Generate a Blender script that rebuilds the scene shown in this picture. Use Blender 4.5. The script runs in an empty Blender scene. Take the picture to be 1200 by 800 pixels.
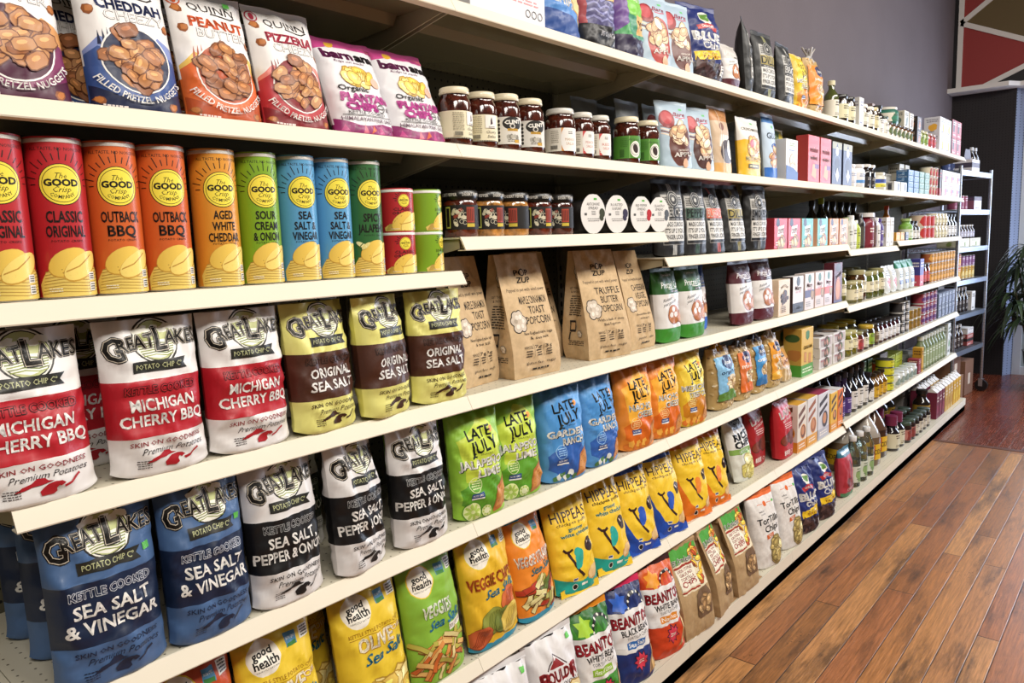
import bpy, bmesh, math, random
import numpy as np
from mathutils import Vector, Matrix
from mathutils.geometry import tessellate_polygon

SC = bpy.context.scene
COL = SC.collection
PI = math.pi

# ---------------------------------------------------------------- camera
def cam_axes(yaw, pitch, roll):
    f = Vector((math.cos(pitch) * math.cos(yaw), math.cos(pitch) * math.sin(yaw), math.sin(pitch)))
    r = f.cross(Vector((0, 0, 1))).normalized()
    u = r.cross(f)
    c, s = math.cos(roll), math.sin(roll)
    return f, c * r + s * u, -s * r + c * u
cd = bpy.data.cameras.new('camera')
cd.sensor_width = 36.0
cd.lens = 36.0 * 866.69 / 1200.0
cd.clip_start = 0.02
cam = bpy.data.objects.new('camera', cd)
COL.objects.link(cam)
cf, cr, cu_ = cam_axes(0.72304, -0.13213, -0.034986)
cam.matrix_world = Matrix(((cr.x, cu_.x, -cf.x, -1.19443), (cr.y, cu_.y, -cf.y, -1.19843), (cr.z, cu_.z, -cf.z, 1.43985), (0, 0, 0, 1)))
SC.camera = cam

# ---------------------------------------------------------------- view, world, lamps
vs_ = SC.view_settings
vs_.view_transform = 'Standard'
vs_.look = 'None'
vs_.exposure = 0.0
vs_.gamma = 1.0
vs_.use_curve_mapping = False
wd = bpy.data.worlds.new('shop_ambience')
SC.world = wd
wd.use_nodes = True
wbg = wd.node_tree.nodes['Background']
wbg.inputs[0].default_value = (1.0, 0.93, 0.85, 1)
wbg.inputs[1].default_value = 0.085

def area(name, loc, target, sx, sy, power, col):
    l = bpy.data.lights.new(name, 'AREA')
    l.shape = 'RECTANGLE'
    l.size, l.size_y, l.energy, l.color = sx, sy, power, col
    o = bpy.data.objects.new(name, l)
    COL.objects.link(o)
    o.location = loc
    d = Vector(target) - Vector(loc)
    o.rotation_euler = d.to_track_quat('-Z', 'Y').to_euler()
    return o
WARM = (1.0, 0.94, 0.855)
for k, (lx, lp) in enumerate(((-1.8, 64), (0.2, 67), (2.1, 69), (3.9, 60))):
    area('ceiling_lamp', (lx, -2.4, 3.5), (lx, -0.2, 0.9), 1.5, 0.7, lp, WARM)
area('window_daylight', (7.0, -1.9, 1.7), (3.4, -0.6, 0.7), 1.8, 2.4, 130, (0.70, 0.80, 1.0))

# ---------------------------------------------------------------- colour and materials
def lin(c):
    if isinstance(c, str):
        c = tuple(int(c[i:i + 2], 16) for i in (0, 2, 4))
    return tuple((x / 255 / 12.92) if x <= 10.31 else ((x / 255 + 0.055) / 1.055) ** 2.4 for x in c) + (1.0,)

MATS = {}
def mat(name, rough=0.5, coat=0.0, bump=0.0, scale=60.0, metal=0.0, trans=0.0, spec=0.5, ior=1.45, attr=True, col=None, mottle=0.0, mscale=40.0, stretch=None, alpha=1.0, voro=False):
    if name in MATS:
        return MATS[name]
    m = bpy.data.materials.new(name)
    m.use_nodes = True
    nt = m.node_tree
    b = nt.nodes['Principled BSDF']
    b.inputs['Roughness'].default_value = rough
    b.inputs['Metallic'].default_value = metal
    b.inputs['Specular IOR Level'].default_value = spec
    b.inputs['IOR'].default_value = ior
    b.inputs['Coat Weight'].default_value = coat
    b.inputs['Coat Roughness'].default_value = 0.12
    b.inputs['Transmission Weight'].default_value = trans
    b.inputs['Alpha'].default_value = alpha
    tc = nt.nodes.new('ShaderNodeTexCoord')
    src = None
    if attr:
        at = nt.nodes.new('ShaderNodeVertexColor')
        at.layer_name = 'Col'
        src = at.outputs['Color']
    else:
        rgb = nt.nodes.new('ShaderNodeRGB')
        rgb.outputs[0].default_value = lin(col)
        src = rgb.outputs[0]
    if mottle > 0:
        n = nt.nodes.new('ShaderNodeTexNoise')
        n.inputs['Scale'].default_value = mscale
        n.inputs['Detail'].default_value = 4
        nt.links.new(tc.outputs['Object'], n.inputs['Vector'])
        mr = nt.nodes.new('ShaderNodeMapRange')
        mr.inputs['From Min'].default_value = 0.3
        mr.inputs['From Max'].default_value = 0.7
        mr.inputs['To Min'].default_value = 1 - mottle
        mr.inputs['To Max'].default_value = 1 + mottle
        nt.links.new(n.outputs['Fac'], mr.inputs['Value'])
        mx = nt.nodes.new('ShaderNodeMix')
        mx.data_type = 'RGBA'
        mx.blend_type = 'MULTIPLY'
        mx.inputs['Factor'].default_value = 1.0
        nt.links.new(src, mx.inputs['A'])
        nt.links.new(mr.outputs['Result'], mx.inputs['B'])
        src = mx.outputs['Result']
    nt.links.new(src, b.inputs['Base Color'])
    if bump > 0:
        mp = nt.nodes.new('ShaderNodeMapping')
        if stretch:
            mp.inputs['Scale'].default_value = stretch
        nt.links.new(tc.outputs['Object'], mp.inputs['Vector'])
        if voro:
            n = nt.nodes.new('ShaderNodeTexVoronoi')
            n.inputs['Scale'].default_value = scale
            out = n.outputs['Distance']
        else:
            n = nt.nodes.new('ShaderNodeTexNoise')
            n.inputs['Scale'].default_value = scale
            n.inputs['Detail'].default_value = 3
            out = n.outputs['Fac']
        nt.links.new(mp.outputs['Vector'], n.inputs['Vector'])
        bp = nt.nodes.new('ShaderNodeBump')
        bp.inputs['Strength'].default_value = bump
        bp.inputs['Distance'].default_value = 0.01
        nt.links.new(out, bp.inputs['Height'])
        nt.links.new(bp.outputs['Normal'], b.inputs['Normal'])
    MATS[name] = m
    return m

M_FILM = mat('printed_film', rough=0.45, coat=0.08, bump=0.22, scale=17, voro=True)
M_MATTE = mat('matte_film', rough=0.5, coat=0.06, bump=0.14, scale=30, voro=True)
M_PAPER = mat('kraft_paper', rough=0.85, bump=0.12, scale=45, mottle=0.08, mscale=90)
M_CARD = mat('printed_card', rough=0.5, coat=0.05)
M_CAN = mat('printed_can', rough=0.42, coat=0.15)
M_LABEL = mat('paper_label', rough=0.6)
M_PLASTIC = mat('moulded_plastic', rough=0.35, coat=0.1)
M_LID = mat('painted_lid', rough=0.35, coat=0.2)
M_JAM = mat('jar_filling', rough=0.08, coat=0.8, mottle=0.75, mscale=70)
M_GLASS = mat('clear_glass', rough=0.03, trans=0.95, ior=1.3)
M_LIQ = mat('bottle_glass', rough=0.06, coat=1.0, mottle=0.15, mscale=10)
M_METAL = mat('zinc_wire', rough=0.3, metal=0.9)
M_FOOD = mat('loose_food', rough=0.7, bump=0.6, scale=60, mottle=0.5, mscale=110, voro=True)
M_CLEAR = mat('clear_film', rough=0.1, trans=0.92, ior=1.08, bump=0.4, scale=30, voro=True)
M_CREAM = mat('cream_enamel', spec=0.25, rough=0.6, coat=0.0, mottle=0.02, mscale=5)

# ---------------------------------------------------------------- mesh helpers
def mk(name, V, F, cols, m, N=None, parent=None, smooth=False):
    me = bpy.data.meshes.new(name)
    V = np.asarray([tuple(v) for v in V] if not isinstance(V, np.ndarray) else V, dtype=np.float32)
    tot = np.array([len(f) for f in F], dtype=np.int32)
    idx = np.fromiter((i for f in F for i in f), dtype=np.int32, count=int(tot.sum()))
    me.vertices.add(len(V))
    me.vertices.foreach_set('co', V.ravel())
    me.loops.add(len(idx))
    me.loops.foreach_set('vertex_index', idx)
    me.polygons.add(len(tot))
    me.polygons.foreach_set('loop_start', np.concatenate([[0], np.cumsum(tot)[:-1]]).astype(np.int32))
    me.polygons.foreach_set('use_smooth', np.full(len(tot), bool(N is not None or smooth)))
    me.update(calc_edges=True)
    a = me.color_attributes.new('Col', 'FLOAT_COLOR', 'CORNER')
    if isinstance(cols, tuple):
        arr = np.tile(np.array(cols, dtype=np.float32), (len(idx), 1))
    else:
        arr = np.repeat(np.array(cols, dtype=np.float32), tot, axis=0)
    a.data.foreach_set('color', arr.ravel())
    me.materials.append(m)
    if N is not None:
        na = me.attributes.new('custom_normal', 'FLOAT_VECTOR', 'POINT')
        na.data.foreach_set('vector', np.asarray(N, dtype=np.float32).ravel())
    o = bpy.data.objects.new(name, me)
    COL.objects.link(o)
    if parent is not None:
        o.parent = parent
    return o

def tag(o, label, cat, group=None):
    o['label'] = label
    o['category'] = cat
    if group:
        o['group'] = group
    return o

def thing(name, label=None, cat=None, group=None, loc=(0, 0, 0), rz=0.0):
    o = bpy.data.objects.new(name, None)
    o.empty_display_size = 0.05
    COL.objects.link(o)
    o.location = loc
    o.rotation_euler = (0, 0, rz)
    if label:
        tag(o, label, cat, group)
    return o

def dup(root, loc=None, rz=None, label=None):
    r = root.copy()
    COL.objects.link(r)
    if loc is not None:
        r.location = loc
    if rz is not None:
        r.rotation_euler = (0, 0, rz)
    if label:
        r['label'] = label
    for ch in list(root.children):
        c = ch.copy()
        COL.objects.link(c)
        c.parent = r
        for g in ch.children:
            d = g.copy()
            COL.objects.link(d)
            d.parent = c
    return r

class MB:
    """collects simple solids into one mesh"""
    def __init__(s):
        s.V, s.F, s.C = [], [], []
    def add(s, V, F, col):
        n = len(s.V)
        s.V += [tuple(v) for v in V]
        s.F += [tuple(i + n for i in f) for f in F]
        s.C += [lin(col)] * len(F)
    def box(s, x0, x1, y0, y1, z0, z1, col):
        V = [(x, y, z) for z in (z0, z1) for y in (y0, y1) for x in (x0, x1)]
        s.add(V, [(0, 2, 3, 1), (4, 5, 7, 6), (0, 1, 5, 4), (2, 6, 7, 3), (0, 4, 6, 2), (1, 3, 7, 5)], col)
    def prism(s, pts, axis, a, b, col):
        """extrude a 2D outline along an axis; axis x: pts are (y,z); axis y: pts are (x,z); axis z: pts are (x,y)"""
        def P(p, t):
            return {'x': (t, p[0], p[1]), 'y': (p[0], t, p[1]), 'z': (p[0], p[1], t)}[axis]
        n = len(pts)
        V = [P(p, a) for p in pts] + [P(p, b) for p in pts]
        F = [(i, (i + 1) % n, n + (i + 1) % n, n + i) for i in range(n)] + [tuple(range(n))[::-1], tuple(range(n, 2 * n))]
        s.add(V, F, col)
    def tube(s, pts, r, col, n=6, r2=None):
        pts = [Vector(p) for p in pts]
        rings = []
        for i, p in enumerate(pts):
            d = (pts[min(i + 1, len(pts) - 1)] - pts[max(i - 1, 0)]).normalized()
            a = d.cross(Vector((0, 0, 1)))
            if a.length < 1e-3:
                a = d.cross(Vector((1, 0, 0)))
            a.normalize()
            b = d.cross(a)
            rr = r if r2 is None else r + (r2 - r) * i / (len(pts) - 1)
            rings.append([p + (a * math.cos(2 * PI * k / n) + b * math.sin(2 * PI * k / n)) * rr for k in range(n)])
        V = [v for g in rings for v in g]
        F = []
        for i in range(len(pts) - 1):
            for k in range(n):
                F.append((i * n + k, i * n + (k + 1) % n, (i + 1) * n + (k + 1) % n, (i + 1) * n + k))
        F += [tuple(range(n))[::-1], tuple(range((len(pts) - 1) * n, len(pts) * n))]
        s.add(V, F, col)
    def lathe(s, prof, col, n=24, cx=0, cy=0):
        V, F = [], []
        for r, z in prof:
            for k in range(n):
                a = 2 * PI * k / n
                V.append((cx + r * math.sin(a), cy - r * math.cos(a), z))
        for i in range(len(prof) - 1):
            for k in range(n):
                F.append((i * n + k, i * n + (k + 1) % n, (i + 1) * n + (k + 1) % n, (i + 1) * n + k))
        s.add(V, F, col)
    def build(s, name, m, parent=None, smooth=False, bevel=0.0, fix=True):
        o = mk(name, s.V, s.F, s.C, m, None, parent, smooth)
        if fix or bevel:
            bm = bmesh.new()
            bm.from_mesh(o.data)
            bmesh.ops.recalc_face_normals(bm, faces=bm.faces)
            if bevel:
                bmesh.ops.bevel(bm, geom=[e for e in bm.edges if len(e.link_faces) == 2 and e.calc_face_angle(0) > 0.6], offset=bevel, segments=2, affect='EDGES', profile=0.5)
            bm.to_mesh(o.data)
            bm.free()
        if smooth:
            o.data.set_sharp_from_angle(angle=math.radians(42))
        return o

# ---------------------------------------------------------------- flat artwork (printed designs), mapped on to real surfaces
_TXT = {}
def text_tris(s, bold, shear, res=2):
    k = (s, bold, shear, res)
    if k in _TXT:
        return _TXT[k]
    cu = bpy.data.curves.new('lettering', 'FONT')
    cu.body = s
    cu.offset = bold
    cu.shear = shear
    cu.resolution_u = res
    ob = bpy.data.objects.new('lettering', cu)
    me = bpy.data.meshes.new_from_object(ob)
    me.calc_loop_triangles()
    v = np.array([p.co[:2] for p in me.vertices], dtype=float).reshape(-1, 2)
    t = np.array([q.vertices[:] for q in me.loop_triangles], dtype=int).reshape(-1, 3)
    bpy.data.objects.remove(ob)
    bpy.data.curves.remove(cu)
    bpy.data.meshes.remove(me)
    T = v[t] if len(t) else np.zeros((0, 3, 2))
    _TXT[k] = T
    return T

def cut(T, d):
    """T: triangles that a line crosses, d: signed distances of their corners; returns the pieces"""
    pos = d > 0
    lone = np.where(pos.sum(1) == 1, pos.argmax(1), (~pos).argmax(1))
    i = np.arange(len(T))
    a, b, c = T[i, lone], T[i, (lone + 1) % 3], T[i, (lone + 2) % 3]
    da, db, dc = d[i, lone], d[i, (lone + 1) % 3], d[i, (lone + 2) % 3]
    p = a + (b - a) * (da / (da - db))[:, None]
    q = a + (c - a) * (da / (da - dc))[:, None]
    return np.concatenate([np.stack([a, p, q], 1), np.stack([p, b, c], 1), np.stack([p, c, q], 1)])

def cut_to_grid(T, xs, ys, diag):
    """cut flat triangles along the lines of the surface's own grid, so that each piece lies on one facet"""
    ep = 1e-7
    for ax, ln in ((0, xs), (1, ys)):
        if ln is None:
            continue
        ln = np.append(np.asarray(ln, dtype=float), 1e9)
        done = []
        for _ in range(400):
            if not len(T):
                break
            lo, hi = T[..., ax].min(1), T[..., ax].max(1)
            nx = ln[np.minimum(np.searchsorted(ln, lo + ep, 'right'), len(ln) - 1)]
            m = nx < hi - ep
            done.append(T[~m])
            if not m.any():
                break
            A = T[m]
            T = cut(A, A[..., ax] - nx[m][:, None])
        T = np.concatenate(done) if done else T
    if diag:
        xs, ys = np.asarray(xs), np.asarray(ys)
        cen = T.mean(1)
        j = np.clip(np.searchsorted(xs, cen[:, 0], 'right') - 1, 0, len(xs) - 2)
        i = np.clip(np.searchsorted(ys, cen[:, 1], 'right') - 1, 0, len(ys) - 2)
        st = (T[..., 0] - xs[j][:, None]) / (xs[j + 1] - xs[j])[:, None] - (T[..., 1] - ys[i][:, None]) / (ys[i + 1] - ys[i])[:, None]
        m = (st.min(1) < -1e-5) & (st.max(1) > 1e-5)
        if m.any():
            T = np.concatenate([T[~m], cut(T[m], st[m])])
    e1, e2 = T[:, 1] - T[:, 0], T[:, 2] - T[:, 0]
    return T[np.abs(e1[:, 0] * e2[:, 1] - e1[:, 1] * e2[:, 0]) > 1e-11]

class Art:
    """x in -1..1 across, y in 0..1 up; sizes h in heights, w in widths"""
    def __init__(s, W, H, bg=None):
        s.W, s.H, s.ops = W, H, []
        if bg:
            s.R(-1, 0, 1, 1, bg)
    def _add(s, T, col):
        if len(T):
            s.ops.append((T, lin(col)))
    def poly(s, pts, col):
        p = [(x * s.W / 2, y * s.H) for x, y in pts]
        s.mpoly(p, col)
    def mpoly(s, p, col):
        tr = tessellate_polygon([[Vector((x, y, 0)) for x, y in p]])
        a = np.array(p, dtype=float)
        s._add(a[np.array(tr, dtype=int)], col)
    def R(s, x0, y0, x1, y1, col):
        s.poly([(x0, y0), (x1, y0), (x1, y1), (x0, y1)], col)
    def E(s, cx, cy, rx, ry, col, rot=0, n=20):
        """ellipse, radii as a share of the width"""
        c, q = math.cos(math.radians(rot)), math.sin(math.radians(rot))
        X, Y = cx * s.W / 2, cy * s.H
        p = []
        for k in range(n):
            a = 2 * PI * k / n
            x, y = rx * s.W * math.cos(a), ry * s.W * math.sin(a)
            p.append((X + x * c - y * q, Y + x * q + y * c))
        s.mpoly(p, col)
    def ring(s, cx, cy, r, t, col, n=28):
        X, Y = cx * s.W / 2, cy * s.H
        T = []
        for k in range(n):
            a, b = 2 * PI * k / n, 2 * PI * (k + 1) / n
            q = [(X + rr * s.W * math.cos(g), Y + rr * s.W * math.sin(g)) for rr, g in ((r, a), (r, b), (r - t, b), (r - t, a))]
            T += [[q[0], q[1], q[2]], [q[0], q[2], q[3]]]
        s._add(np.array(T), col)
    def line(s, pts, w, col):
        """polyline, w as a share of the width"""
        P = [Vector((x * s.W / 2, y * s.H)) for x, y in pts]
        w = w * s.W / 2
        L, Rr = [], []
        for i, p in enumerate(P):
            d = (P[min(i + 1, len(P) - 1)] - P[max(i - 1, 0)]).normalized()
            n = Vector((-d.y, d.x)) * w
            L.append(p + n)
            Rr.append(p - n)
        T = []
        for i in range(len(P) - 1):
            T += [[L[i], L[i + 1], Rr[i + 1]], [L[i], Rr[i + 1], Rr[i]]]
        s._add(np.array([[tuple(v) for v in t] for t in T]), col)
    def blob(s, cx, cy, r, col, seed=0, n=14, j=0.35, ry=None, rot=0, sq=0):
        rg = random.Random(seed)
        X, Y = cx * s.W / 2, cy * s.H
        ry = r if ry is None else ry
        c, q = math.cos(math.radians(rot)), math.sin(math.radians(rot))
        p = []
        for k in range(n):
            a = 2 * PI * k / n
            f = 1 + rg.uniform(-j, j)
            if sq:
                f *= (abs(math.cos(a)) ** 5 + abs(math.sin(a)) ** 5) ** -0.2
            x, y = r * s.W * f * math.cos(a), ry * s.W * f * math.sin(a)
            p.append((X + x * c - y * q, Y + x * q + y * c))
        s.mpoly(p, col)
    def star(s, cx, cy, r, r2, n, col):
        X, Y = cx * s.W / 2, cy * s.H
        s.mpoly([(X + (r if k % 2 else r2) * s.W * math.cos(PI * k / n), Y + (r if k % 2 else r2) * s.W * math.sin(PI * k / n)) for k in range(2 * n)], col)
    def T(s, txt, x, y, h, col, w=None, b=0.0, sh=0.0, rot=0.0, arc=0.0, ol=None, olw=0.05, stretch=1.0):
        """lettering: centre x,y; cap height h (share of H); w = total width (share of W); arc = radius (share of W, + bows up)"""
        if ol:
            s.T(txt, x, y, h, ol, w, b + olw, sh, rot, arc, None, 0, stretch)
        wt = b
        b = max(-0.012, min(b, 0.008))
        small = h * s.H < 0.0085
        res = 1 if small else 2
        Q = text_tris(txt, b, sh, res)
        if not len(Q):
            return
        base = text_tris(txt, 0.0, sh, res)
        if not len(base):
            base = Q
        lo, hi = base.reshape(-1, 2).min(0), base.reshape(-1, 2).max(0)
        k = h * s.H / 0.69
        kx = k * stretch if w is None else w * s.W / max(1e-6, hi[0] - lo[0])
        if wt > 0.012 and not (small and wt < 0.03):
            d = wt - 0.006
            n = 4 if wt < 0.05 else 6
            Q = np.concatenate([Q] + [Q + np.array([d * math.cos(2 * PI * (i + 0.5) / n), d * math.sin(2 * PI * (i + 0.5) / n)]) for i in range(n)])
        P = Q.copy()
        P[..., 0] = (P[..., 0] - (lo[0] + hi[0]) / 2) * kx
        P[..., 1] = (P[..., 1] - 0.345) * k
        if arc:
            Rr = arc * s.W
            a = P[..., 0] / Rr
            rad = Rr + P[..., 1]
            P = np.stack([rad * np.sin(a), rad * np.cos(a) - Rr], -1)
        if rot:
            c, q = math.cos(math.radians(rot)), math.sin(math.radians(rot))
            P = np.stack([P[..., 0] * c - P[..., 1] * q, P[..., 0] * q + P[..., 1] * c], -1)
        P[..., 0] += x * s.W / 2
        P[..., 1] += y * s.H
        s._add(P, col)
    def lines(s, x0, x1, y0, y1, n, col, seed=0, fill=0.5):
        """small print: rows of short word bars"""
        rg = random.Random(seed)
        dy = (y1 - y0) / n
        for i in range(n):
            x = x0 + rg.uniform(0, 0.08) * (x1 - x0)
            yy = y1 - (i + 0.5) * dy
            while x < x1 - 0.04 * (x1 - x0):
                l = min(rg.uniform(0.08, 0.25) * (x1 - x0), x1 - x)
                s.R(x, yy - dy * fill / 2, x + l, yy + dy * fill / 2, col)
                x += l + 0.04 * (x1 - x0)
    def pile(s, cx, cy, rx, ry, n, cols, size, seed=0, asp=0.5, edge='5a2c12', j=0.12, sq=0, nn=10):
        """printed picture of a heap of snacks: cx,cy centre, rx (share of half width), ry (share of height)"""
        rg = random.Random(seed)
        for i in range(n):
            a, q = rg.uniform(0, 2 * PI), math.sqrt(rg.uniform(0, 1))
            x, y = cx + rx * q * math.cos(a), cy + ry * q * math.sin(a)
            r = size * rg.uniform(0.75, 1.2)
            rot = rg.uniform(-60, 60)
            sd = rg.random()
            c = rg.choice(cols)
            s.blob(x, y, r * 1.1, edge, sd, nn, j, r * asp * 1.18, rot, sq)
            s.blob(x, y, r, c, sd, nn, j, r * asp, rot, sq)
            c2 = tuple(min(255, int(int(c[k:k + 2], 16) * 1.22 + 14)) for k in (0, 2, 4))
            s.blob(x - 0.15 * r, y + 0.1 * r, r * 0.5, c2, sd + 1, 8, j, r * asp * 0.35, rot)
    def mesh(s, fmap, L=0, base=0.00015, step=0.00003):
        Vs, Ns, Cs, n = [], [], [], 0
        for k, (T, c) in enumerate(s.ops):
            T = cut_to_grid(T, [-s.W / 2, s.W / 2], [0.0, s.H], False)
            if len(T):
                cn = T.mean(1)
                T = T[(np.abs(cn[:, 0]) < s.W / 2 + 1e-6) & (cn[:, 1] > -1e-6) & (cn[:, 1] < s.H + 1e-6)]
            g = getattr(fmap, 'cuts', None)
            if g:
                T = cut_to_grid(T, *g)
            if not len(T):
                continue
            P = T.reshape(-1, 2)
            pos, nr = fmap(P)
            Vs.append(pos + nr * (base + step * k))
            Ns.append(nr)
            Cs += [c] * len(T)
            n += len(T)
        if not n:
            return np.zeros((0, 3)), [], [], np.zeros((0, 3))
        F = np.arange(3 * n).reshape(-1, 3)
        V, N = np.concatenate(Vs), np.concatenate(Ns)
        A = V[F]
        fl = np.einsum('ij,ij->i', np.cross(A[:, 1] - A[:, 0], A[:, 2] - A[:, 0]), N[F[:, 0]]) < 0
        F[fl] = F[fl][:, ::-1]
        return V, F.tolist(), Cs, N

def join(parts):
    """parts: (V,F,C,N) tuples"""
    V = np.concatenate([np.asarray(p[0], dtype=float).reshape(-1, 3) for p in parts])
    N = np.concatenate([np.asarray(p[3], dtype=float).reshape(-1, 3) for p in parts])
    F, C, n = [], [], 0
    for p in parts:
        F += [[i + n for i in f] for f in p[1]]
        C += list(p[2])
        n += len(p[0])
    return V, F, C, N

# ---------------------------------------------------------------- grids
def grid_normals(P):
    du = np.gradient(P, axis=1)
    dv = np.gradient(P, axis=0)
    n = np.cross(du, dv)
    return n / np.maximum(np.linalg.norm(n, axis=2, keepdims=True), 1e-9)

def grid_faces(nr, nc, off=0, flip=False):
    F = []
    for i in range(nr - 1):
        for j in range(nc - 1):
            a, b, c, d = off + i * nc + j, off + i * nc + j + 1, off + (i + 1) * nc + j + 1, off + (i + 1) * nc + j
            if flip:
                F += [(a, c, b), (a, d, c)]
            else:
                F += [(a, b, c), (a, c, d)]
    return F

def grid_map(P, N, us, vs, W, H):
    """maps flat artwork on to a grid surface; us in -1..1, vs in 0..1"""
    nr, nc = len(vs), len(us)
    def f(Q):
        u = np.clip(Q[:, 0] / (W / 2), -0.985, 0.985)
        v = np.clip(Q[:, 1] / H, vs[0] + 1e-4, vs[-1] - 1e-4)
        gu = np.interp(u, us, np.arange(nc))
        gv = np.interp(v, vs, np.arange(nr))
        j = np.clip(gu.astype(int), 0, nc - 2)
        i = np.clip(gv.astype(int), 0, nr - 2)
        s, t = (gu - j)[:, None], (gv - i)[:, None]
        out = []
        for G in (P, N):
            a, b, c, d = G[i, j], G[i, j + 1], G[i + 1, j + 1], G[i + 1, j]
            out.append(np.where(s >= t, a + (b - a) * s + (c - b) * t, a + (c - d) * s + (d - a) * t))
        n = out[1] / np.maximum(np.linalg.norm(out[1], axis=1, keepdims=True), 1e-9)
        return out[0], n
    f.cuts = (np.asarray(us) * W / 2, np.asarray(vs) * H, True)
    return f

def crinkle(X, Z, seed, amp):
    rg = np.random.RandomState(seed)
    o = np.zeros_like(X)
    for k in range(6):
        a = rg.uniform(0, PI)
        f = rg.uniform(5, 11) * (1 + 0.45 * k)
        s = np.sin(2 * PI * f * (X * math.cos(a) + Z * math.sin(a)) + rg.uniform(0, 6.3) + 0.8 * np.sin(2 * PI * 7 * (X * math.sin(a) - Z * math.cos(a))))
        o += amp * (np.abs(s) - 0.6) / (1 + 0.5 * k)
    return o

# ---------------------------------------------------------------- product shapes
def pouch(name, W, H, D, art=None, bands=((0, 1, 'ffffff'),), seed=1, b0=0.62, e=2.6, vt=0.93, lean=6.0, crease=1.0, m=None, fine=1.0, pinch=0.05, seal=True, sealcol=None, full=0.58, ear=0.03, topw=1.0, botseal=None, roll=0.0, flare=0.015):
    """film bag: a front and a back film joined at the side seams, fuller low down, drawn in to a flat seal at the top"""
    m = m or M_FILM
    nu, nv = int(24 * fine), int(30 * fine)
    l = np.linspace(-1, 1, nu + 1)
    us = np.sign(l) * (1 - (1 - np.abs(l)) ** 1.35)
    eds = [b for q in bands for b in (q[0], q[1]) if 0 < b < vt]
    vs = np.unique(np.round(np.concatenate([np.linspace(0, vt, nv + 1), [0.012, 0.03], eds]), 5))
    keep = [0]
    for i in range(1, len(vs)):
        if vs[i] - vs[keep[-1]] > 0.004:
            keep.append(i)
        elif any(abs(vs[i] - b) < 1e-6 for b in eds):
            keep[-1] = i
    vs = vs[keep]
    U, V = np.meshgrid(us, vs)
    lowp = b0 + (1 - b0) * np.sin(np.clip(V / 0.3, 0, 1) * PI / 2)
    tt = np.clip((V - full) / (1.0 - full if not seal else vt + 0.012 - full), 0, 1)
    topp = np.cos(tt * PI / 2) ** 0.6 if seal else 1 - 0.72 * tt ** 1.6
    foot = np.sqrt(np.clip(V / 0.03, 0, 1)) * 0.14 + 0.86
    prof = lowp * topp * foot
    edge = np.clip(1 - np.abs(U) ** e, 0, 1) ** 0.58
    t = D / 2 * prof * edge
    wid = (1 - pinch * prof + ear * np.clip((V - 0.8) / 0.2, 0, 1)) * (1 + (topw - 1) * V) * (1 + flare * np.clip(1 - V / 0.13, 0, 1) ** 1.5)
    X = U * W / 2 * wid
    Z = V * H + 0.010 * np.abs(U) ** 4 * np.clip(1 - V / 0.08, 0, 1)
    mask = np.sqrt(edge) * np.clip(V / 0.05, 0.1, 1)
    tp = np.clip((V - 0.62) / 0.3, 0, 1)
    rg = np.random.RandomState(seed + 77)
    pl = np.zeros_like(X)
    for k in range(3):
        pl += np.sin(X * rg.uniform(60, 190) + rg.uniform(0, 6.3)) * 0.0016
    sl = math.tan(math.radians(lean))
    Yb = Z * sl + roll * np.clip((V - 0.55) / 0.45, 0, 1) ** 2
    # creases running in from the side seams and the bottom corners
    cr = np.zeros_like(X)
    for k in range(12):
        sd = rg.choice([-1, 1]); cz = rg.uniform(0.03, vt) * H; ang = rg.uniform(-0.9, 0.9); ln = rg.uniform(0.25, 0.7) * W / 2
        dx = W / 2 - sd * X
        dz = (Z - cz) - dx * math.tan(ang)
        cr += rg.choice([-1, 1]) * 0.0055 * np.exp(-(dz / 0.009) ** 2) * np.clip(1 - dx / ln, 0, 1)
    am = crease * D / 0.09
    Yf = -t + mask * (crinkle(X, Z, seed, 0.0046 * am) + pl * tp * am + cr * am) + Yb
    Yr = t + mask * crinkle(X, Z, seed + 5, 0.004 * am) + Yb
    Pf, Pr = np.stack([X, Yf, Z], -1), np.stack([X, Yr, Z], -1)
    nr, nc = U.shape
    Nf = grid_normals(Pf)
    Nr = -grid_normals(Pr)
    def bc(v):
        for q in bands:
            if q[0] <= v <= q[1]:
                return lin(q[2])
        return lin(bands[-1][2])
    rowc = [bc((vs[i] + vs[i + 1]) / 2) for i in range(nr - 1)]
    cols = [c for c in rowc for _ in range(2 * (nc - 1))]
    V0 = Pf.reshape(-1, 3)
    parts = [(V0, grid_faces(nr, nc), cols, Nf.reshape(-1, 3)), (Pr.reshape(-1, 3), grid_faces(nr, nc, 0, True), cols, Nr.reshape(-1, 3))]
    capV = np.concatenate([Pf[0], Pr[0]])
    capF = [(j, nc + j, nc + j + 1, j + 1) for j in range(nc - 1)]
    parts.append((capV, capF, [rowc[0]] * len(capF), np.tile([[0, 0, -1.0]], (2 * nc, 1))))
    if not seal:
        capV = np.concatenate([Pf[-1], Pr[-1]])
        parts.append((capV, [(j, j + 1, nc + j + 1, nc + j) for j in range(nc - 1)], [rowc[-1]] * (nc - 1), np.tile([[0, 0, 1.0]], (2 * nc, 1))))
    if art is not None:
        parts.append(art.mesh(grid_map(Pf, Nf, us, vs, W, H), 0.0085 / fine))
    Vv, F, C, N = join(parts)
    root = thing(name)
    mk('pouch', Vv, F, C, m, N, root)
    sc = lin(sealcol) if sealcol else rowc[-1]
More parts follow.
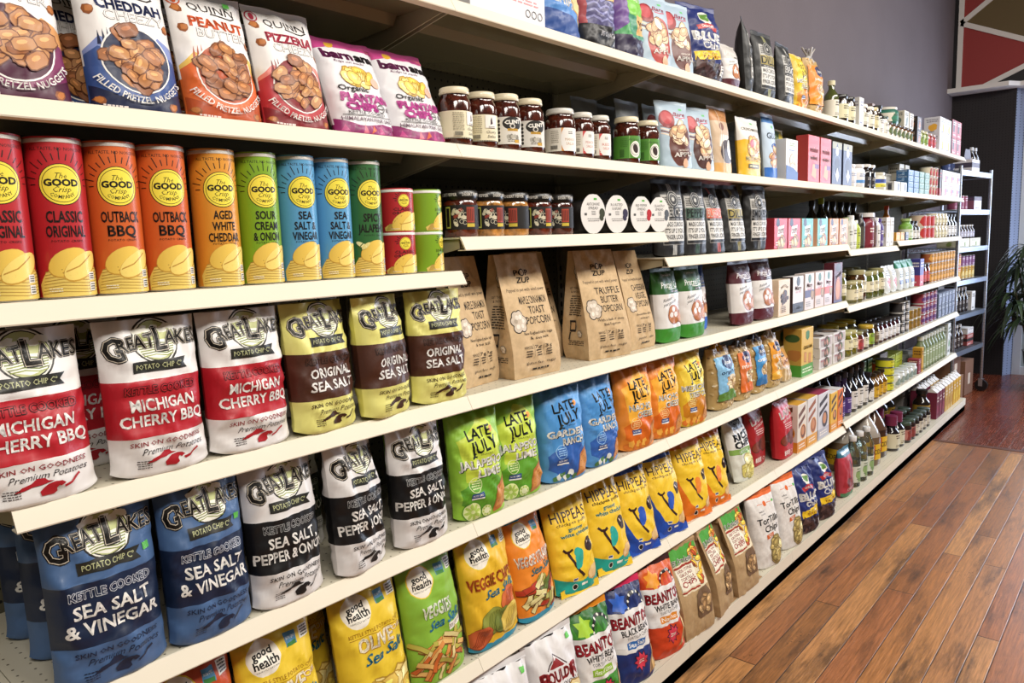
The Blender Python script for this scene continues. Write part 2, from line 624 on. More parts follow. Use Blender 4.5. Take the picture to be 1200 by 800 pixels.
    def strip(nm, z0, z1, yoff, col, wide, base_y):
        k = 9
        zz = np.linspace(z0, z1, k)
        SX, SZ = np.meshgrid(us * W / 2 * wide, zz)
        wob = 0.0035 * np.sin(SX * 45 + seed) * np.abs(SZ - base_y) / 0.03 + 0.0007 * np.where(np.arange(k)[:, None] % 2, 1, -1)
        SY = SZ * sl + wob + yoff + roll * np.clip((SZ / H - 0.55) / 0.45, 0, 1) ** 2
        A = np.stack([SX, SY - 0.0007, SZ + 0.0012 * np.sin(SX * 80 + seed)], -1)
        B = A + np.array([0, 0.0014, 0])
        NA = grid_normals(A)
        fa = grid_faces(k, nc)
        rim = [(j + (k - 1) * nc, j + 1 + (k - 1) * nc, k * nc + j + 1 + (k - 1) * nc, k * nc + j + (k - 1) * nc) for j in range(nc - 1)]
        Vv2 = np.concatenate([A.reshape(-1, 3), B.reshape(-1, 3)])
        F2 = fa + grid_faces(k, nc, k * nc, True) + rim
        mk(nm, Vv2, F2, [col] * len(F2), m, np.concatenate([NA.reshape(-1, 3), -NA.reshape(-1, 3)]), root)
    if seal:
        strip('top_seal', vt * H - 0.002, H, 0, sc, (1 - pinch * 0.1 + ear) * topw, vt * H)
    if botseal:
        strip('bottom_seal', 0.0005, 0.022, -D / 2 * b0 * 0.86 - 0.002, lin(botseal), 0.9, 0.022)
    return root

def carton(name, W, H, D, cols, front=None, left=None, top=None, bev=0.002, m=None, lid=None):
    """printed card box; cols = (front/back, sides, top)"""
    b = MB()
    b.box(-W / 2, W / 2, -D / 2, D / 2, 0, H, cols[0])
    bm = bmesh.new()
    vs = [bm.verts.new(v) for v in b.V]
    for f in b.F:
        bm.faces.new([vs[i] for i in f])
    bmesh.ops.recalc_face_normals(bm, faces=bm.faces)
    bmesh.ops.bevel(bm, geom=list(bm.edges), offset=bev, segments=2, affect='EDGES', profile=0.5)
    bm.normal_update()
    V = [v.co[:] for v in bm.verts]
    F, C = [], []
    bm.verts.index_update()
    for f in bm.faces:
        F.append(tuple(v.index for v in f.verts))
        n = f.normal
        C.append(lin(cols[2] if abs(n.z) > 0.75 else (cols[1] if abs(n.x) > 0.75 else cols[0])))
    bm.free()
    V = np.array(V)
    n0 = len(V)
    for art, fm in ((front, lambda Q: (np.stack([Q[:, 0], np.full(len(Q), -D / 2), Q[:, 1]], -1), np.tile([[0, -1.0, 0]], (len(Q), 1)))),
                    (left, lambda Q: (np.stack([np.full(len(Q), -W / 2), -Q[:, 0], Q[:, 1]], -1), np.tile([[-1.0, 0, 0]], (len(Q), 1)))),
                    (top, lambda Q: (np.stack([Q[:, 0], Q[:, 1] - D / 2, np.full(len(Q), H)], -1), np.tile([[0, 0, 1.0]], (len(Q), 1))))):
        if art is None:
            continue
        v, f, c, _ = art.mesh(fm, 9, base=0.0003, step=0.00003)
        F += [tuple(i + len(V) for i in q) for q in f]
        V = np.concatenate([V, v])
        C += c
    return mk(name, V, F, C, m or M_CARD)

def cyl_map(r):
    def f(Q):
        a = Q[:, 0] / r
        n = np.stack([np.sin(a), -np.cos(a), np.zeros_like(a)], -1)
        p = n * r
        p[:, 2] = Q[:, 1]
        return p, n
    f.cuts = (np.arange(-24, 25) * (2 * PI * r / 48), None, False)
    return f

def lathe_part(name, prof, cols, m, parent, n=32, cap=True):
    V, F, C = [], [], []
    for r, z in prof:
        for k in range(n):
            a = 2 * PI * k / n
            V.append((r * math.sin(a), -r * math.cos(a), z))
    for i in range(len(prof) - 1):
        for k in range(n):
            F.append((i * n + k, i * n + (k + 1) % n, (i + 1) * n + (k + 1) % n, (i + 1) * n + k))
            C.append(lin(cols[min(i, len(cols) - 1)]))
    if cap:
        F.append(tuple(range(n))[::-1])
        C.append(lin(cols[0]))
        F.append(tuple(range((len(prof) - 1) * n, len(prof) * n)))
        C.append(lin(cols[-1]))
    o = mk(name, V, F, C, m, None, parent, True)
    o.data.set_sharp_from_angle(angle=math.radians(50))
    return o

def wrap_part(name, art, r, z0, m, parent, L=0.006, th=0.0006):
    """a printed wrap round a cylinder of radius r, starting at height z0"""
    f0 = cyl_map(r + th)
    def f(Q):
        p, n = f0(Q)
        p[:, 2] += z0
        return p, n
    f.cuts = f0.cuts
    V, F, C, N = art.mesh(f, L, base=0.0, step=0.00002)
    return mk(name, V, F, C, m, N, parent)

def can(name, r, h, art, col, lidcol='d9d6cf', rim='c8c4ba', tab=True, seed=0, n=40):
    root = thing(name)
    V, F, C, N = [], [], [], []
    prof = [(r - 0.002, 0.0), (r, 0.002), (r, h - 0.006)]
    lathe_part('can_body', prof, [rim, col, col], M_CAN, root, n)
    wrap_part('printed_wrap', art, r, 0.0025, M_CAN, root)
    lp = [(r + 0.0006, h - 0.006), (r + 0.0012, h - 0.0055), (r + 0.0012, h - 0.001), (r + 0.0005, h), (r - 0.004, h), (r - 0.005, h - 0.003), (0.001, h - 0.003)]
    lathe_part('lid', lp, [lidcol], M_PLASTIC, root, n)
    return root

def jar(name, prof, fill, lid, lidprof, label=None, label_r=0, label_z=0, fillm=None, n=28, cols=None):
    root = thing(name)
    lathe_part('glass_jar', prof, cols or [fill], fillm or M_JAM, root, n)
    lathe_part('lid', lidprof, [lid] if isinstance(lid, str) else lid, M_LID, root, n)
    if label is not None:
        wrap_part('label', label, label_r, label_z, M_LABEL, root, L=0.008)
    return root

def paperbag(name, W, H, D, front=None, left=None, col='b8956a', seed=1, lean=3.0, top=0.35, gusset=0.012, rolltop=False, m=None, wr=1.0, topdepth=0.1, sidecol=None, taper=0.0):
    """block-bottom paper bag: square foot, gusseted sides, drawn together at the top"""
    m = m or M_PAPER
    nu, ns, nv = 18, 10, 26
    vs = np.linspace(0, 1, nv + 1)
    sl = math.tan(math.radians(lean))
    dep = lambda v: D / 2 * (1 - (1 - topdepth) * np.clip((v - top) / (1 - top), 0, 1) ** 1.15) * (1 - 0.10 * np.clip(1 - v / 0.12, 0, 1) ** 2)
    wid = lambda v: W / 2 * (1 - taper * np.clip((v - 0.25) / 0.75, 0, 1)) * (1 - 0.03 * np.sin(v * PI)) * (1 - 0.05 * np.clip(1 - v / 0.1, 0, 1) ** 2)
    bul = lambda v: 0.010 * np.sin(np.clip(v / 0.75, 0, 1) * PI)
    parts = []
    maps = {}
    rg = np.random.RandomState(seed)
    for side in ('front', 'right', 'back', 'left'):
        ss = np.linspace(-1, 1, (nu if side in ('front', 'back') else ns) + 1)
        U, V = np.meshgrid(ss, vs)
        d, w = dep(V), wid(V)
        ed = np.clip(1 - np.abs(U) ** 4, 0, 1)
        if side in ('front', 'back'):
            sg = -1 if side == 'front' else 1
            X = -sg * U * w
            off = d + bul(V) * ed
            Y = sg * off
            Y += ed * (crinkle(X, V * H, seed + (0 if sg < 0 else 3), 0.0018 * wr))
        else:
            sg = 1 if side == 'right' else -1
            Y = sg * U * d
            X = sg * (w - gusset * np.clip((V - 0.12) / 0.5, 0, 1) * np.clip(1 - np.abs(U) * 1.1, 0, 1) + bul(V) * 0.5 * ed * (V < 0.5))
            X += ed * crinkle(Y, V * H, seed + 9 + sg, 0.0015 * wr)
        Z = V * H
        P = np.stack([X, Y + Z * sl, Z], -1)
        N = grid_normals(P)
        cc = lin(sidecol if sidecol and side in ('left', 'right') else col)
        parts.append((P.reshape(-1, 3), grid_faces(*U.shape), [cc] * (2 * (U.shape[0] - 1) * (U.shape[1] - 1)), N.reshape(-1, 3)))
        art = front if side == 'front' else (left if side == 'left' else None)
        if art is not None:
            parts.append(art.mesh(grid_map(P, N, ss, vs, art.W, H), 0.009))
    w0, d0, w1, d1 = wid(0.0), dep(0.0), wid(1.0), dep(1.0)
    parts.append((np.array([(-w0, -d0, 0), (w0, -d0, 0), (w0, d0, 0), (-w0, d0, 0)]), [(0, 3, 2, 1)], [lin(col)], np.tile([[0, 0, -1.0]], (4, 1))))
    parts.append((np.array([(-w1, -d1 + H * sl, H), (w1, -d1 + H * sl, H), (w1, d1 + H * sl, H), (-w1, d1 + H * sl, H)]), [(0, 1, 2, 3)], [lin(col)], np.tile([[0, 0, 1.0]], (4, 1))))
    V, F, C, N = join(parts)
    root = thing(name)
    mk('paper_sack', V, F, C, m, N, root)
    if rolltop:
        b = MB()
        yo = H * sl
        b.prism([(yo - 0.012, H - 0.03), (yo + 0.010, H - 0.03), (yo + 0.010, H + 0.004), (yo - 0.006, H + 0.006), (yo - 0.013, H)], 'x', -w1 - 0.002, w1 + 0.002, col)
        b.build('folded_top', m, root, bevel=0.002)
    return root

# ================================================================ the setting
def floor_material(name, tones, wid, length, dark, rough):
    m = bpy.data.materials.new(name)
    m.use_nodes = True
    nt = m.node_tree
    N, Lk = nt.nodes, nt.links
    b = N['Principled BSDF']
    tc = N.new('ShaderNodeTexCoord')
    sx = N.new('ShaderNodeSeparateXYZ')
    Lk.new(tc.outputs['Object'], sx.inputs[0])
    def math_(op, a, bb=None, cl=False):
        n = N.new('ShaderNodeMath')
        n.operation = op
        n.use_clamp = cl
        for i, v in enumerate((a, bb)):
            if v is None:
                continue
            if isinstance(v, (int, float)):
                n.inputs[i].default_value = v
            else:
                Lk.new(v, n.inputs[i])
        return n.outputs[0]
    def vor(w, scale, feat, rnd):
        v = N.new('ShaderNodeTexVoronoi')
        v.voronoi_dimensions = '1D'
        v.feature = feat
        v.inputs['Scale'].default_value = scale
        v.inputs['Randomness'].default_value = rnd
        Lk.new(w, v.inputs['W'])
        return v
    yv = math_('ADD', sx.outputs['Y'], 20.03)
    vc = vor(yv, 1 / wid, 'F1', 0.55)
    ve = vor(yv, 1 / wid, 'DISTANCE_TO_EDGE', 0.55)
    row = N.new('ShaderNodeSeparateColor')
    Lk.new(vc.outputs['Color'], row.inputs[0])
    xo = math_('ADD', math_('ADD', sx.outputs['X'], 30), math_('MULTIPLY', row.outputs[0], 17.0))
    hc = vor(xo, 1 / length, 'F1', 0.7)
    he = vor(xo, 1 / length, 'DISTANCE_TO_EDGE', 0.7)
    hs = N.new('ShaderNodeSeparateColor')
    Lk.new(hc.outputs['Color'], hs.inputs[0])
    wn = N.new('ShaderNodeTexWhiteNoise')
    wn.noise_dimensions = '2D'
    cmb = N.new('ShaderNodeCombineXYZ')
    Lk.new(row.outputs[1], cmb.inputs[0])
    Lk.new(hs.outputs[1], cmb.inputs[1])
    Lk.new(cmb.outputs[0], wn.inputs['Vector'])
    ramp = N.new('ShaderNodeValToRGB')
    cr = ramp.color_ramp
    for i, (p, c) in enumerate(tones):
        e = cr.elements[i] if i < 2 else cr.elements.new(p)
        e.position = p
        e.color = lin(c)
    Lk.new(wn.outputs['Value'], ramp.inputs[0])
    def noise(sc, st, det, off):
        mp = N.new('ShaderNodeMapping')
        mp.inputs['Scale'].default_value = st
        mp.inputs['Location'].default_value = off
        Lk.new(tc.outputs['Object'], mp.inputs[0])
        n = N.new('ShaderNodeTexNoise')
        n.inputs['Scale'].default_value = sc
        n.inputs['Detail'].default_value = det
        n.inputs['Roughness'].default_value = 0.65
        Lk.new(mp.outputs[0], n.inputs['Vector'])
        return n.outputs['Fac']
    def mixc(f, a, bcol, mode='MIX'):
        x = N.new('ShaderNodeMix')
        x.data_type = 'RGBA'
        x.blend_type = mode
        if isinstance(f, (int, float)):
            x.inputs['Factor'].default_value = f
        else:
            Lk.new(f, x.inputs['Factor'])
        Lk.new(a, x.inputs['A'])
        if isinstance(bcol, str):
            x.inputs['B'].default_value = lin(bcol)
        else:
            Lk.new(bcol, x.inputs['B'])
        return x.outputs['Result']
    def rng(v, a, b0, c, d):
        r = N.new('ShaderNodeMapRange')
        for k, q in zip(('From Min', 'From Max', 'To Min', 'To Max'), (a, b0, c, d)):
            r.inputs[k].default_value = q
        Lk.new(v, r.inputs['Value'])
        return r.outputs[0]
    grain = noise(3.0, (2.5, 45, 1), 5, (0, 0, 0))
    fine = noise(7.0, (3, 90, 1), 3, (4, 2, 0))
    g = rng(grain, 0.25, 0.75, 0.45, 1.42)
    g2 = rng(fine, 0.3, 0.7, 0.86, 1.12)
    gm = math_('MULTIPLY', g, g2)
    col = mixc(1.0, ramp.outputs[0], gm, 'MULTIPLY')
    # worn dark stains, drawn out along the boards and different on every board
    cst = N.new('ShaderNodeCombineXYZ')
    Lk.new(math_('ADD', math_('MULTIPLY', sx.outputs['X'], 1.3), math_('MULTIPLY', row.outputs[2], 40)), cst.inputs[0])
    Lk.new(math_('MULTIPLY', sx.outputs['Y'], 7.0), cst.inputs[1])
    st = N.new('ShaderNodeTexNoise')
    st.inputs['Scale'].default_value = 1.4
    st.inputs['Detail'].default_value = 6
    st.inputs['Roughness'].default_value = 0.7
    Lk.new(cst.outputs[0], st.inputs['Vector'])
    stn = rng(st.outputs['Fac'], 0.49, 0.66, 0.0, dark)
    stn = math_('MULTIPLY', stn, rng(fine, 0.3, 0.65, 0.55, 1.0))
    col = mixc(stn, col, '2a1f1a')
    # nail marks and pits
    pit = N.new('ShaderNodeTexVoronoi')
    pit.inputs['Scale'].default_value = 55
    Lk.new(tc.outputs['Object'], pit.inputs['Vector'])
    pz = noise(2.2, (1, 1, 1), 2, (9, 4, 0))
    pitm = math_('MULTIPLY', math_('LESS_THAN', pit.outputs['Distance'], 0.16), math_('GREATER_THAN', pz, 0.60))
    col = mixc(math_('MULTIPLY', pitm, 0.7), col, '20140d')
    gap = math_('MINIMUM', rng(ve.outputs['Distance'], 0.010, 0.026, 0, 1), rng(he.outputs['Distance'], 0.0006, 0.0018, 0, 1))
    inv = math_('SUBTRACT', 1.0, gap, True)
    col = mixc(math_('MULTIPLY', inv, 0.88), col, '140c07')
    Lk.new(col, b.inputs['Base Color'])
    Lk.new(rng(grain, 0.2, 0.8, rough - 0.08, rough + 0.14), b.inputs['Roughness'])
    b.inputs['Specular IOR Level'].default_value = 0.45
    bp = N.new('ShaderNodeBump')
    bp.inputs['Strength'].default_value = 0.35
    bp.inputs['Distance'].default_value = 0.004
    Lk.new(math_('ADD', gap, math_('MULTIPLY', grain, 0.35)), bp.inputs['Height'])
    Lk.new(bp.outputs[0], b.inputs['Normal'])
    return m

M_FLOOR = floor_material('worn_boards', ((0.0, '82552f'), (1.0, 'b5804c'), (0.18, 'ad7644'), (0.36, '935c38'), (0.54, 'c4905a'), (0.72, 'a0663f')), 0.088, 1.9, 0.95, 0.33)
M_FLOOR2 = floor_material('polished_boards', ((0.0, '6b3220'), (1.0, '7d4026'), (0.5, '733823')), 0.07, 0.9, 0.15, 0.22)

def wall_material(name, col, dots=False, bump=0.1):
    m = mat(name, rough=0.8, attr=False, col=col, mottle=0.05, mscale=3, bump=bump, scale=120)
    if dots:
        nt = m.node_tree
        b = nt.nodes['Principled BSDF']
        tc = nt.nodes.new('ShaderNodeTexCoord')
        mp = nt.nodes.new('ShaderNodeMapping')
        mp.inputs['Scale'].default_value = (39.37, 39.37, 39.37)
        nt.links.new(tc.outputs['Object'], mp.inputs[0])
        fr = nt.nodes.new('ShaderNodeVectorMath')
        fr.operation = 'FRACTION'
        nt.links.new(mp.outputs[0], fr.inputs[0])
        sb = nt.nodes.new('ShaderNodeVectorMath')
        sb.operation = 'SUBTRACT'
        sb.inputs[1].default_value = (0.5, 0.5, 0.5)
        nt.links.new(fr.outputs[0], sb.inputs[0])
        ml = nt.nodes.new('ShaderNodeVectorMath')
        ml.operation = 'MULTIPLY'
        ml.inputs[1].default_value = dots
        nt.links.new(sb.outputs[0], ml.inputs[0])
        ln = nt.nodes.new('ShaderNodeVectorMath')
        ln.operation = 'LENGTH'
        nt.links.new(ml.outputs[0], ln.inputs[0])
        lt = nt.nodes.new('ShaderNodeMath')
        lt.operation = 'LESS_THAN'
        lt.inputs[1].default_value = 0.13
        nt.links.new(ln.outputs['Value'], lt.inputs[0])
        mx = nt.nodes.new('ShaderNodeMix')
        mx.data_type = 'RGBA'
        src = b.inputs['Base Color'].links[0].from_socket
        nt.links.new(lt.outputs[0], mx.inputs['Factor'])
        nt.links.new(src, mx.inputs['A'])
        mx.inputs['B'].default_value = lin('0c0a09')
        nt.links.new(mx.outputs['Result'], b.inputs['Base Color'])
    return m
M_WALL = wall_material('taupe_paint', '61575a')
M_PEG_DARK = wall_material('charcoal_pegboard', '2b2728', (0, 1, 1))
M_PEG_DAYLIT = wall_material('daylit_pegboard', '8a97b4', (0, 1, 1))  # pillar's side pegboard, with the window's bluish daylight put into its colour
M_PEG_GREY = wall_material('shelf_pegboard', '57523f', (1, 0, 1))

def struct(o):
    o['kind'] = 'structure'
    return o

def slab(name, pts, axis, a, b, col, m):
    q = MB()
    q.prism(pts, axis, a, b, col)
    return q.build(name, m)
XS = 4.40          # seam between the worn boards and the polished boards
struct(slab('floor', [(-3.2, -5.0), (XS, -5.0), (XS, 0.44), (-3.2, 0.44)], 'z', -0.05, 0.0, '7a4a2a', M_FLOOR))
struct(slab('floor.001', [(XS, -5.0), (9.6, -5.0), (9.6, 0.44), (XS, 0.44)], 'z', -0.05, 0.0, '6b3522', M_FLOOR2))
struct(slab('trim_1', [(XS - 0.02, -5.0), (XS + 0.03, -5.0), (XS + 0.03, -0.09), (XS - 0.02, -0.09)], 'z', 0.0, 0.003, '5a3018', M_CARD))
struct(slab('wall_back', [(-3.2, 0.44), (7.25, 0.44), (7.25, 0.54), (-3.2, 0.54)], 'z', -0.05, 3.9, '786c70', M_WALL))
struct(slab('wall_right', [(7.25, 0.54), (7.25, -0.085), (7.40, -0.085), (7.40, 0.54)], 'z', -0.05, 3.9, '3c3738', M_PEG_DARK))
struct(slab('trim_2', [(7.25, -0.086), (7.37, -0.145), (7.41, -0.13), (7.40, -0.07)], 'z', 0.0, 2.70, '8a97b4', M_PEG_DAYLIT))
struct(slab('trim_3', [(7.02, 0.44), (7.02, -0.05), (7.14, -0.12), (7.14, -1.9), (7.6, -1.9), (7.6, 0.44)], 'z', 2.70, 2.74, 'e6e2de', M_CARD))
# window at the end of the aisle: frame, low panel, glass and the bright street beyond
q = MB()
for y0, y1 in ((-0.215, -0.145), (-1.22, -1.15), (-1.9, -1.83)):
    q.box(7.36, 7.42, y0, y1, 0.0, 2.68, 'dfe6ee')
for z0, z1 in ((0.0, 0.08), (0.62, 0.70), (2.60, 2.68)):
    q.box(7.365, 7.415, -1.83, -0.215, z0, z1, 'dfe6ee')
q.box(7.38, 7.40, -1.83, -0.215, 0.08, 0.62, '9aa3a4')
win = struct(q.build('window_1', M_CARD))
q = MB()
q.box(7.388, 7.392, -1.83, -0.215, 0.70, 2.60, 'ffffff')
gm = mat('window_glass', rough=0.02, trans=1.0, ior=1.05, attr=False, col='f4f8ff')
g = q.build('window_glass', gm, win)
sky = bpy.data.materials.new('bright_street')
sky.use_nodes = True
sn = sky.node_tree
em = sn.nodes.new('ShaderNodeEmission')
nz = sn.nodes.new('ShaderNodeTexNoise')
nz.inputs['Scale'].default_value = 1.2
rp = sn.nodes.new('ShaderNodeValToRGB')
rp.color_ramp.elements[0].color = lin('b9c9e0')
rp.color_ramp.elements[1].color = lin('ffffff')
sn.links.new(nz.outputs['Fac'], rp.inputs[0])
sn.links.new(rp.outputs[0], em.inputs[0])
em.inputs[1].default_value = 4.0
sn.links.new(em.outputs[0], sn.nodes['Material Output'].inputs[0])
struct(slab('street_panel', [(8.6, -2.6), (8.6, 0.3), (8.62, 0.3), (8.62, -2.6)], 'z', 0.3, 3.2, 'ffffff', sky))  # emissive sheet standing in for the daylit street outside the window

# ---- triangle mural above the ledge
pw = thing('wall_panel', 'large geometric wall panel of red, olive and black triangles with white strips above the ledge', 'art panel', None, (7.24, 0, 2.74))
zt = 1.12
def tri(pts, col, nm):
    q = MB()
    q.prism(pts, 'x', -0.02, 0.0, col)
    q.build(nm, M_CARD, pw)
A0, A1 = 0.385, -1.9
def zc(t):
    return t
tri([(A0, 0.0), (A0, 0.60), (-0.38, 0.235), (0.20, 0.0)], '9c3a38', 'red_triangle')
tri([(0.20, 0.0), (-0.38, 0.235), (-0.95, 0.47), (-0.95, 0.0)], '2b2a2c', 'black_triangle')
tri([(A0, 0.64), (-0.38, 0.235), (-0.95, 0.47), (-0.95, zt), (-0.30, zt)], '6b5a3a', 'olive_triangle')
tri([(A0, 0.64), (A0, zt), (-0.30, zt)], '9c3a38', 'red_triangle')
def strip(a, b, w=0.022):
    d = Vector((b[0] - a[0], b[1] - a[1])).normalized()
    n = Vector((-d.y, d.x)) * w
    q = MB()
    q.prism([(a[0] + n.x, a[1] + n.y), (b[0] + n.x, b[1] + n.y), (b[0] - n.x, b[1] - n.y), (a[0] - n.x, a[1] - n.y)], 'x', -0.032, -0.02, 'e9e4e0')
    q.build('white_strip', M_CARD, pw)
strip((A0, 0.0), (A0, zt))
strip((A0, 0.62), (-0.95, -0.02))
strip((A0, 0.62), (-0.30, zt))
strip((0.20, 0.0), (-0.95, 0.48))
q = MB()
q.prism([(0.405, -0.0), (0.405, zt), (0.44, zt), (0.44, -0.0)], 'x', -0.03, 0.0, '1e1c1f')
q.build('dark_border', M_CARD, pw)

# ---------------------------------------------------------------- gondola shelving
P = 0.914
def shelf_z(row, x):
    b = int(math.floor(x / P + 1e-6))
    if row == 'A': return 1.971
    if row == 'B': return 1.663
    if row == 'C': return {-2: 1.42, -1: 1.381, 0: 1.457, 1: 1.376, 2: 1.376, 3: 1.346}.get(b, 1.372)
    if row == 'D': return 1.090 if b < 3 else 1.060
    if row == 'E': return 0.782
    if row == 'F': return 0.437 if b < 3 else 0.455
    return 0.098
ROWNAME = {'A': 'top', 'B': 'second', 'C': 'third', 'D': 'fourth', 'E': 'fifth', 'F': 'sixth', 'G': 'base'}
BAYNAME = ['bay nearest the camera edge', 'bay with the tall crisp cans', 'bay with the popcorn sacks', 'bay with the pretzel bags', 'bay with the oat bags', 'bay with the pickle jars', 'bay of stacked tins', 'last bay beside the wire rack']
def perf_material():
    m = mat('perforated_enamel', rough=0.4, attr=False, col='cfc8b4', mottle=0.03, mscale=5)
    nt = m.node_tree
    b = nt.nodes['Principled BSDF']
    tc = nt.nodes.new('ShaderNodeTexCoord')
    fr = nt.nodes.new('ShaderNodeVectorMath'); fr.operation = 'SCALE'; fr.inputs['Scale'].default_value = 39.37
    nt.links.new(tc.outputs['Object'], fr.inputs[0])
    f2 = nt.nodes.new('ShaderNodeVectorMath'); f2.operation = 'FRACTION'
    nt.links.new(fr.outputs[0], f2.inputs[0])
    ds = nt.nodes.new('ShaderNodeVectorMath'); ds.operation = 'SUBTRACT'; ds.inputs[1].default_value = (0.5, 0.5, 0)
    nt.links.new(f2.outputs[0], ds.inputs[0])
    fl = nt.nodes.new('ShaderNodeVectorMath'); fl.operation = 'MULTIPLY'; fl.inputs[1].default_value = (1, 1, 0)
    nt.links.new(ds.outputs[0], fl.inputs[0])
    ln = nt.nodes.new('ShaderNodeVectorMath'); ln.operation = 'LENGTH'
    nt.links.new(fl.outputs[0], ln.inputs[0])
    lt = nt.nodes.new('ShaderNodeMath'); lt.operation = 'LESS_THAN'; lt.inputs[1].default_value = 0.085
    nt.links.new(ln.outputs['Value'], lt.inputs[0])
    mx = nt.nodes.new('ShaderNodeMix'); mx.data_type = 'RGBA'
    src = b.inputs['Base Color'].links[0].from_socket
    nt.links.new(lt.outputs[0], mx.inputs['Factor']); nt.links.new(src, mx.inputs['A'])
    mx.inputs['B'].default_value = lin('6d6656')
    nt.links.new(mx.outputs['Result'], b.inputs['Base Color'])
    return m
M_PERF = perf_material()
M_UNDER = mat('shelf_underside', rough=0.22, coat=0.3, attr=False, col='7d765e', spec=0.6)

def make_shelf(row, bay):
    x0, x1 = bay * P + 0.0006, (bay + 1) * P - 0.0006
    z = shelf_z(row, x0 + 0.3)
    base = row == 'G'
    yf = -0.085 if base else 0.0
    pl = {-1: 'bay of the tall crisp cans', -2: 'bay nearest the viewer', 0: 'bay of the paper popcorn sacks', 1: 'bay of the pretzel bags', 2: 'bay of the stacked snack boxes', 3: 'bay of the pickle jars', 4: 'next-to-last bay', 5: 'far end bay beside the wire rack'}[bay]
    r = thing('base_shelf' if base else 'gondola_shelf', 'cream metal %s shelf of the %s' % (ROWNAME[row], pl) if not base else 'cream base deck near the floor in the %s' % pl, 'shelf', 'cream gondola shelves', (x0, 0, z))
    L = x1 - x0
    q = MB()
    q.box(0, L, yf + 0.002, 0.41, -0.004, 0.0, 'cfc8b4')
    q.build('deck', M_PERF, r)
    q = MB()
    if base:
        q.prism([(yf, 0.0), (yf + 0.003, 0.0), (yf + 0.003, -0.052), (yf, -0.052)], 'x', 0, L, 'e3dac7')
        q.build('front_lip', M_CREAM, r)
        q = MB()
        q.box(0, L, yf + 0.004, yf + 0.03, -0.098, -0.052, '2c241c')
        q.box(0, L, -0.075 if False else yf + 0.004, yf + 0.03, -0.097, -0.05, '2c241c')
        q.build('kick_plate', M_PLASTIC, r)
        return r
    if True:
        q.prism([(0.0, 0.0), (0.0025, 0.001), (0.004, -0.001), (-0.0115, -0.0285), (-0.0155, -0.0283)], 'x', 0, L, 'e3dac7')
        q.prism([(-0.0155, -0.0283), (-0.0115, -0.0285), (0.010, -0.0285), (0.010, -0.0305), (-0.0145, -0.0305)], 'x', 0, L, 'e3dac7')
        q.build('price_rail', M_CREAM, r)
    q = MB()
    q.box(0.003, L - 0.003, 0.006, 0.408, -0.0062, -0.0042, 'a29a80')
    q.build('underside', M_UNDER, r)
    if row in 'ABC' :
        q = MB()
        # hat channel pressed under the rear half of the deck
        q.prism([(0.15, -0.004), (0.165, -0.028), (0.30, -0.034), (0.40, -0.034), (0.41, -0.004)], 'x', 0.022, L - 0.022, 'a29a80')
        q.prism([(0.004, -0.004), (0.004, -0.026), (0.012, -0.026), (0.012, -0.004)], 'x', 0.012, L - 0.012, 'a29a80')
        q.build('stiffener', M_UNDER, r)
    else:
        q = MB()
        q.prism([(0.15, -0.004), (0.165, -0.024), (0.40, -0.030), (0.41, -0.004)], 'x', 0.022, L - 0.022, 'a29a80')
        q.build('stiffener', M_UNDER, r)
    for sx in (0.006, L - 0.009):
        q = MB()
        q.prism([(0.012, -0.004), (0.012, -0.026), (0.09, -0.040), (0.41, -0.098), (0.41, -0.004)], 'x', sx, sx + 0.003, 'a89f84')
        q.box(sx - 0.003, sx + 0.006, 0.405, 0.418, -0.10, 0.0, 'a89f84')
        q.build('bracket', M_CREAM, r)
    return r

for row, b0, b1 in (('A', -2, 6), ('B', -2, 6), ('C', -1, 6), ('D', -1, 6), ('E', -2, 6), ('F', -1, 6), ('G', -1, 6)):
    for bay in range(b0, b1):
        make_shelf(row, bay)

# back panels and uprights of the shelving
for bay in range(-2, 6):
    r = thing('back_panel', 'grey pegboard back panel of the %s' % {-2: 'bay nearest the viewer', -1: 'bay of the tall crisp cans', 0: 'bay of the paper popcorn sacks', 1: 'bay of the pretzel bags', 2: 'bay of the stacked snack boxes', 3: 'bay of the pickle jars', 4: 'next-to-last bay', 5: 'far end bay'}[bay], 'shelving back', 'gondola back panels', (bay * P, 0.42, 0))
    q = MB()
    q.box(0.02, P - 0.02, 0, 0.012, 0.03, 2.06, '5a554a')
    q.build('pegboard', M_PEG_GREY, r)
    q = MB()
    q.box(-0.018, 0.018, -0.001, 0.019, 0.0, 2.08, '8f8770')
    for k in range(60):
        q.box(-0.004, 0.004, -0.0015, 0.0, 0.12 + k * 0.032, 0.138 + k * 0.032, '141210')
    q.build('slotted_upright', M_CREAM, r)
q = MB()
q.box(-0.018, 0.018, -0.001, 0.019, 0.0, 2.08, '8f8770')
o = q.build('end_upright', M_CREAM)
o.location = (6 * P, 0.42, 0)
tag(o, 'slotted cream upright post closing the far end of the shelving', 'upright')

# ================================================================ printed designs
def michigan(a, y, col, sc=1.0):
    a.poly([(-0.46, y + 0.004), (-0.34, y + 0.030), (-0.20, y + 0.040), (-0.10, y + 0.062), (0.02, y + 0.060), (0.06, y + 0.044), (0.16, y + 0.036), (0.04, y + 0.030), (-0.06, y + 0.022), (-0.18, y + 0.020), (-0.30, y + 0.008)], col)
    a.poly([(-0.06, y - 0.040), (-0.08, y - 0.014), (0.00, y + 0.010), (0.06, y + 0.022), (0.18, y + 0.030), (0.28, y + 0.026), (0.34, y + 0.010), (0.26, y - 0.004), (0.22, y + 0.008), (0.18, y - 0.008), (0.20, y - 0.030), (0.14, y - 0.044)], col)
    a.line([(0.32, y - 0.012), (0.44, y + 0.002), (0.52, y + 0.022), (0.62, y + 0.040)], 0.022, col)

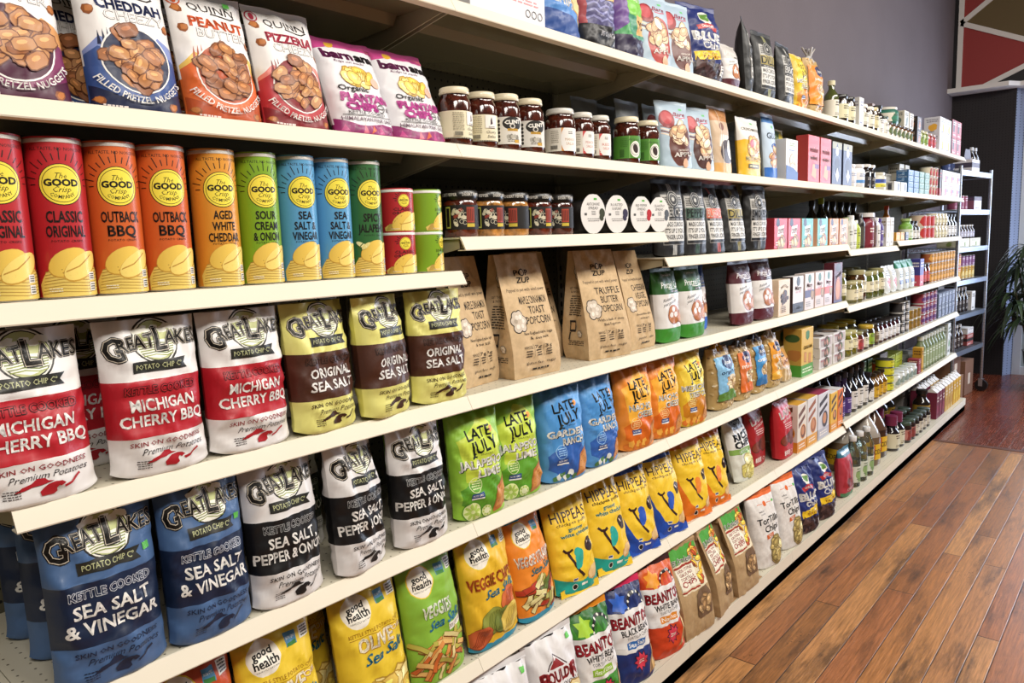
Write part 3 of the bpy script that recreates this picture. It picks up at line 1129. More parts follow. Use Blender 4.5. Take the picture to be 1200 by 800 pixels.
def art_lakes(W, H, flavour, base, band, kettle, skin, script, mapc):
    a = Art(W, H)
    bl = '17130f'
    # round lake badge
    a.E(0.06, 0.86, 0.235, 0.235, bl, n=26)
    a.E(0.06, 0.86, 0.218, 0.218, 'e8e6da', n=26)
    a.E(0.06, 0.86, 0.205, 0.205, bl, n=26)
    a.E(0.06, 0.86, 0.195, 0.195, 'b9bf83', n=26)
    for k in range(6):
        a.blob(-0.28 + 0.13 * k, 0.925 + 0.012 * (k % 2), 0.05, 'e9e8dc', k, 9, 0.4, 0.03)
    a.poly([(-0.32, 0.80), (-0.20, 0.765), (0.06, 0.745), (0.32, 0.765), (0.43, 0.80), (0.46, 0.86), (-0.34, 0.86)], 'edebdf')
    for k in range(6):
        y = 0.765 + 0.015 * k
        x0, x1 = -0.24 - 0.016 * k, 0.36 + 0.014 * k
        a.line([(x0, y), (x0 * 0.3 + x1 * 0.2, y + 0.008), (x1 * 0.6, y - 0.005), (x1, y + 0.004)], 0.011, '6d7a3a' if k % 2 else '8f9a52')
    # arched name
    for col, bo in ((bl, 0.075), ('cfc4b2', 0.045), (bl, 0.018)):
        a.T('G', -0.76, 0.822, 0.135, col, 0.15, bo)
        a.T('REAT', -0.34, 0.855, 0.085, col, 0.34, bo, rot=6)
        a.T('L', 0.16, 0.865, 0.135, col, 0.12, bo)
        a.T('AKES', 0.60, 0.868, 0.085, col, 0.34, bo, rot=0)
    # ribbon
    a.poly([(-0.52, 0.668), (0.60, 0.668), (0.52, 0.703), (0.62, 0.738), (-0.52, 0.738)], '23231f')
    a.T('POTATO CHIP C\u00ba', 0.02, 0.703, 0.032, 'b6b98a', 0.46, 0.01)
    a.T('KETTLE COOKED', 0.0, 0.562, 0.047, kettle, 0.72, 0.065)
    a.T('KETTLE COOKED', 0.0, 0.562, 0.047, band, 0.72, 0.012)
    for k, (t, w) in enumerate(flavour):
        a.T(t, 0.0, 0.466 - 0.098 * k, 0.070, 'f4f1ec', w, 0.024)
    a.T('SKIN ON GOODNESS', 0.02, 0.222, 0.030, skin, 0.74, 0.024)
    a.T('Premium Potatoes', 0.12, 0.172, 0.038, script, 0.66, -0.004, sh=0.42)
    michigan(a, 0.095, mapc)
    if base == '47648e':
        a.R(0.66, 0.70, 0.80, 0.74, '58b04a')
    a.lines(-0.62, -0.36, 0.06, 0.12, 4, script, 3, 0.35)
    return a

LAKES = {
 'cherry': (([('MICHIGAN', 0.64), ('CHERRY BBQ', 0.84)]), 'e6e3e1', 'b11f2b', '1c1416', '8d1b26', '2a2224', 'a91d28'),
 'salt': (([('ORIGINAL', 0.66), ('SEA SALT', 0.70)]), 'ded97f', '4c2c20', '16100c', '3a2418', '4b3a20', '3f2518'),
 'vinegar': (([('SEA SALT', 0.68), ('& VINEGAR', 0.82)]), '47648e', '14233f', 'c9cdd6', '16233f', '18243c', '1c2740'),
 'pepper': (([('SEA SALT,', 0.66), ('PEPPER & ONION', 0.96)]), 'dedbda', '121214', 'a9a9a9', '1a1a1c', '1e1e20', '19191b'),
}
def bag_lakes(kind, seed, W=0.165, H=0.250, D=0.085, lean=4, **kw):
    fl, base, band, ket, skin, scr, mp = LAKES[kind]
    kw.setdefault('crease', 1.3)
    return pouch('chip_bag', W, H, D, art_lakes(W, H, fl, base, band, ket, skin, scr, mp), ((0, 0.262, base), (0.262, 0.622, band), (0.622, 1, base)), seed, b0=0.72, vt=1.0, lean=lean, seal=False, e=3.0, pinch=0.03, flare=0.035, **kw)

# --- tall crisp cans
def art_crisp(r, h, lines, base, small=False, pepper=False):
    a = Art(2 * PI * r, h)
    C = 2 * PI * r
    a.R(-1, 0, 1, 1, base)
    f = 2 * r / C                       # one visible diameter as a share of the wrap
    bl = '1d1612'
    cy = 0.705
    q = 0.46 if h < 0.12 else 1.0
    if q == 1.0:
        a.T('ALL TASTE, NO NONSENSE', 0, 0.925, 0.020, bl, f * 1.05, 0.01)
    for k in range(15):
        t = PI * (k + 0.0) / 14
        l0, l1 = 0.47, 0.60 + (0.10 if k % 2 else 0.0)
        p = [(2 * (f * q * l * math.cos(t)), cy + f * q * C * l * math.sin(t) / h) for l in (l0, l1)]
        a.line(p, 0.006, bl)
    for rr, c in ((0.40, bl), (0.385, 'efdc49'), (0.345, bl), (0.333, 'efdc49')):
        a.E(0, cy, f * q * rr, f * q * rr, c, n=32)
    a.T('The', 0.0, cy + 0.055, 0.034, bl, f * 0.20 * q, 0.0, sh=0.4)
    a.T('GOOD', 0, cy + 0.012, 0.040, bl, f * 0.60 * q, 0.05)
    a.T('Crisp', 0, cy - 0.030, 0.036, bl, f * 0.32 * q, 0.0, sh=0.45)
    a.T('COMPANY', 0, cy - 0.078, 0.022, bl, f * 0.44 * q, 0.013, arc=-f * 0.34 * q)
    n = len(lines)
    y0 = 0.505 if n == 2 else 0.522
    for k, (t, w) in enumerate(lines):
        a.T(t, 0, y0 - (0.092 if n == 2 else 0.082) * k, 0.068 if n == 2 else 0.060, bl, f * w, 0.026)
    a.T('POTATO CRISPS', 0, 0.352 if n == 2 else 0.310, 0.014, bl, f * 0.56, 0.0)
    # heap of crisps
    a.poly([(-f * 1.2, 0.0), (f * 1.5, 0.0), (f * 1.5, 0.13), (f * 1.0, 0.19), (0.0, 0.21), (-f * 0.9, 0.16), (-f * 1.25, 0.08)], 'e2c768')
    for k in range(8):
        y = 0.018 + 0.020 * k
        a.line([(-f * (1.15 - 0.03 * k), y), (-f * 0.3, y + 0.015), (f * 0.6, y + 0.004), (f * 1.45, y + 0.02)], 0.005, 'a9843a')
    a.E(-f * 0.05, 0.215, f * 0.40, f * 0.26 * (0.5 + q / 2), 'c79a3e', 28)
    a.E(-f * 0.05, 0.219, f * 0.385, f * 0.245, 'e8c458', 28)
    a.E(f * 0.45, 0.190, f * 0.42, f * 0.22, 'c79a3e', 35)
    a.E(f * 0.45, 0.195, f * 0.405, f * 0.205, 'efd574', 35)
    a.line([(-f * 0.3, 0.15), (f * 0.3, 0.19), (f * 0.85, 0.262)], 0.008, 'b98c38')
    a.R(f * 0.68, 0.10, f * 0.98, 0.15, 'e9e6df')
    a.lines(f * 0.71, f * 0.95, 0.105, 0.145, 3, bl, 4)
    a.R(f * 0.68, 0.03, f * 0.98, 0.085, 'e9e6df')
    a.lines(f * 0.71, f * 0.95, 0.035, 0.08, 3, bl, 6)
    a.lines(-f * 0.85, -f * 0.35, 0.03, 0.06, 2, 'f0e8cf', 5, 0.4)
    if pepper:
        a.E(-f * 0.72, 0.27, f * 0.16, f * 0.06, 'f0e6a8', -30)
        a.E(-f * 0.5, 0.26, f * 0.14, f * 0.05, 'e7d98c', 40)
        a.line([(-f * 0.85, 0.25), (-f * 0.6, 0.29)], 0.008, '3c6b2c')
    return a

# --- filled pretzel nuggets
def art_nugget(W, H, name, name2, c1, c2, hill, nc):
    a = Art(W, H, None)
    a.poly([(-1, 0.40), (-0.7, 0.50), (-0.4, 0.46), (-0.1, 0.53), (0.3, 0.47), (0.6, 0.54), (1, 0.47), (1, 0.3), (-1, 0.3)], hill)
    a.poly([(-1, 0.0), (1, 0.0), (1, 0.36), (0.7, 0.42), (0.35, 0.37), (0.0, 0.43), (-0.4, 0.38), (-0.75, 0.43), (-1, 0.37)], c1)
    a.poly([(-1, 0.0), (1, 0.0), (1, 0.17), (0.5, 0.10), (0.0, 0.075), (-0.5, 0.10), (-1, 0.17)], c2)
    for k in range(3):
        a.poly([(-0.74 + 0.09 * k, 0.44), (-0.70 + 0.09 * k, 0.54 + 0.01 * k), (-0.66 + 0.09 * k, 0.44)], c2)
    for dx, dy in ((-0.82, 0.83), (-0.78, 0.68), (0.86, 0.62), (-0.85, 0.06), (0.72, 0.05)):
        a.blob(dx, dy, 0.055, '8c4f25', int(90 + dx * 10), 8, 0.25)
        a.blob(dx, dy + 0.005, 0.040, 'b87138', int(91 + dx * 10), 8, 0.25)
    a.T('QUINN', 0.05, 0.86, 0.060, '221d1d', 0.62, -0.002, stretch=1.1)
    a.line([(0.0, 0.822), (0.3, 0.812), (0.55, 0.806), (0.68, 0.826)], 0.016, '221d1d')
    a.ring(-0.82, 0.90, 0.075, 0.014, nc)
    a.E(-0.82, 0.90, 0.03, 0.05, nc)
    a.T(name, 0.08, 0.735, 0.072, nc, 0.72, 0.045)
    a.T(name2, 0.14, 0.655, 0.066, '3d3a3c', 0.66, 0.012)
    a.T(name2, 0.14, 0.655, 0.066, 'ebe8e6', 0.66, -0.012)
    a.E(0.02, 0.355, 0.375, 0.375, 'ece8e2', n=30)
    a.E(0.02, 0.355, 0.358, 0.358, c2, n=30)
    a.pile(0.02, 0.37, 0.60, 0.19, 34, ['a5683a', 'b0743f', '8f5630', 'b98250'], 0.092, len(name) * 3 + ord(name[1]), 0.62, '6a3614', 0.05, 1, 12)
    a.T('FILLED PRETZEL NUGGETS', 0.02, 0.080, 0.042, 'f2eee8', 1.02, 0.02, arc=-0.50)
    a.lines(-0.8, -0.35, 0.015, 0.035, 1, 'e8dcd8', 4)
    if name == 'PEANUT':
        a.R(0.42, 0.89, 0.58, 0.925, '58b04a')
    return a
def bag_nugget(name, name2, c1, c2, hill, nc, seed, W=0.140, H=0.230, D=0.07, lean=13):
    return pouch('pretzel_nugget_bag', W, H, D, art_nugget(W, H, name, name2, c1, c2, hill, nc), ((0, 0.30, c1), (0.30, 1, 'e7e4e2')), seed, b0=0.85, vt=0.95, lean=lean, e=3.2, full=0.5, pinch=0.02, crease=0.9)

# --- plantain chips
def art_plantain(W, H):
    a = Art(W, H)
    a.poly([(-1, 0), (1, 0), (1, 0.10), (0.4, 0.13), (-0.3, 0.09), (-1, 0.16)], '8e2a68')
    for k in range(7):
        x = -0.9 + 0.28 * k
        a.poly([(x, 0.02), (x + 0.2, 0.03 + 0.03 * (k % 2)), (x + 0.1, 0.11)], ['b8417f', '7a2358', 'c9657a', 'd0663f'][k % 4])
    a.poly([(-1, 0.97), (-0.2, 0.98), (-0.5, 0.90), (-1, 0.86)], 'c4488a')
    a.poly([(0.2, 0.99), (1, 0.97), (1, 0.90)], 'd86a86')
    a.E(-0.45, 0.93, 0.10, 0.05, 'e0b03c', 30)
    a.T('barn', -0.42, 0.815, 0.088, '5d1a48', 0.44, 0.06)
    a.T('ana', 0.50, 0.815, 0.088, '1d1519', 0.36, 0.06)
    a.T('Ridge cut snacks', -0.15, 0.742, 0.026, '5d1a48', 0.50, 0.0, sh=0.3)
    a.pile(-0.05, 0.60, 0.42, 0.075, 13, ['ecd06a', 'e4c050', 'f0dc86'], 0.13, 4, 0.62, 'a8822e')
    for k in range(5):
        a.line([(-0.10 + 0.07 * k, 0.55), (0.0 + 0.07 * k, 0.66)], 0.010, 'b89338')
    a.E(0.52, 0.55, 0.09, 0.075, 'e9b7a4')
    a.T('Organic', -0.30, 0.465, 0.050, '1f191b', 0.46, 0.015)
    a.T('PLANTAIN', 0.05, 0.375, 0.072, 'b4378a', 0.80, 0.07)
    a.T('CHIPS', -0.16, 0.285, 0.072, 'b4378a', 0.50, 0.07)
    a.ring(0.46, 0.285, 0.06, 0.012, '3a3436')
    a.R(0.36, 0.281, 0.56, 0.289, '3a3436')
    a.R(0.66, 0.265, 0.90, 0.305, '8a8688')
    a.T('KETTLE COOKED', -0.05, 0.222, 0.030, '2a2325', 0.62, 0.01)
    a.line([(-0.8, 0.197), (0.85, 0.197)], 0.008, '2a2325')
    a.T('HIMALAYAN PINK SALT', 0.0, 0.160, 0.036, '5d3a52', 0.84, 0.01)
    return a

# --- kraft popcorn sacks
def cloud(a, cx, cy, r, seed=1, line='231d1a', fill='cdbfae'):
    K = [(0, 0, 0.62), (0.55, 0.1, 0.42), (-0.55, 0.12, 0.42), (0.15, 0.58, 0.45), (-0.35, 0.55, 0.42), (0.38, -0.45, 0.42), (-0.3, -0.5, 0.44)]
    for dx, dy, q in K:
        a.E(cx + 2 * dx * r, cy + dy * r * a.W / a.H, (q + 0.09) * r, (q + 0.09) * r, line, n=18)
    for dx, dy, q in K:
        a.E(cx + 2 * dx * r, cy + dy * r * a.W / a.H, q * r, q * r, fill, n=18)
    for dx, dy, q in K[1:]:
        a.E(cx + 2 * dx * r * 0.8, cy + dy * r * 0.8 * a.W / a.H, q * r * 0.5, q * r * 0.5, 'e6ddd0' if dx > -0.4 else 'b3a593', n=14)

def art_popcorn(W, H, l1, l2, l3, sub):
    a = Art(W, H)
    k = '2a231e'
    a.T('POP', 0.05, 0.845, 0.045, k, 0.30, 0.03)
    a.E(0.05, 0.848, 0.055, 0.055, k)
    a.E(0.05, 0.848, 0.038, 0.038, 'e2cfb0')
    a.T('ZUP', 0.08, 0.785, 0.045, k, 0.30, 0.03)
    a.T('Popped in pot with wind power', 0.06, 0.708, 0.028, k, 0.86, 0.0, sh=0.1)
    for i, (t, w) in enumerate(((l1, 0.62 if l2 else 0.7), (l2, 0.42), (l3, 0.56))):
        a.T(t, 0.26 if i or len(l1) < 10 else 0.22, 0.622 - 0.082 * i, 0.060, k, w if len(t) > 5 else 0.36, 0.012)
    cloud(a, -0.60, 0.455, 0.15)
    a.T(sub[0], 0.10, 0.358, 0.024, k, 0.62, 0.0)
    a.T(sub[1], 0.12, 0.318, 0.024, k, 0.40, 0.0)
    for i in range(3):
        x = -0.42 + 0.42 * i
        a.T(('WHOLE', '7g', '3g')[i], x, 0.245, 0.024, k, 0.16, 0.0)
        a.lines(x - 0.12, x + 0.12, 0.165, 0.225, 3, k, i, 0.45)
        if i:
            a.line([(x - 0.21, 0.16), (x - 0.21, 0.265)], 0.005, k)
    a.T('gluten free   vegan', 0.08, 0.118, 0.024, k, 0.62, 0.0)
    a.lines(-0.3, 0.45, 0.055, 0.078, 1, k, 8, 0.6)
    return a
def art_popside(W, H):
    a = Art(W, H)
    k = '2a231e'
    cloud(a, 0.15, 0.80, 0.20)
    a.T('GET THE POPCORN', 0.1, 0.655, 0.022, k, 0.72, 0.0)
    a.T('& NON GUILT', 0.1, 0.622, 0.022, k, 0.60, 0.0)
    a.lines(-0.55, 0.75, 0.40, 0.59, 9, k, 2, 0.4)
    a.R(-0.35, 0.255, 0.10, 0.36, k)
    a.R(-0.27, 0.275, 0.02, 0.34, 'b8956a')
    a.line([(-0.3, 0.25), (-0.4, 0.18)], 0.06, k)
    cloud(a, 0.45, 0.24, 0.09)
    a.lines(-0.45, 0.7, 0.13, 0.18, 3, k, 5, 0.4)
    return a
def bag_popcorn(seed, l1, l2, l3, sub, W=0.185, H=0.32, D=0.11, side=True):
    return paperbag('popcorn_sack', W, H, D, art_popcorn(W, H, l1, l2, l3, sub), art_popside(D, H) if side else None, 'c9ad86', seed, 5.0, 0.22, 0.022, False, topdepth=0.16, wr=2.4, taper=0.11)

# --- pretzel bags
def art_pretzelco(W, H, c):
    a = Art(W, H)
    a.R(-0.42, 0.885, 0.42, 0.915, 'a9a092')
    a.R(-0.40, 0.889, 0.40, 0.911, c)
    a.lines(-0.36, 0.36, 0.892, 0.908, 1, 'd8d2c8', 2)
    a.T('Pretzel Co', 0.0, 0.775, 0.082, 'ece8e2', 0.72, -0.004, sh=0.35)
    a.line([(-0.2, 0.722), (0.1, 0.716), (0.75, 0.735)], 0.012, 'ece8e2')
    a.R(-0.05, 0.668, 0.9, 0.70, '15130f')
    a.T('SEASONED PRETZELS', 0.42, 0.684, 0.014, 'e8e4de', 0.42, 0.0)
    a.T('Release', -0.36, 0.585, 0.040, '2d2a2a', 0.34, 0.0, sh=0.5, rot=10)
    a.T('your pretzel!', -0.22, 0.535, 0.040, '2d2a2a', 0.52, 0.0, sh=0.5, rot=10)
    for k in range(6):
        a.R(0.50 + 0.02 * k, 0.46 + 0.016 * k, 0.95, 0.468 + 0.016 * k, '7c4322')
    a.E(0.0, 0.375, 0.24, 0.22, '7c3f18', 0, 26)
    a.E(0.0, 0.378, 0.225, 0.205, 'b0692f', 0, 26)
    for x, y in ((-0.20, 0.375), (0.16, 0.375), (-0.02, 0.445)):
        a.E(x, y, 0.068, 0.06, 'e6e3e0')
    for k in range(9):
        a.E(-0.3 + 0.075 * k, 0.33 + 0.012 * ((k * 5) % 7), 0.008, 0.008, 'f4efe6', n=6)
    a.blob(0.62, 0.33, 0.15, '8a4a20', 3, 12, 0.3, 0.16)
    a.blob(0.60, 0.335, 0.12, 'c07c44', 4, 12, 0.3, 0.12)
    a.blob(0.82, 0.28, 0.09, 'd9a87a', 5, 10, 0.3)
    return a
def bag_pretzelco(c, c2, seed, W=0.17, H=0.249, D=0.065, lean=5):
    return pouch('pretzel_bag', W, H, D, art_pretzelco(W, H, c), ((0, 0.20, c2), (0.20, 0.655, 'dddad8'), (0.655, 1, c)), seed, b0=0.7, vt=0.95, lean=lean, e=3.0, crease=0.6, sealcol=c, pinch=0.03)

# --- rounded-lettered tortilla crisps in lime, blue and orange
def art_july(W, H, l1, l2, c2, accent, txt='141f1b'):
    a = Art(W, H)
    a.blob(0.05, 0.60, 0.42, accent[0], 3, 16, 0.18, 0.5)
    a.blob(0.0, 0.22, 0.40, c2, 5, 18, 0.12, 0.30)
    a.E(0.48, 0.79, 0.05, 0.05, 'e0902a')
    a.T('LATE', -0.02, 0.775, 0.092, txt, 0.46, 0.028, rot=6)
    a.T('JULY', 0.12, 0.66, 0.108, txt, 0.52, 0.028, rot=6)
    a.line([(-0.22, 0.60), (-0.30, 0.575), (-0.18, 0.565)], 0.03, txt)
    a.T('SNACKS', 0.18, 0.583, 0.016, txt, 0.24, 0.0)
    for dx, dy, c in ((0.03, -0.006, txt), (0, 0, 'f0eee6')):
        a.T(l1, 0.0 + dx, 0.510 + dy, 0.068, c, 0.82 if len(l1) > 5 else 0.6, 0.034)
        a.T(l2, 0.22 + dx, 0.420 + dy, 0.068, c, 0.46 if len(l2) < 8 else 0.7, 0.034)
    a.ring(-0.36, 0.325, 0.115, 0.010, accent[1])
    for k in range(4):
        a.lines(-0.52, -0.20, 0.285 + 0.022 * k, 0.303 + 0.022 * k, 1, accent[1], k, 0.6)
    a.R(-0.54, 0.205, -0.10, 0.255, '2c4a86')
    a.R(-0.54, 0.195, -0.10, 0.209, 'e9e9e4')
    a.T('NON GMO', -0.32, 0.232, 0.020, 'e9e9e4', 0.18, 0.01)
    a.poly([(0.30, 0.03), (0.95, 0.06), (0.98, 0.36), (0.45, 0.25)], 'b5703a')
    a.poly([(0.40, 0.07), (0.93, 0.10), (0.95, 0.31), (0.50, 0.22)], 'cc8d4c')
    for k in range(9):
        a.E(0.5 + 0.05 * k, 0.12 + 0.02 * ((k * 3) % 7), 0.010, 0.010, '8f5426', n=6)
    return a
def lime(a, cx, cy, r):
    a.E(cx, cy, r, r, '4f8a24')
    a.E(cx, cy, r * 0.92, r * 0.92, 'd8e3a0')
    for k in range(8):
        t = 2 * PI * k / 8 + 0.2
        a.E(cx + 2 * r * 0.5 * math.cos(t), cy + r * 0.5 * math.sin(t) * a.W / a.H, r * 0.34, r * 0.15, 'a9c65a', math.degrees(t))
def bag_july(kind, seed, W=0.168, H=0.268, D=0.08, lean=6):
    spec = {'lime': ('JALAPE\u00d1O', 'LIME', '8fbf3a', '5d9c2c', ('c3d648', 'dfe9b0')),
            'ranch': ('GARDEN', 'RANCH', '5596d2', '2f5fae', ('4a8fd0', '9fcaf0')),
            'nacho': ('NACHO', 'CHEESE', 'e58a2e', 'd96a1c', ('f3b23c', 'f6d89a')),
            'mex': ('MEXICAN', 'STREET CORN', 'dcb62c', 'c9821e', ('ecd24a', 'f3e5a0'))}[kind]
    a = art_july(W, H, spec[0], spec[1], spec[3], spec[4])
    if kind == 'lime':
        lime(a, -0.50, 0.085, 0.16)
        lime(a, 0.02, 0.07, 0.10)
        a.E(0.02, 0.07, 0.05, 0.05, 'e4ecc0')
    elif kind == 'ranch':
        for k in range(7):
            a.blob(-0.6 + 0.13 * k, 0.05 + 0.02 * (k % 3), 0.05, 'e6ece8' if k % 2 else '4c7c4a', k, 9, 0.4)
    else:
        for k in range(7):
            a.blob(-0.75 + 0.17 * k, 0.06 + 0.03 * (k % 2), 0.075, 'eeb04a' if k % 2 else 'd3742a', k, 5, 0.3)
    return pouch('tortilla_crisp_bag', W, H, D, a, ((0, 1, spec[2]),), seed, b0=0.62, vt=0.945, lean=lean, e=2.8, crease=1.2, pinch=0.04)

# --- yellow bags with a round badge
def art_good(W, H, base, l1, l2, c1, food, script, kettle=None):
    a = Art(W, H)
    a.E(-0.40, 0.80, 0.21, 0.21, 'e7c93a')
    a.E(-0.40, 0.80, 0.195, 0.195, 'ece6d8')
    a.T('good', -0.42, 0.832, 0.044, '17130f', 0.24, 0.03, rot=4)
    a.T('health', -0.38, 0.778, 0.048, '17130f', 0.30, 0.03, rot=4)
    a.T('PERFECTLY NATURAL', -0.36, 0.735, 0.010, '17130f', 0.28, 0.0, rot=4)
    a.R(0.18, 0.80, 0.48, 0.88, '4c88b0')
    a.R(0.20, 0.80, 0.46, 0.825, '3a7a3a')
    a.T('NON GMO', 0.33, 0.85, 0.018, 'f0efe8', 0.12, 0.0)
    a.R(0.58, 0.81, 0.86, 0.885, 'e6e3da')
    a.lines(0.62, 0.83, 0.815, 0.88, 4, '17130f', 3)
    if kettle:
        a.T(kettle, 0.05, 0.655, 0.026, '9a6a12', 0.80, 0.0)
        a.line([(-0.75, 0.63), (0.85, 0.63)], 0.005, '9a6a12')
    for dx, c in ((0.02, c1[1]), (0.0, c1[0])):
        a.T(l1, -0.05 + dx, 0.575 - dx * 0.2, 0.092, c, 0.86 if len(l1) > 7 else 0.52, 0.03 if c1[1] else 0.0)
        if l2:
            a.T(l2, 0.66 + dx, 0.60 - dx * 0.2, 0.034, c, 0.20, 0.0)
    a.T('Sea Salt', 0.18, 0.475, 0.068, script, 0.62, 0.02, sh=0.45, rot=5)
    if food == 'chips':
        a.pile(0.15, 0.17, 0.85, 0.17, 24, ['ecd078', 'e3c25e', 'f0dc92', 'd9b44c'], 0.17, 7, 0.66, 'b08c34')
    elif food == 'straws':
        rg = random.Random(5)
        a.R(0.25, 0.375, 0.9, 0.435, 'eae6dc')
        a.T('30% LESS FAT', 0.56, 0.405, 0.030, '3f2a20', 0.30, 0.01)
        for k in range(34):
            x, y = rg.uniform(-0.8, 0.8), rg.uniform(0.06, 0.33)
            t = rg.uniform(-0.8, 1.2)
            c = rg.choice(['d9c98a', 'c9662e', 'b8b04e', 'e2b56c', '97993a', 'd78c46'])
            dx, dy = 0.30 * math.cos(t), 0.075 * math.sin(t)
            a.line([(x - dx, y - dy), (x, y + 0.008), (x + dx, y + dy)], 0.075, '7a4a1c')
            a.line([(x - dx, y - dy + 0.003), (x, y + 0.011), (x + dx, y + dy + 0.003)], 0.058, c)
    elif food == 'ridged':
        for x, y, r, c, ln in ((0.45, 0.36, 0.20, 'cf6a38', '9c4222'), (-0.30, 0.24, 0.22, '8d9440', '5c6626'), (-0.70, 0.13, 0.19, 'c05c34', '8d3a20'), (0.10, 0.22, 0.20, '6f7c34', '4c5a22'), (0.45, 0.20, 0.24, 'dcc05a', 'a98c34')):
            a.E(x, y, r, r * 0.8, ln, 30, 24)
            a.E(x, y + 0.004, r * 0.95, r * 0.75, c, 30, 24)
            for k in range(-3, 4):
                a.line([(x - 0.6 * r + 0.12 * k * r * 4 * 0.5, y - 0.35 * r), (x + 0.5 * r + 0.12 * k * r * 4 * 0.5, y + 0.35 * r)], 0.012, ln)
    elif food == 'veg':
        rg = random.Random(9)
        for k in range(26):
            x, y = rg.uniform(-0.7, 0.75), rg.uniform(0.10, 0.36)
            t = rg.uniform(-0.3, 1.3)
            c = rg.choice(['dfd394', 'b23a26', '5d7030', 'cfc27c', '8c2f22', 'a8a452'])
            dx, dy = 0.30 * math.cos(t), 0.08 * math.sin(t)
            a.line([(x - dx, y - dy), (x + dx, y + dy)], 0.10, '5a3216')
            a.line([(x - dx, y - dy + 0.003), (x + dx, y + dy + 0.003)], 0.078, c)
    return a
def bag_good(kind, seed, W=0.168, H=0.30, D=0.08, lean=9):
    K = {'olive': ('e3c233', 'OLIVE', 'OIL', ('f0e6c8', 'b0701c'), 'chips', '1f6f8c', 'KETTLE STYLE POTATO CHIPS', '1f6f8c', 'd8b52c'),
         'straws': ('86b43c', 'VEGGIES', '', ('e9eed8', '5d8a2c'), 'straws', '2c7fae', None, '3f7f8c', '86b43c'),
         'chips': ('e2b52c', 'VEGGIE CHIPS', '', ('a8481c', 'd89a2c'), 'ridged', '2c7f9c', None, '3f7f8c', 'e8c53a'),
         'sticks': ('e98a2c', 'VEGGIE STRAWS', '', ('f3ead8', 'c0461c'), 'veg', '2c7f8c', None, '2f8fae', 'e98a2c'),
         'sweet': ('b84a26', 'SWEET POTATO', '', ('f3ead8', '7c2a14'), 'chips', '1f6f8c', 'KETTLE STYLE', '27798c', 'b84a26')}[kind]
    a = art_good(W, H, K[0], K[1], K[2], K[3], K[4], K[5], K[6])
    bands = ((0, 0.06, '2f8fae' if kind in ('sticks', 'chips') else K[8]), (0.06, 0.92, K[0]), (0.92, 1, K[7]))
    return pouch('vegetable_chip_bag', W, H, D, a, bands, seed, b0=0.55, vt=0.95, lean=lean, e=2.8, crease=1.2, sealcol=K[7], pinch=0.03)

# --- chickpea puffs with the one-line face
def art_puffs(W, H, c, flav, nose):
    a = Art(W, H)
    k = '33191c'
    a.T('HIPPEAS', 0.02, 0.795, 0.098, k, 0.82, 0.012)
    a.T('chickpea puffs', 0.05, 0.722, 0.030, k, 0.72, 0.02)
    if flav:
        for dx, cc in ((0.012, 'f4efda'), (0, '1f8a84')):
            a.T(flav[0], 0.12 + dx, 0.665, 0.036, cc, 0.34, 0.03)
            a.T(flav[1], 0.14 + dx, 0.612, 0.036, cc, 0.74, 0.03)
    y = -0.03 if flav else 0.03
    for dx in (0.58,):
        a.E(dx, 0.50 + y, 0.105, 0.125, '2c1714', 8)
        a.E(dx - 0.07, 0.525 + y, 0.012, 0.035, 'e8d6c0', 20)
    a.line([(-0.62, 0.515 + y), (-0.52, 0.485 + y), (-0.36, 0.480 + y), (-0.22, 0.50 + y)], 0.045, k)
    a.line([(-0.44, 0.485 + y), (-0.28, 0.38 + y), (-0.06, 0.27 + y), (0.16, 0.20 + y)], 0.05, k)
    a.blob(0.02, 0.39 + y, 0.10, nose, 3, 14, 0.06, 0.17, rot=-20)
    a.E(0.0, 0.455 + y, 0.08, 0.08, nose)
    # foot of the bag
    a.poly([(-1, 0.0), (1, 0.0), (1, 0.235), (0.55, 0.18), (0.1, 0.12), (-0.4, 0.15), (-1, 0.20)], c)
    if not flav:
        a.poly([(-1, 0.0), (-1, 0.62), (-0.80, 0.36), (-0.52, 0.20), (-0.2, 0.13), (-0.2, 0.0)], c)
    a.blob(0.62, 0.17, 0.14, 'c99a5c', 2, 12, 0.25, 0.12, rot=30)
    a.blob(0.60, 0.18, 0.12, 'e2bf86', 6, 12, 0.25, 0.10, rot=30)
    a.E(-0.30, 0.085, 0.055, 0.055, '1d1a1a')
    a.ring(-0.30, 0.085, 0.055, 0.010, 'ece8da')
    a.R(0.0, 0.075, 0.30, 0.10, 'ece8da')
    a.R(-0.40, 0.15, -0.18, 0.185, 'ece8da')
    a.R(-0.38, 0.16, -0.20, 0.182, '2c4a86')
    return a
def bag_puffs(kind, seed, W=0.166, H=0.285, D=0.075, lean=15):
    c, fl, nose = {'teal': ('1fa092', ('groovy', 'white cheddar'), '2aa79a'), 'blue': ('1d49a8', None, '2a55b8'), 'orange': ('e0741c', None, 'e8862c')}[kind]
    yb = 'ecc530'
    bands = ((0, 0.05, 'ecc530' if kind == 'teal' else c), (0.05, 0.90, yb), (0.90, 1, yb if kind == 'teal' else c))
    return pouch('chickpea_puff_bag', W, H, D, art_puffs(W, H, c, fl, nose), bands, seed, b0=0.45, vt=0.94, lean=lean, e=2.6, crease=1.1, sealcol=(yb if kind != 'orange' else c), pinch=0.03, botseal=c if kind != 'teal' else yb)

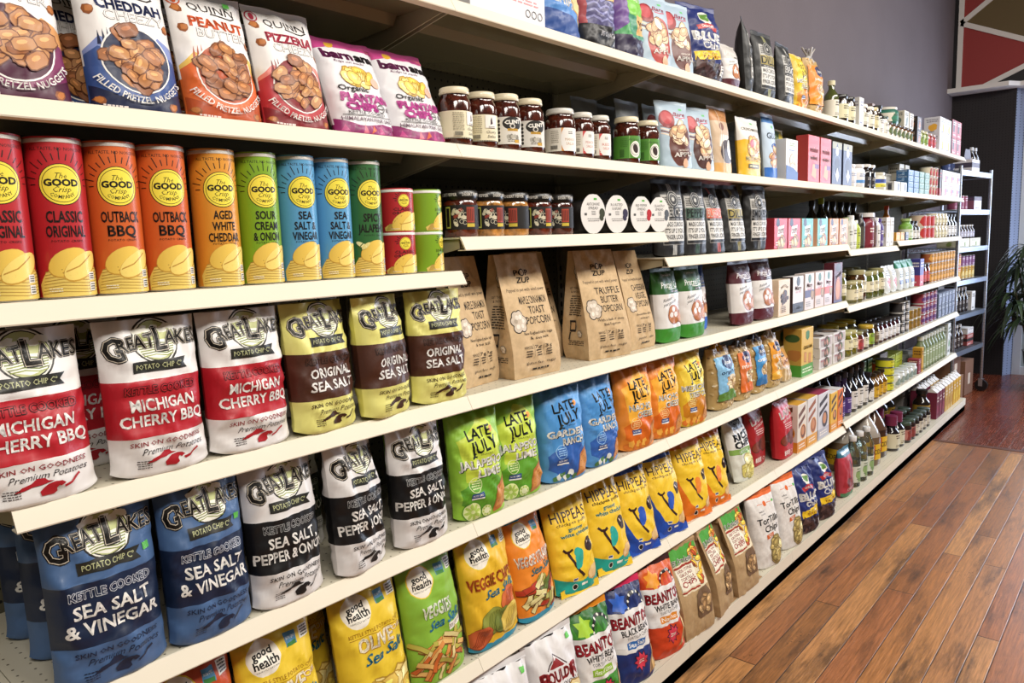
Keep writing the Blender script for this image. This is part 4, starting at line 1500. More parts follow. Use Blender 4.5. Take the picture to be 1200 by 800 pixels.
# --- bean tortilla chips
def art_bean(W, H, l2, l3, tag_, c1, c2, tagc):
    a = Art(W, H)
    a.R(-1, 0.74, 1, 0.965, c2)
    for k in range(8):
        a.poly([(-1 + 0.27 * k, 0.75), (-0.9 + 0.27 * k, 0.90 - 0.03 * (k % 3)), (-0.76 + 0.27 * k, 0.75)], c1)
    a.ring(0.35, 0.76, 0.24, 0.05, '15131a')
    for k in range(7):
        t = PI * k / 6
        a.E(0.35 + 2 * 0.215 * math.cos(t), 0.76 + 0.215 * math.sin(t) * W / H, 0.022, 0.022, 'e8e6da', n=8)
    a.star(-0.42, 0.82, 0.20, 0.12, 6, tagc[1])
    a.R(-1, 0.40, 1, 0.745, 'e3e0de')
    for bo, c in ((0.05, '4a0e14'), (0.02, 'a81e2c')):
        a.T('BEANITOS', 0.0, 0.645, 0.098, c, 0.90, bo)
    a.T(l2, 0.05, 0.545, 0.055, '1d1a1c', 0.70, 0.035)
    a.T(l3, 0.10, 0.487, 0.030, '1d1a1c', 0.56, 0.0)
    a.R(-0.5, 0.385, 0.45, 0.45, tagc[0])
    a.T(tag_, -0.02, 0.418, 0.040, 'f2efe6', 0.40, 0.01)
    a.poly([(-1, 0.0), (1, 0.0), (1, 0.30), (0.4, 0.22), (-1, 0.35)], c1)
    a.star(0.05, 0.24, 0.20, 0.13, 9, '2c1230')
    a.star(0.05, 0.24, 0.165, 0.11, 9, 'd23a50')
    a.lines(-0.10, 0.20, 0.215, 0.265, 2, 'f2efe6', 3)
    for k in range(3):
        a.poly([(0.45 + 0.12 * k, 0.05), (0.98, 0.10 + 0.07 * k), (0.80, 0.34 + 0.03 * k)], ['c99d62', '8c6f52', 'dcb67c'][k])
    return a
def bag_bean(kind, seed, W=0.165, H=0.295, D=0.08, lean=13):
    K = {'white': ('WHITE BEAN', 'TORTILLA CHIPS', 'Hint of Lime', '3f8a2c', '2f6a26', ('8ab52c', 'a6cf3a'), 'dd8a1e'),
         'black': ('BLACK BEAN', 'TORTILLA CHIPS', 'Sea Salt', '1c2f6c', '16245a', ('2a64a8', '2c5fc0'), 'd02a58'),
         'nacho': ('WHITE BEAN', 'TORTILLA CHIPS', 'Nacho', 'c8401c', 'd05a1c', ('d8862a', 'e89a2a'), '3a1a18')}[kind]
    a = art_bean(W, H, K[0], K[1], K[2], K[3], K[4], K[5])
    return pouch('bean_chip_bag', W, H, D, a, ((0, 0.35, K[3]), (0.35, 0.745, 'e3e0de'), (0.745, 0.90, K[4]), (0.90, 1, K[6])), seed, b0=0.5, vt=0.94, lean=lean, e=2.7, crease=1.3, pinch=0.04)

def art_boulder(W, H):
    a = Art(W, H)
    a.poly([(-0.35, 0.73), (-0.1, 0.82), (0.05, 0.78), (0.22, 0.73)], '8f2a2c')
    a.poly([(-0.14, 0.79), (-0.1, 0.82), (-0.02, 0.80)], 'e8e5e2')
    a.line([(-0.42, 0.725), (-0.1, 0.835), (0.34, 0.725)], 0.018, '4a3436')
    a.T('B', -0.55, 0.655, 0.115, 'a02c30', 0.16, 0.05)
    a.T('OULDE', 0.02, 0.665, 0.085, 'a02c30', 0.50, 0.05)
    a.T('R', 0.62, 0.655, 0.115, 'a02c30', 0.16, 0.05)
    a.T('CANYON', 0.10, 0.578, 0.038, '4a3a3c', 0.50, 0.01)
    a.pile(0.45, 0.28, 0.55, 0.24, 24, ['e0c183', 'd2ad66', 'ecd6a2'], 0.17, 3, 0.7, 'a37f43')
    a.T('KETTLE COOKED', -0.2, 0.48, 0.022, '4a3a3c', 0.4, 0.0)
    a.R(0.60, 0.88, 0.76, 0.92, '5fc048')
    return a
def bag_boulder(seed, W=0.185, H=0.30, D=0.09, lean=11):
    return pouch('potato_chip_bag', W, H, D, art_boulder(W, H), ((0, 1, 'dfdcdc'),), seed, b0=0.5, vt=0.95, lean=lean, e=2.7, crease=1.3)

# --- brown sacks with a printed card and a window
def art_sack(W, H):
    a = Art(W, H)
    a.R(-0.80, 0.50, 0.95, 0.985, 'ded0b0')
    a.poly([(-0.80, 0.80), (0.95, 0.80), (0.95, 0.985), (-0.80, 0.985)], '4c9a3a')
    a.pile(0.62, 0.74, 0.28, 0.20, 24, ['d98f2c', 'b04a22', 'e6b23c', '7d3a1c', 'e2c24c'], 0.085, 8, 0.5, '6a3a14')
    for bo, c in ((0.05, 'e8e6d8'), (0.012, '1c2418')):
        a.T('El Cardenal', -0.16, 0.83, 0.056, c, 0.64, bo, sh=0.15)
    a.R(-0.80, 0.765, 0.35, 0.785, '9c2a1c')
    a.R(-0.78, 0.545, 0.35, 0.760, 'e9e2cf')
    for k, (t, w) in enumerate((('100% STONE', 0.46), ('GROUND', 0.40), ('TORTILLA', 0.44))):
        a.T(t, -0.22, 0.735 - 0.043 * k, 0.030, 'a02a2c', w, 0.02)
    a.T('CHIPS', -0.20, 0.600, 0.052, 'a02a2c', 0.46, 0.03)
    a.R(-0.80, 0.52, 0.30, 0.535, '9c2a1c')
    # window
    p = [(-0.18, 0.22), (0.0, 0.19), (0.80, 0.19), (0.86, 0.24), (0.86, 0.42), (0.70, 0.50), (0.20, 0.50), (-0.10, 0.46), (-0.20, 0.38)]
    a.poly(p, '6d5138')
    a.pile(0.34, 0.34, 0.42, 0.10, 16, ['a88458', '8f6d45', 'b89668'], 0.11, 4, 0.6, '543c26')
    return a
def bag_sack(seed, W=0.175, H=0.30, D=0.10, lean=10, ):
    return paperbag('brown_tortilla_sack', W, H, D, art_sack(W, H), None, 'ae9068', seed, lean, 0.40, 0.015, True, topdepth=0.14, wr=2.4)

def art_white_tortilla(W, H):
    a = Art(W, H)
    a.R(-1, 0.93, 1, 1.0, 'd8672c')
    a.E(0.0, 0.845, 0.055, 0.055, 'd8672c')
    a.lines(-0.5, -0.15, 0.84, 0.855, 1, 'd8672c', 1)
    a.lines(0.15, 0.5, 0.84, 0.855, 1, 'd8672c', 2)
    a.R(0.55, 0.835, 0.72, 0.865, '57b04c')
    a.T('white', -0.35, 0.765, 0.024, '2a2626', 0.18, 0.0, sh=0.2)
    a.T('corn', -0.30, 0.730, 0.024, '2a2626', 0.16, 0.0, sh=0.2)
    a.T('TorTilla', 0.0, 0.645, 0.080, '1c1a1c', 0.72, 0.02, rot=3)
    a.T('Chips', 0.15, 0.535, 0.085, '1c1a1c', 0.50, 0.02, rot=3)
    a.poly([(-0.35, 0.395), (0.15, 0.42), (0.18, 0.475), (-0.32, 0.45)], 'c9602c')
    a.lines(-0.22, 0.08, 0.415, 0.455, 2, 'f0e2d2', 4)
    a.E(0.32, 0.225, 0.255, 0.345, '8d7a4e', n=28)
    a.pile(0.32, 0.225, 0.36, 0.15, 22, ['cdb878', 'b8a262', 'ddcd96', '9c8a50'], 0.11, 5, 0.7, '6d5c34')
    a.ring(0.32, 0.225, 0.0, 0.0, 'ffffff')
    a.lines(0.72, 0.9, 0.10, 0.2, 4, '6a6664', 6)
    return a
def bag_white_tortilla(seed, W=0.185, H=0.30, D=0.085, lean=10):
    return pouch('tortilla_chip_sack', W, H, D, art_white_tortilla(W, H), ((0, 0.93, 'dedad6'), (0.93, 1, 'd8672c')), seed, b0=0.7, vt=0.96, lean=lean, e=3.4, crease=0.7, m=M_PAPER, pinch=0.02)

def art_bluechip(W, H, tall=False):
    a = Art(W, H)
    a.E(0.0, 0.80, 0.14, 0.12, 'e8e6da')
    a.blob(0.0, 0.81, 0.10, '5f8a3a', 2, 10, 0.3, 0.08)
    a.poly([(-0.55, 0.69), (0.0, 0.735), (0.55, 0.69), (0.5, 0.635), (0.0, 0.675), (-0.5, 0.635)], 'b0282c')
    a.T('GARDEN', 0.0, 0.69, 0.030, 'f0ece6', 0.36, 0.02)
    a.T('BLUE', 0.0, 0.56, 0.105, 'f0eeea', 0.74, 0.05)
    a.T('Chips', 0.12, 0.45, 0.078, 'f0eeea', 0.52, 0.03)
    a.poly([(-0.75, 0.25), (0.9, 0.31), (0.9, 0.42), (-0.75, 0.36)], 'ecc52c')
    a.T('NOW EVEN', 0.0, 0.352, 0.026, '1c2a5c', 0.40, 0.01, rot=3)
    a.T('TASTIER!', 0.05, 0.312, 0.032, '8f2416', 0.50, 0.02, rot=3)
    rg = random.Random(4)
    for k in range(16):
        x, y, r, t = rg.uniform(-0.7, 0.8), rg.uniform(0.03, 0.22), 0.13, rg.uniform(0, 6.3)
        for q, c in ((1.1, '1c1416'), (1.0, rg.choice(['4a3436', '5a4240', '3a2a2e']))):
            a.poly([(x + 2 * r * q * math.cos(t + j * 2.09), y + r * q * math.sin(t + j * 2.09) * W / H) for j in range(3)], c)
    a.R(0.55, 0.10, 0.85, 0.22, 'e6e3de')
    a.lines(0.60, 0.82, 0.11, 0.21, 3, '1c1a1c', 3)
    return a
def bag_bluechip(seed, W=0.185, H=0.30, D=0.10, lean=10):
    return pouch('blue_corn_chip_bag', W, H, D, art_bluechip(W, H), ((0, 0.24, '2a2028'), (0.24, 1, '1f2c6c')), seed, b0=0.55, vt=0.94, lean=lean, e=2.6, crease=1.4)

def art_rice(W, H):
    a = Art(W, H)
    a.R(-0.5, 0.80, 0.5, 0.95, '1a1a1a')
    a.T('BOOM', 0.0, 0.875, 0.06, 'a9a9a0', 0.40, 0.02)
    a.T('RICE', -0.02, 0.70, 0.10, '141414', 0.66, 0.05, rot=3)
    a.T('CHIPS', 0.05, 0.585, 0.09, '141414', 0.74, 0.05, rot=3)
    a.R(-1, 0.44, 1, 0.52, '7da04c')
    a.T('JALAPENO LIME', 0.1, 0.48, 0.038, 'e6ecd8', 0.70, 0.02)
    lime(a, 0.25, 0.36, 0.16)
    a.pile(0.25, 0.21, 0.6, 0.14, 18, ['e2d88c', 'd5c872', 'ece4a8'], 0.16, 2, 0.7, 'a89c4e')
    return a
def art_laiki(W, H, c):
    a = Art(W, H)
    a.T('LAIKI', 0.05, 0.80, 0.115, 'efe6df', 0.80, 0.035, rot=9)
    a.T('RICE CRACKERS', 0.05, 0.685, 0.036, 'efe6df', 0.62, 0.01, rot=9)
    for k in range(3):
        a.lines(-0.5 + 0.05 * k, 0.5, 0.60 - 0.035 * k, 0.62 - 0.035 * k, 1, 'efe6df', k, 0.6)
    a.E(-0.45, 0.335, 0.20, 0.15, '5a2418', 10)
    a.E(-0.45, 0.34, 0.18, 0.13, '7c3826', 10)
    a.blob(0.35, 0.36, 0.28, '54221a', 4, 14, 0.2, 0.22)
    a.blob(0.40, 0.37, 0.22, '6f3022', 5, 14, 0.2, 0.17)
    a.R(-0.6, 0.075, 0.05, 0.15, 'e6d9d2')
    a.lines(-0.55, 0.0, 0.08, 0.145, 3, c, 2)
    a.ring(0.32, 0.11, 0.05, 0.01, 'e6d9d2')
    return a
def bag_laiki(c, seed, W=0.16, H=0.26, D=0.07, lean=4):
    return pouch('rice_cracker_bag', W, H, D, art_laiki(W, H, c), ((0, 1, c),), seed, b0=0.85, vt=0.97, lean=lean, e=4.0, crease=0.5, full=0.55, pinch=0.0)

# --- black coffee-style pouches with a silver label
def art_blackpouch(W, H, name, c, nc):
    a = Art(W, H)
    for dx in (-0.10, 0.0, 0.10):
        a.line([(dx, 0.84), (dx, 0.97)], 0.035, nc)
        a.line([(dx, 0.02), (dx, 0.16)], 0.035, nc)
    a.R(-0.72, 0.15, 0.72, 0.80, '8e8d8a')
    a.R(-0.69, 0.20, 0.69, 0.79, 'b9b7b2')
    a.R(-0.66, 0.645, 0.66, 0.775, 'a5a39e')
    a.lines(-0.64, -0.32, 0.66, 0.77, 5, '1b1b1b', 2)
    a.lines(0.32, 0.64, 0.66, 0.77, 5, '1b1b1b', 3)
    a.E(0.0, 0.735, 0.19, 0.19, '141414', n=28)
    a.ring(0.0, 0.735, 0.178, 0.014, 'b9b7b2')
    a.ring(0.0, 0.735, 0.125, 0.012, 'b9b7b2')
    a.E(0.0, 0.735, 0.045, 0.045, 'b9b7b2')
    a.R(-0.69, 0.50, 0.69, 0.635, c)
    a.T(name, 0.0, 0.567, 0.105, 'eeece6' if c == '151515' else ('161616' if c != 'd0552c' else 'f0d8cc'), 0.64, 0.02)
    a.R(-0.69, 0.468, 0.69, 0.496, '1b1b1b')
    a.lines(-0.6, 0.6, 0.472, 0.492, 1, 'b9b7b2', 5)
    a.R(-0.69, 0.20, 0.69, 0.463, 'd6d4ce')
    for k, (t, w) in enumerate((('MADE CURIOUS', 0.60), ("IT'S UP 2 YOU", 0.62), ('FINGER LICKIN', 0.62))):
        a.T(t, 0.0, 0.415 - 0.082 * k, 0.056, '232323', w, 0.025)
    a.R(-0.69, 0.165, 0.69, 0.195, '1b1b1b')
    return a
def pouch_black(name, c, nc, seed, W=0.155, H=0.255, D=0.06, lean=4):
    return pouch('jerky_pouch', W, H, D, art_blackpouch(W, H, name, c, nc), ((0, 1, '1a1a1b'),), seed, b0=0.8, vt=0.94, lean=lean, e=3.0, crease=0.6, m=M_MATTE, pinch=0.02)

def art_apple(W, H, c, red, l):
    a = Art(W, H)
    a.T('Bare', 0.20, 0.80, 0.060, 'c03a5c', 0.40, 0.02, sh=0.35)
    a.line([(-0.05, 0.755), (0.3, 0.745), (0.6, 0.76)], 0.02, 'c03a5c')
    a.R(0.3, 0.86, 0.5, 0.89, '6fc07a')
    a.E(-0.55, 0.72, 0.20, 0.20, '8d1c24')
    a.E(-0.58, 0.74, 0.14, 0.14, 'b5323a')
    for k in range(4):
        a.line([(-0.92, 0.62 - 0.035 * k), (-0.55, 0.59 - 0.035 * k), (-0.15, 0.62 - 0.035 * k)], 0.03, 'e6d2c0' if k % 2 else '6a2a24')
    a.E(0.10, 0.36, 0.35, 0.48, c, -12, 30)
    a.E(0.10, 0.36, 0.33, 0.46, red, -12, 30)
    a.pile(0.05, 0.46, 0.42, 0.19, 20, ['e3cda8', 'd5b58a', 'efe0c4', 'c79f74'], 0.15, len(base if False else c) + ord(c[0]) % 7, 0.6, '6d3a26')
    a.T('CRUNCHY', 0.22, 0.275, 0.030, 'efe2d6', 0.34, 0.02, rot=4)
    a.T(l, 0.26, 0.215, 0.060, 'f2eae2', 0.66, 0.03, rot=4)
    a.blob(0.30, 0.10, 0.10, 'd9a98a', 4, 9, 0.3)
    return a
def pouch_apple(l, c, red, seed, W=0.15, H=0.225, D=0.05, lean=7, base='a9bccb'):
    return pouch('apple_chip_pouch', W, H, D, art_apple(W, H, c, red, l), ((0, 1, base),), seed, b0=0.8, vt=0.95, lean=lean, e=3.0, crease=0.6, pinch=0.02)

# ================================================================ products on the near bays
def put(o, row, x, y, label, cat, group=None, rz=0.0, dz=0.0):
    o.location = (x, y, shelf_z(row, x) + 0.0008 + dz)
    o.rotation_euler = (0, 0, math.radians(rz))
    return tag(o, label, cat, group)

# ---- second shelf: pretzel nugget bags, plantain chips, jars
NG = 'pretzel nugget bags on the second shelf'
almond = dict(name='ALMOND', name2='BUTTER', c1='7d2f5c', c2='4a1733', hill='d99a5c', nc='6d2347')
chedd = dict(name='CHEDDAH', name2='CHEEZY', c1='34508c', c2='1c2444', hill='7f8fc4', nc='25305c')
peanut = dict(name='PEANUT', name2='BUTTER', c1='d9662a', c2='b04a1c', hill='e9c05c', nc='d2592c')
pizza = dict(name='PIZZERIA', name2='CHEEZY', c1='b5343c', c2='7d1c24', hill='e0837a', nc='a82c44')
put(bag_nugget(seed=11, W=0.15, **almond), 'B', -0.832, 0.055, 'plum and white almond butter pretzel nugget bag, nearest the viewer', 'snack bag', NG)
put(bag_nugget(seed=12, **chedd), 'B', -0.662, 0.055, 'navy and white cheddar pretzel nugget bag in the front row', 'snack bag', NG, rz=-3)
put(bag_nugget(seed=13, **chedd), 'B', -0.706, 0.172, 'navy cheddar pretzel nugget bag standing behind its twin, half hidden', 'snack bag', NG)
put(bag_nugget(seed=14, W=0.138, **peanut), 'B', -0.513, 0.055, 'orange and white peanut butter pretzel nugget bag in the front row', 'snack bag', NG)
put(bag_nugget(seed=15, W=0.138, **peanut), 'B', -0.548, 0.172, 'orange peanut butter pretzel nugget bag behind its twin', 'snack bag', NG)
put(bag_nugget(seed=16, W=0.138, **pizza), 'B', -0.368, 0.055, 'red and white pizza flavour pretzel nugget bag in the front row', 'snack bag', NG)
put(bag_nugget(seed=17, W=0.138, **pizza), 'B', -0.402, 0.172, 'red pizza flavour pretzel nugget bag tucked behind its twin', 'snack bag', NG)
PW, PH = 0.147, 0.205
for k, (x, w) in enumerate(((-0.213, 'first white and purple plantain chip bag, beside the red pretzel nugget bag'), (-0.064, 'second white and purple plantain chip bag, beside the cherry salsa jars'))):
    o = pouch('plantain_chip_bag', PW, PH, 0.075, art_plantain(PW, PH), ((0, 0.10, '7a2358'), (0.10, 0.90, 'dfdde0'), (0.90, 1, 'c4488a')), 21 + k, b0=0.8, vt=0.95, lean=20, e=3.0, crease=1.0, sealcol='c4488a', pinch=0.02)
    put(o, 'B', x, 0.05, w, 'snack bag', 'plantain chip bags')

def salsa_prof(r, h):
    return [(r - 0.004, 0.0), (r, 0.005), (r, h * 0.74), (r - 0.003, h * 0.80), (r - 0.007, h * 0.84), (r - 0.007, h * 0.88)]
def screw_lid(r, z0, z1):
    return [(r, z0), (r + 0.0012, z0 + 0.002), (r + 0.0012, z0 + 0.005), (r, z0 + 0.006), (r, z1 - 0.003), (r - 0.002, z1), (r - 0.006, z1 - 0.001), (0.001, z1 - 0.002)]
def salsa_jar(r, h, art_fn, fill='451a10', lid='ddd2b4', arc=2 * PI * 0.96, lz=0.12, lh=0.47):
    H = h * lh
    a = art_fn(arc * r, H, 2 * r / (arc * r))
    return jar('salsa_jar', salsa_prof(r, h), fill, lid, screw_lid(r - 0.004, h * 0.885, h), a, r, h * lz)
def lab_cherry(W, H, f):
    a = Art(W, H, 'e3dabb')
    a.R(-1, 0.0, 1, 0.05, '2a2320')
    for k in range(60):
        a.E(-1 + k / 30, 0.025, f * 0.012, f * 0.012, 'e3dabb', n=6)
    a.R(-f * 0.05, 0.50, f * 0.75, 0.98, 'ece8e2')
    a.poly([(f * 0.28, 0.62), (f * 0.46, 0.66), (f * 0.38, 0.92), (f * 0.30, 0.80)], '3a1c28')
    a.lines(f * 0.12, f * 0.6, 0.48, 0.58, 2, '5a4a4a', 2)
    a.T('Cherry', f * 0.36, 0.36, 0.10, '2f2622', f * 0.36, 0.0, sh=0.2)
    a.T('Salsa', f * 0.36, 0.20, 0.10, '2f2622', f * 0.30, 0.0, sh=0.2)
    a.lines(-f * 0.95, -f * 0.25, 0.30, 0.95, 9, '9a9078', 3, 0.35)
    a.R(-f * 0.85, 0.10, -f * 0.35, 0.26, 'd6cdb0')
    for k in range(14):
        a.R(-f * 0.83 + f * 0.034 * k, 0.11, -f * 0.83 + f * (0.034 * k + 0.02), 0.25, '2a2320')
    return a
def lab_clint(W, H, f):
    a = Art(W, H, 'd8d4cc')
    a.E(f * 0.35, 0.76, f * 0.36, f * 0.21, '17130f', 0, 26)
    a.T('CLINT', f * 0.34, 0.82, 0.13, 'efece4', f * 0.56, 0.05, rot=5)
    a.E(f * 0.30, 0.66, f * 0.10, f * 0.08, 'cfcac0')
    a.E(f * 0.30, 0.66, f * 0.06, f * 0.05, '17130f')
    a.R(-f * 0.05, 0.48, f * 0.72, 0.57, 'c99a2c')
    a.T('TEXAS SALSA', f * 0.34, 0.525, 0.05, '2a1c0c', f * 0.34, 0.0)
    for k in range(5):
        a.blob(f * (0.0 + 0.16 * k), 0.28, f * 0.07, ['a8a49a', '7f7b70', 'b8b2a4'][k % 3], k, 9, 0.4)
    a.lines(-f * 0.1, f * 0.8, 0.08, 0.20, 2, '6d685c', 6)
    a.R(f * 0.42, 0.05, f * 0.80, 0.16, 'c99a2c')
    for k in range(6):
        a.E(-f * 0.62, 0.15 + 0.14 * k, f * 0.05, f * 0.05, '2a2722')
    return a
def lab_fruit(c, t1, t2, tc):
    def fn(W, H, f):
        a = Art(W, H, 'dcd6ca')
        a.R(-f * 0.12, 0.0, f * 0.18, 1.0, c)
        for k in range(5):
            a.R(-f * 0.06 , 0.12 + 0.15 * k, f * 0.10, 0.15 + 0.15 * k, 'efe6d8')
        a.E(f * 0.52, 0.50, f * 0.34, f * 0.50, 'e9e6e2', 0, 26)
        a.lines(f * 0.34, f * 0.70, 0.72, 0.86, 2, '4a4a4a', 2)
        a.T(t1, f * 0.52, 0.50, 0.12, tc, f * 0.40, -0.005)
        a.T(t2, f * 0.52, 0.32, 0.12, tc, f * 0.34, -0.005)
        a.lines(-f * 0.85, -f * 0.3, 0.35, 0.9, 7, '8d8578', 3, 0.35)
        for k in range(12):
            a.R(-f * 0.85 + f * 0.04 * k, 0.08, -f * 0.85 + f * (0.04 * k + 0.022), 0.25, '2a2320')
        return a
    return fn
def lab_green(W, H, f):
    a = Art(W, H, '4f8a2e')
    a.R(-f * 0.02, 0.0, f * 0.03, 1.0, '8fbf6a')
    a.T("Arizona", f * 0.42, 0.84, 0.12, '1d2a14', f * 0.52, 0.0, sh=0.3)
    a.E(f * 0.52, 0.40, f * 0.24, f * 0.30, 'e9e6dc', 0, 26)
    a.ring(f * 0.52, 0.40, f * 0.22, f * 0.015, '17150f')
    a.E(f * 0.52, 0.43, f * 0.12, f * 0.17, '2a1612', 20)
    for k in range(9):
        a.R(-f * 0.75 + f * 0.04 * k, 0.05, -f * 0.75 + f * (0.04 * k + 0.02), 0.40, '24401a')
    a.lines(-f * 0.7, -f * 0.12, 0.5, 0.9, 6, '3c6b22', 3, 0.4)
    return a
SJ = 'salsa jars on the second shelf'
put(salsa_jar(0.0385, 0.132, lab_cherry), 'B', 0.054, 0.055, 'cream labelled cherry salsa jar beside the plantain chip bag', 'jar', SJ, rz=0)
put(salsa_jar(0.0385, 0.132, lab_cherry), 'B', 0.142, 0.055, 'second cherry salsa jar, its cherry drawing turned to the aisle', 'jar', SJ, rz=-30)
put(salsa_jar(0.0385, 0.138, lab_clint), 'B', 0.229, 0.055, 'grey labelled Texas salsa jar next to the cherry salsa', 'jar', SJ, rz=-38)
put(salsa_jar(0.0385, 0.138, lab_clint), 'B', 0.322, 0.055, 'grey labelled Texas salsa jar next to the orange striped jar', 'jar', SJ, rz=-42)
put(salsa_jar(0.032, 0.120, lab_clint), 'B', 0.402, 0.125, 'small dark salsa jar set back in the gap behind the front jars', 'jar', SJ, rz=20)
put(salsa_jar(0.0415, 0.128, lab_fruit('cf8a3c', 'MANGO', 'SALSA', 'b89468'), lid='cfccc4', fill='451a10'), 'B', 0.455, 0.056, 'wide mango salsa jar with an orange stripe on its label', 'jar', SJ, rz=-42)
put(salsa_jar(0.0345, 0.128, lab_fruit('cc4a4a', 'PEACH', 'SALSA', 'c46a5c'), lid='d6d2c8'), 'B', 0.548, 0.052, 'narrow salsa jar with a red striped label, beside the wide mango jar', 'jar', SJ, rz=-42)
put(salsa_jar(0.0345, 0.128, lab_fruit('cc4a4a', 'RED', 'SALSA', 'c46a5c'), lid='d6d2c8'), 'B', 0.632, 0.052, 'narrow salsa jar with a red striped label, beside the green labelled jars', 'jar', SJ, rz=-46)
put(salsa_jar(0.036, 0.122, lab_green), 'B', 0.735, 0.135, 'green labelled salsa jar in the second row', 'jar', SJ, rz=25)
put(salsa_jar(0.0405, 0.140, lab_green), 'B', 0.788, 0.056, 'green labelled salsa jar with a black bean oval, first of the front pair', 'jar', SJ, rz=-46)
put(salsa_jar(0.0405, 0.140, lab_green), 'B', 0.903, 0.056, 'green labelled salsa jar touching the silver apple chip pouch', 'jar', SJ, rz=-46)
AP = 'apple chip pouches on the second shelf'
put(pouch_apple('APPLE', '6d3426', '5a2a1e', 31), 'B', 1.075, 0.045, 'silver apple chip pouch with a red banner, next to the green jar', 'snack pouch', AP, rz=-14)
put(pouch_apple('APPLE', '4a2018', '45201a', 32), 'B', 1.250, 0.050, 'silver apple chip pouch with a dark brown banner', 'snack pouch', AP, rz=-14)
for k, (x, y) in enumerate(((0.80, 0.21), (0.965, 0.24), (0.955, 0.15), (1.120, 0.13))):
    o = pouch('apple_chip_pouch', 0.14, 0.225, 0.045, None, ((0, 1, '6f757a'),), 35 + k, b0=0.8, vt=0.95, lean=3, fine=0.6, crease=0.5) if k < 3 else pouch_apple('APPLE', '6d3426', '5a2a1e', 39)
    put(o, 'B', x, y, ('grey backed pouch deep behind the green salsa jars', 'grey backed pouch leaning at the rear beside the pegboard', 'grey backed pouch just behind the last green jar', 'silver apple pouch hidden behind the front one')[k], 'snack pouch', 'pouches in the back row')
def art_coco(W, H):
    a = Art(W, H)
    a.R(-1, 0.78, 1, 1, 'b5793f')
    a.T('Coco', 0.0, 0.86, 0.07, 'd9a468', 0.5, 0.02)
    a.E(-0.2, 0.70, 0.12, 0.10, '7d4a3c')
    for k in range(10):
        a.line([(-0.6 + 0.11 * k, 0.40), (-0.4 + 0.11 * k, 0.58)], 0.06, 'ece6dc' if k % 2 else 'cbbda8')
    a.E(0.15, 0.33, 0.34, 0.30, '3a2418')
    a.E(0.55, 0.36, 0.24, 0.30, '2d1a12')
    a.E(0.58, 0.37, 0.20, 0.25, 'ece8e0')
    a.R(-1, 0, 1, 0.16, 'd2a05c')
    a.line([(-0.3, 0), (-0.3, 1)], 0.02, 'e8ddcc')
    return a
put(pouch('coconut_pouch', 0.145, 0.245, 0.05, art_coco(0.145, 0.245), ((0, 1, 'c3a98c'),), 41, b0=0.8, vt=0.96, lean=6, crease=0.5), 'B', 1.425, 0.05, 'brown topped coconut snack pouch beside the yellow cracker pouch', 'snack pouch')
def art_seed(W, H):
    a = Art(W, H)
    a.R(-1, 0.0, 1, 0.62, 'e0b021')
    a.poly([(-1, 0.60), (-0.2, 0.66), (1, 0.56), (1, 0.7), (-1, 0.72)], 'dcd8d2')
    a.R(0.1, 0.90, 0.35, 0.93, '6fc07a')
    a.T('CRUNCHMASTER', 0.0, 0.80, 0.045, '5a4a22', 0.80, 0.02)
    a.pile(0.1, 0.52, 0.5, 0.15, 20, ['d9a25c', 'e6bf82', 'c98a44', 'efd6a4'], 0.11, 3, 0.8, '8d5a24')
    a.E(-0.15, 0.56, 0.10, 0.08, 'b5342c')
    a.T('MULTI SEED', 0.1, 0.30, 0.075, 'f2e6b0', 0.80, 0.03)
    a.R(-0.55, 0.14, 0.45, 0.21, '5a5422')
    a.lines(-0.45, 0.35, 0.15, 0.20, 1, 'e8dca8', 3)
    return a
put(pouch('cracker_pouch', 0.195, 0.225, 0.05, art_seed(0.195, 0.225), ((0, 0.60, 'e0b021'), (0.60, 1, 'dcd8d2')), 42, b0=0.8, vt=0.95, lean=4, crease=0.5, e=3.4), 'B', 1.655, 0.045, 'yellow and white multi seed cracker pouch', 'snack pouch')
def art_gluten(W, H):
    a = Art(W, H)
    a.R(-1, 0.86, 1, 1.0, '3c7cc0')
    a.R(0.0, 0.78, 0.3, 0.82, '6fc07a')
    a.T('GLU', -0.1, 0.66, 0.09, '23324c', 0.62, 0.02)
    a.E(0.3, 0.5, 0.30, 0.12, '24509a')
    a.T('Snack', 0.3, 0.5, 0.05, 'efece6', 0.36, 0.02)
    a.pile(0.15, 0.33, 0.5, 0.14, 12, ['c98a4c', 'b0713a', 'dca468'], 0.17, 3, 0.6, '6a3c18')
    a.R(-1, 0.0, 1, 0.17, '2a66b8')
    return a
put(pouch('pretzel_stick_pouch', 0.12, 0.262, 0.045, art_gluten(0.12, 0.262), ((0, 1, 'b9cbdd'),), 43, b0=0.8, vt=0.95, lean=4, crease=0.6), 'B', 1.858, 0.045, 'tall pale blue gluten free pretzel pouch', 'snack pouch')
def art_wbox(W, H):
    a = Art(W, H)
    a.lines(-0.5, 0.5, 0.82, 0.92, 2, '7d9a5c', 2)
    a.lines(-0.5, 0.5, 0.70, 0.76, 1, '7d8fb0', 3)
    a.pile(0.1, 0.40, 0.35, 0.16, 9, ['e6dccb', 'd6c4a4'], 0.2, 2, 0.6, 'a08a64')
    a.poly([(-1, 0), (1, 0), (1, 0.20), (0.2, 0.30), (-1, 0.36)], '2c5494')
    return a
put(carton('cracker_box', 0.13, 0.168, 0.05, ('e4e3e2', 'c9c8c8', 'dad9d8'), art_wbox(0.13, 0.168)), 'B', 2.005, 0.035, 'small white and blue cracker box with a wavy blue foot', 'box')
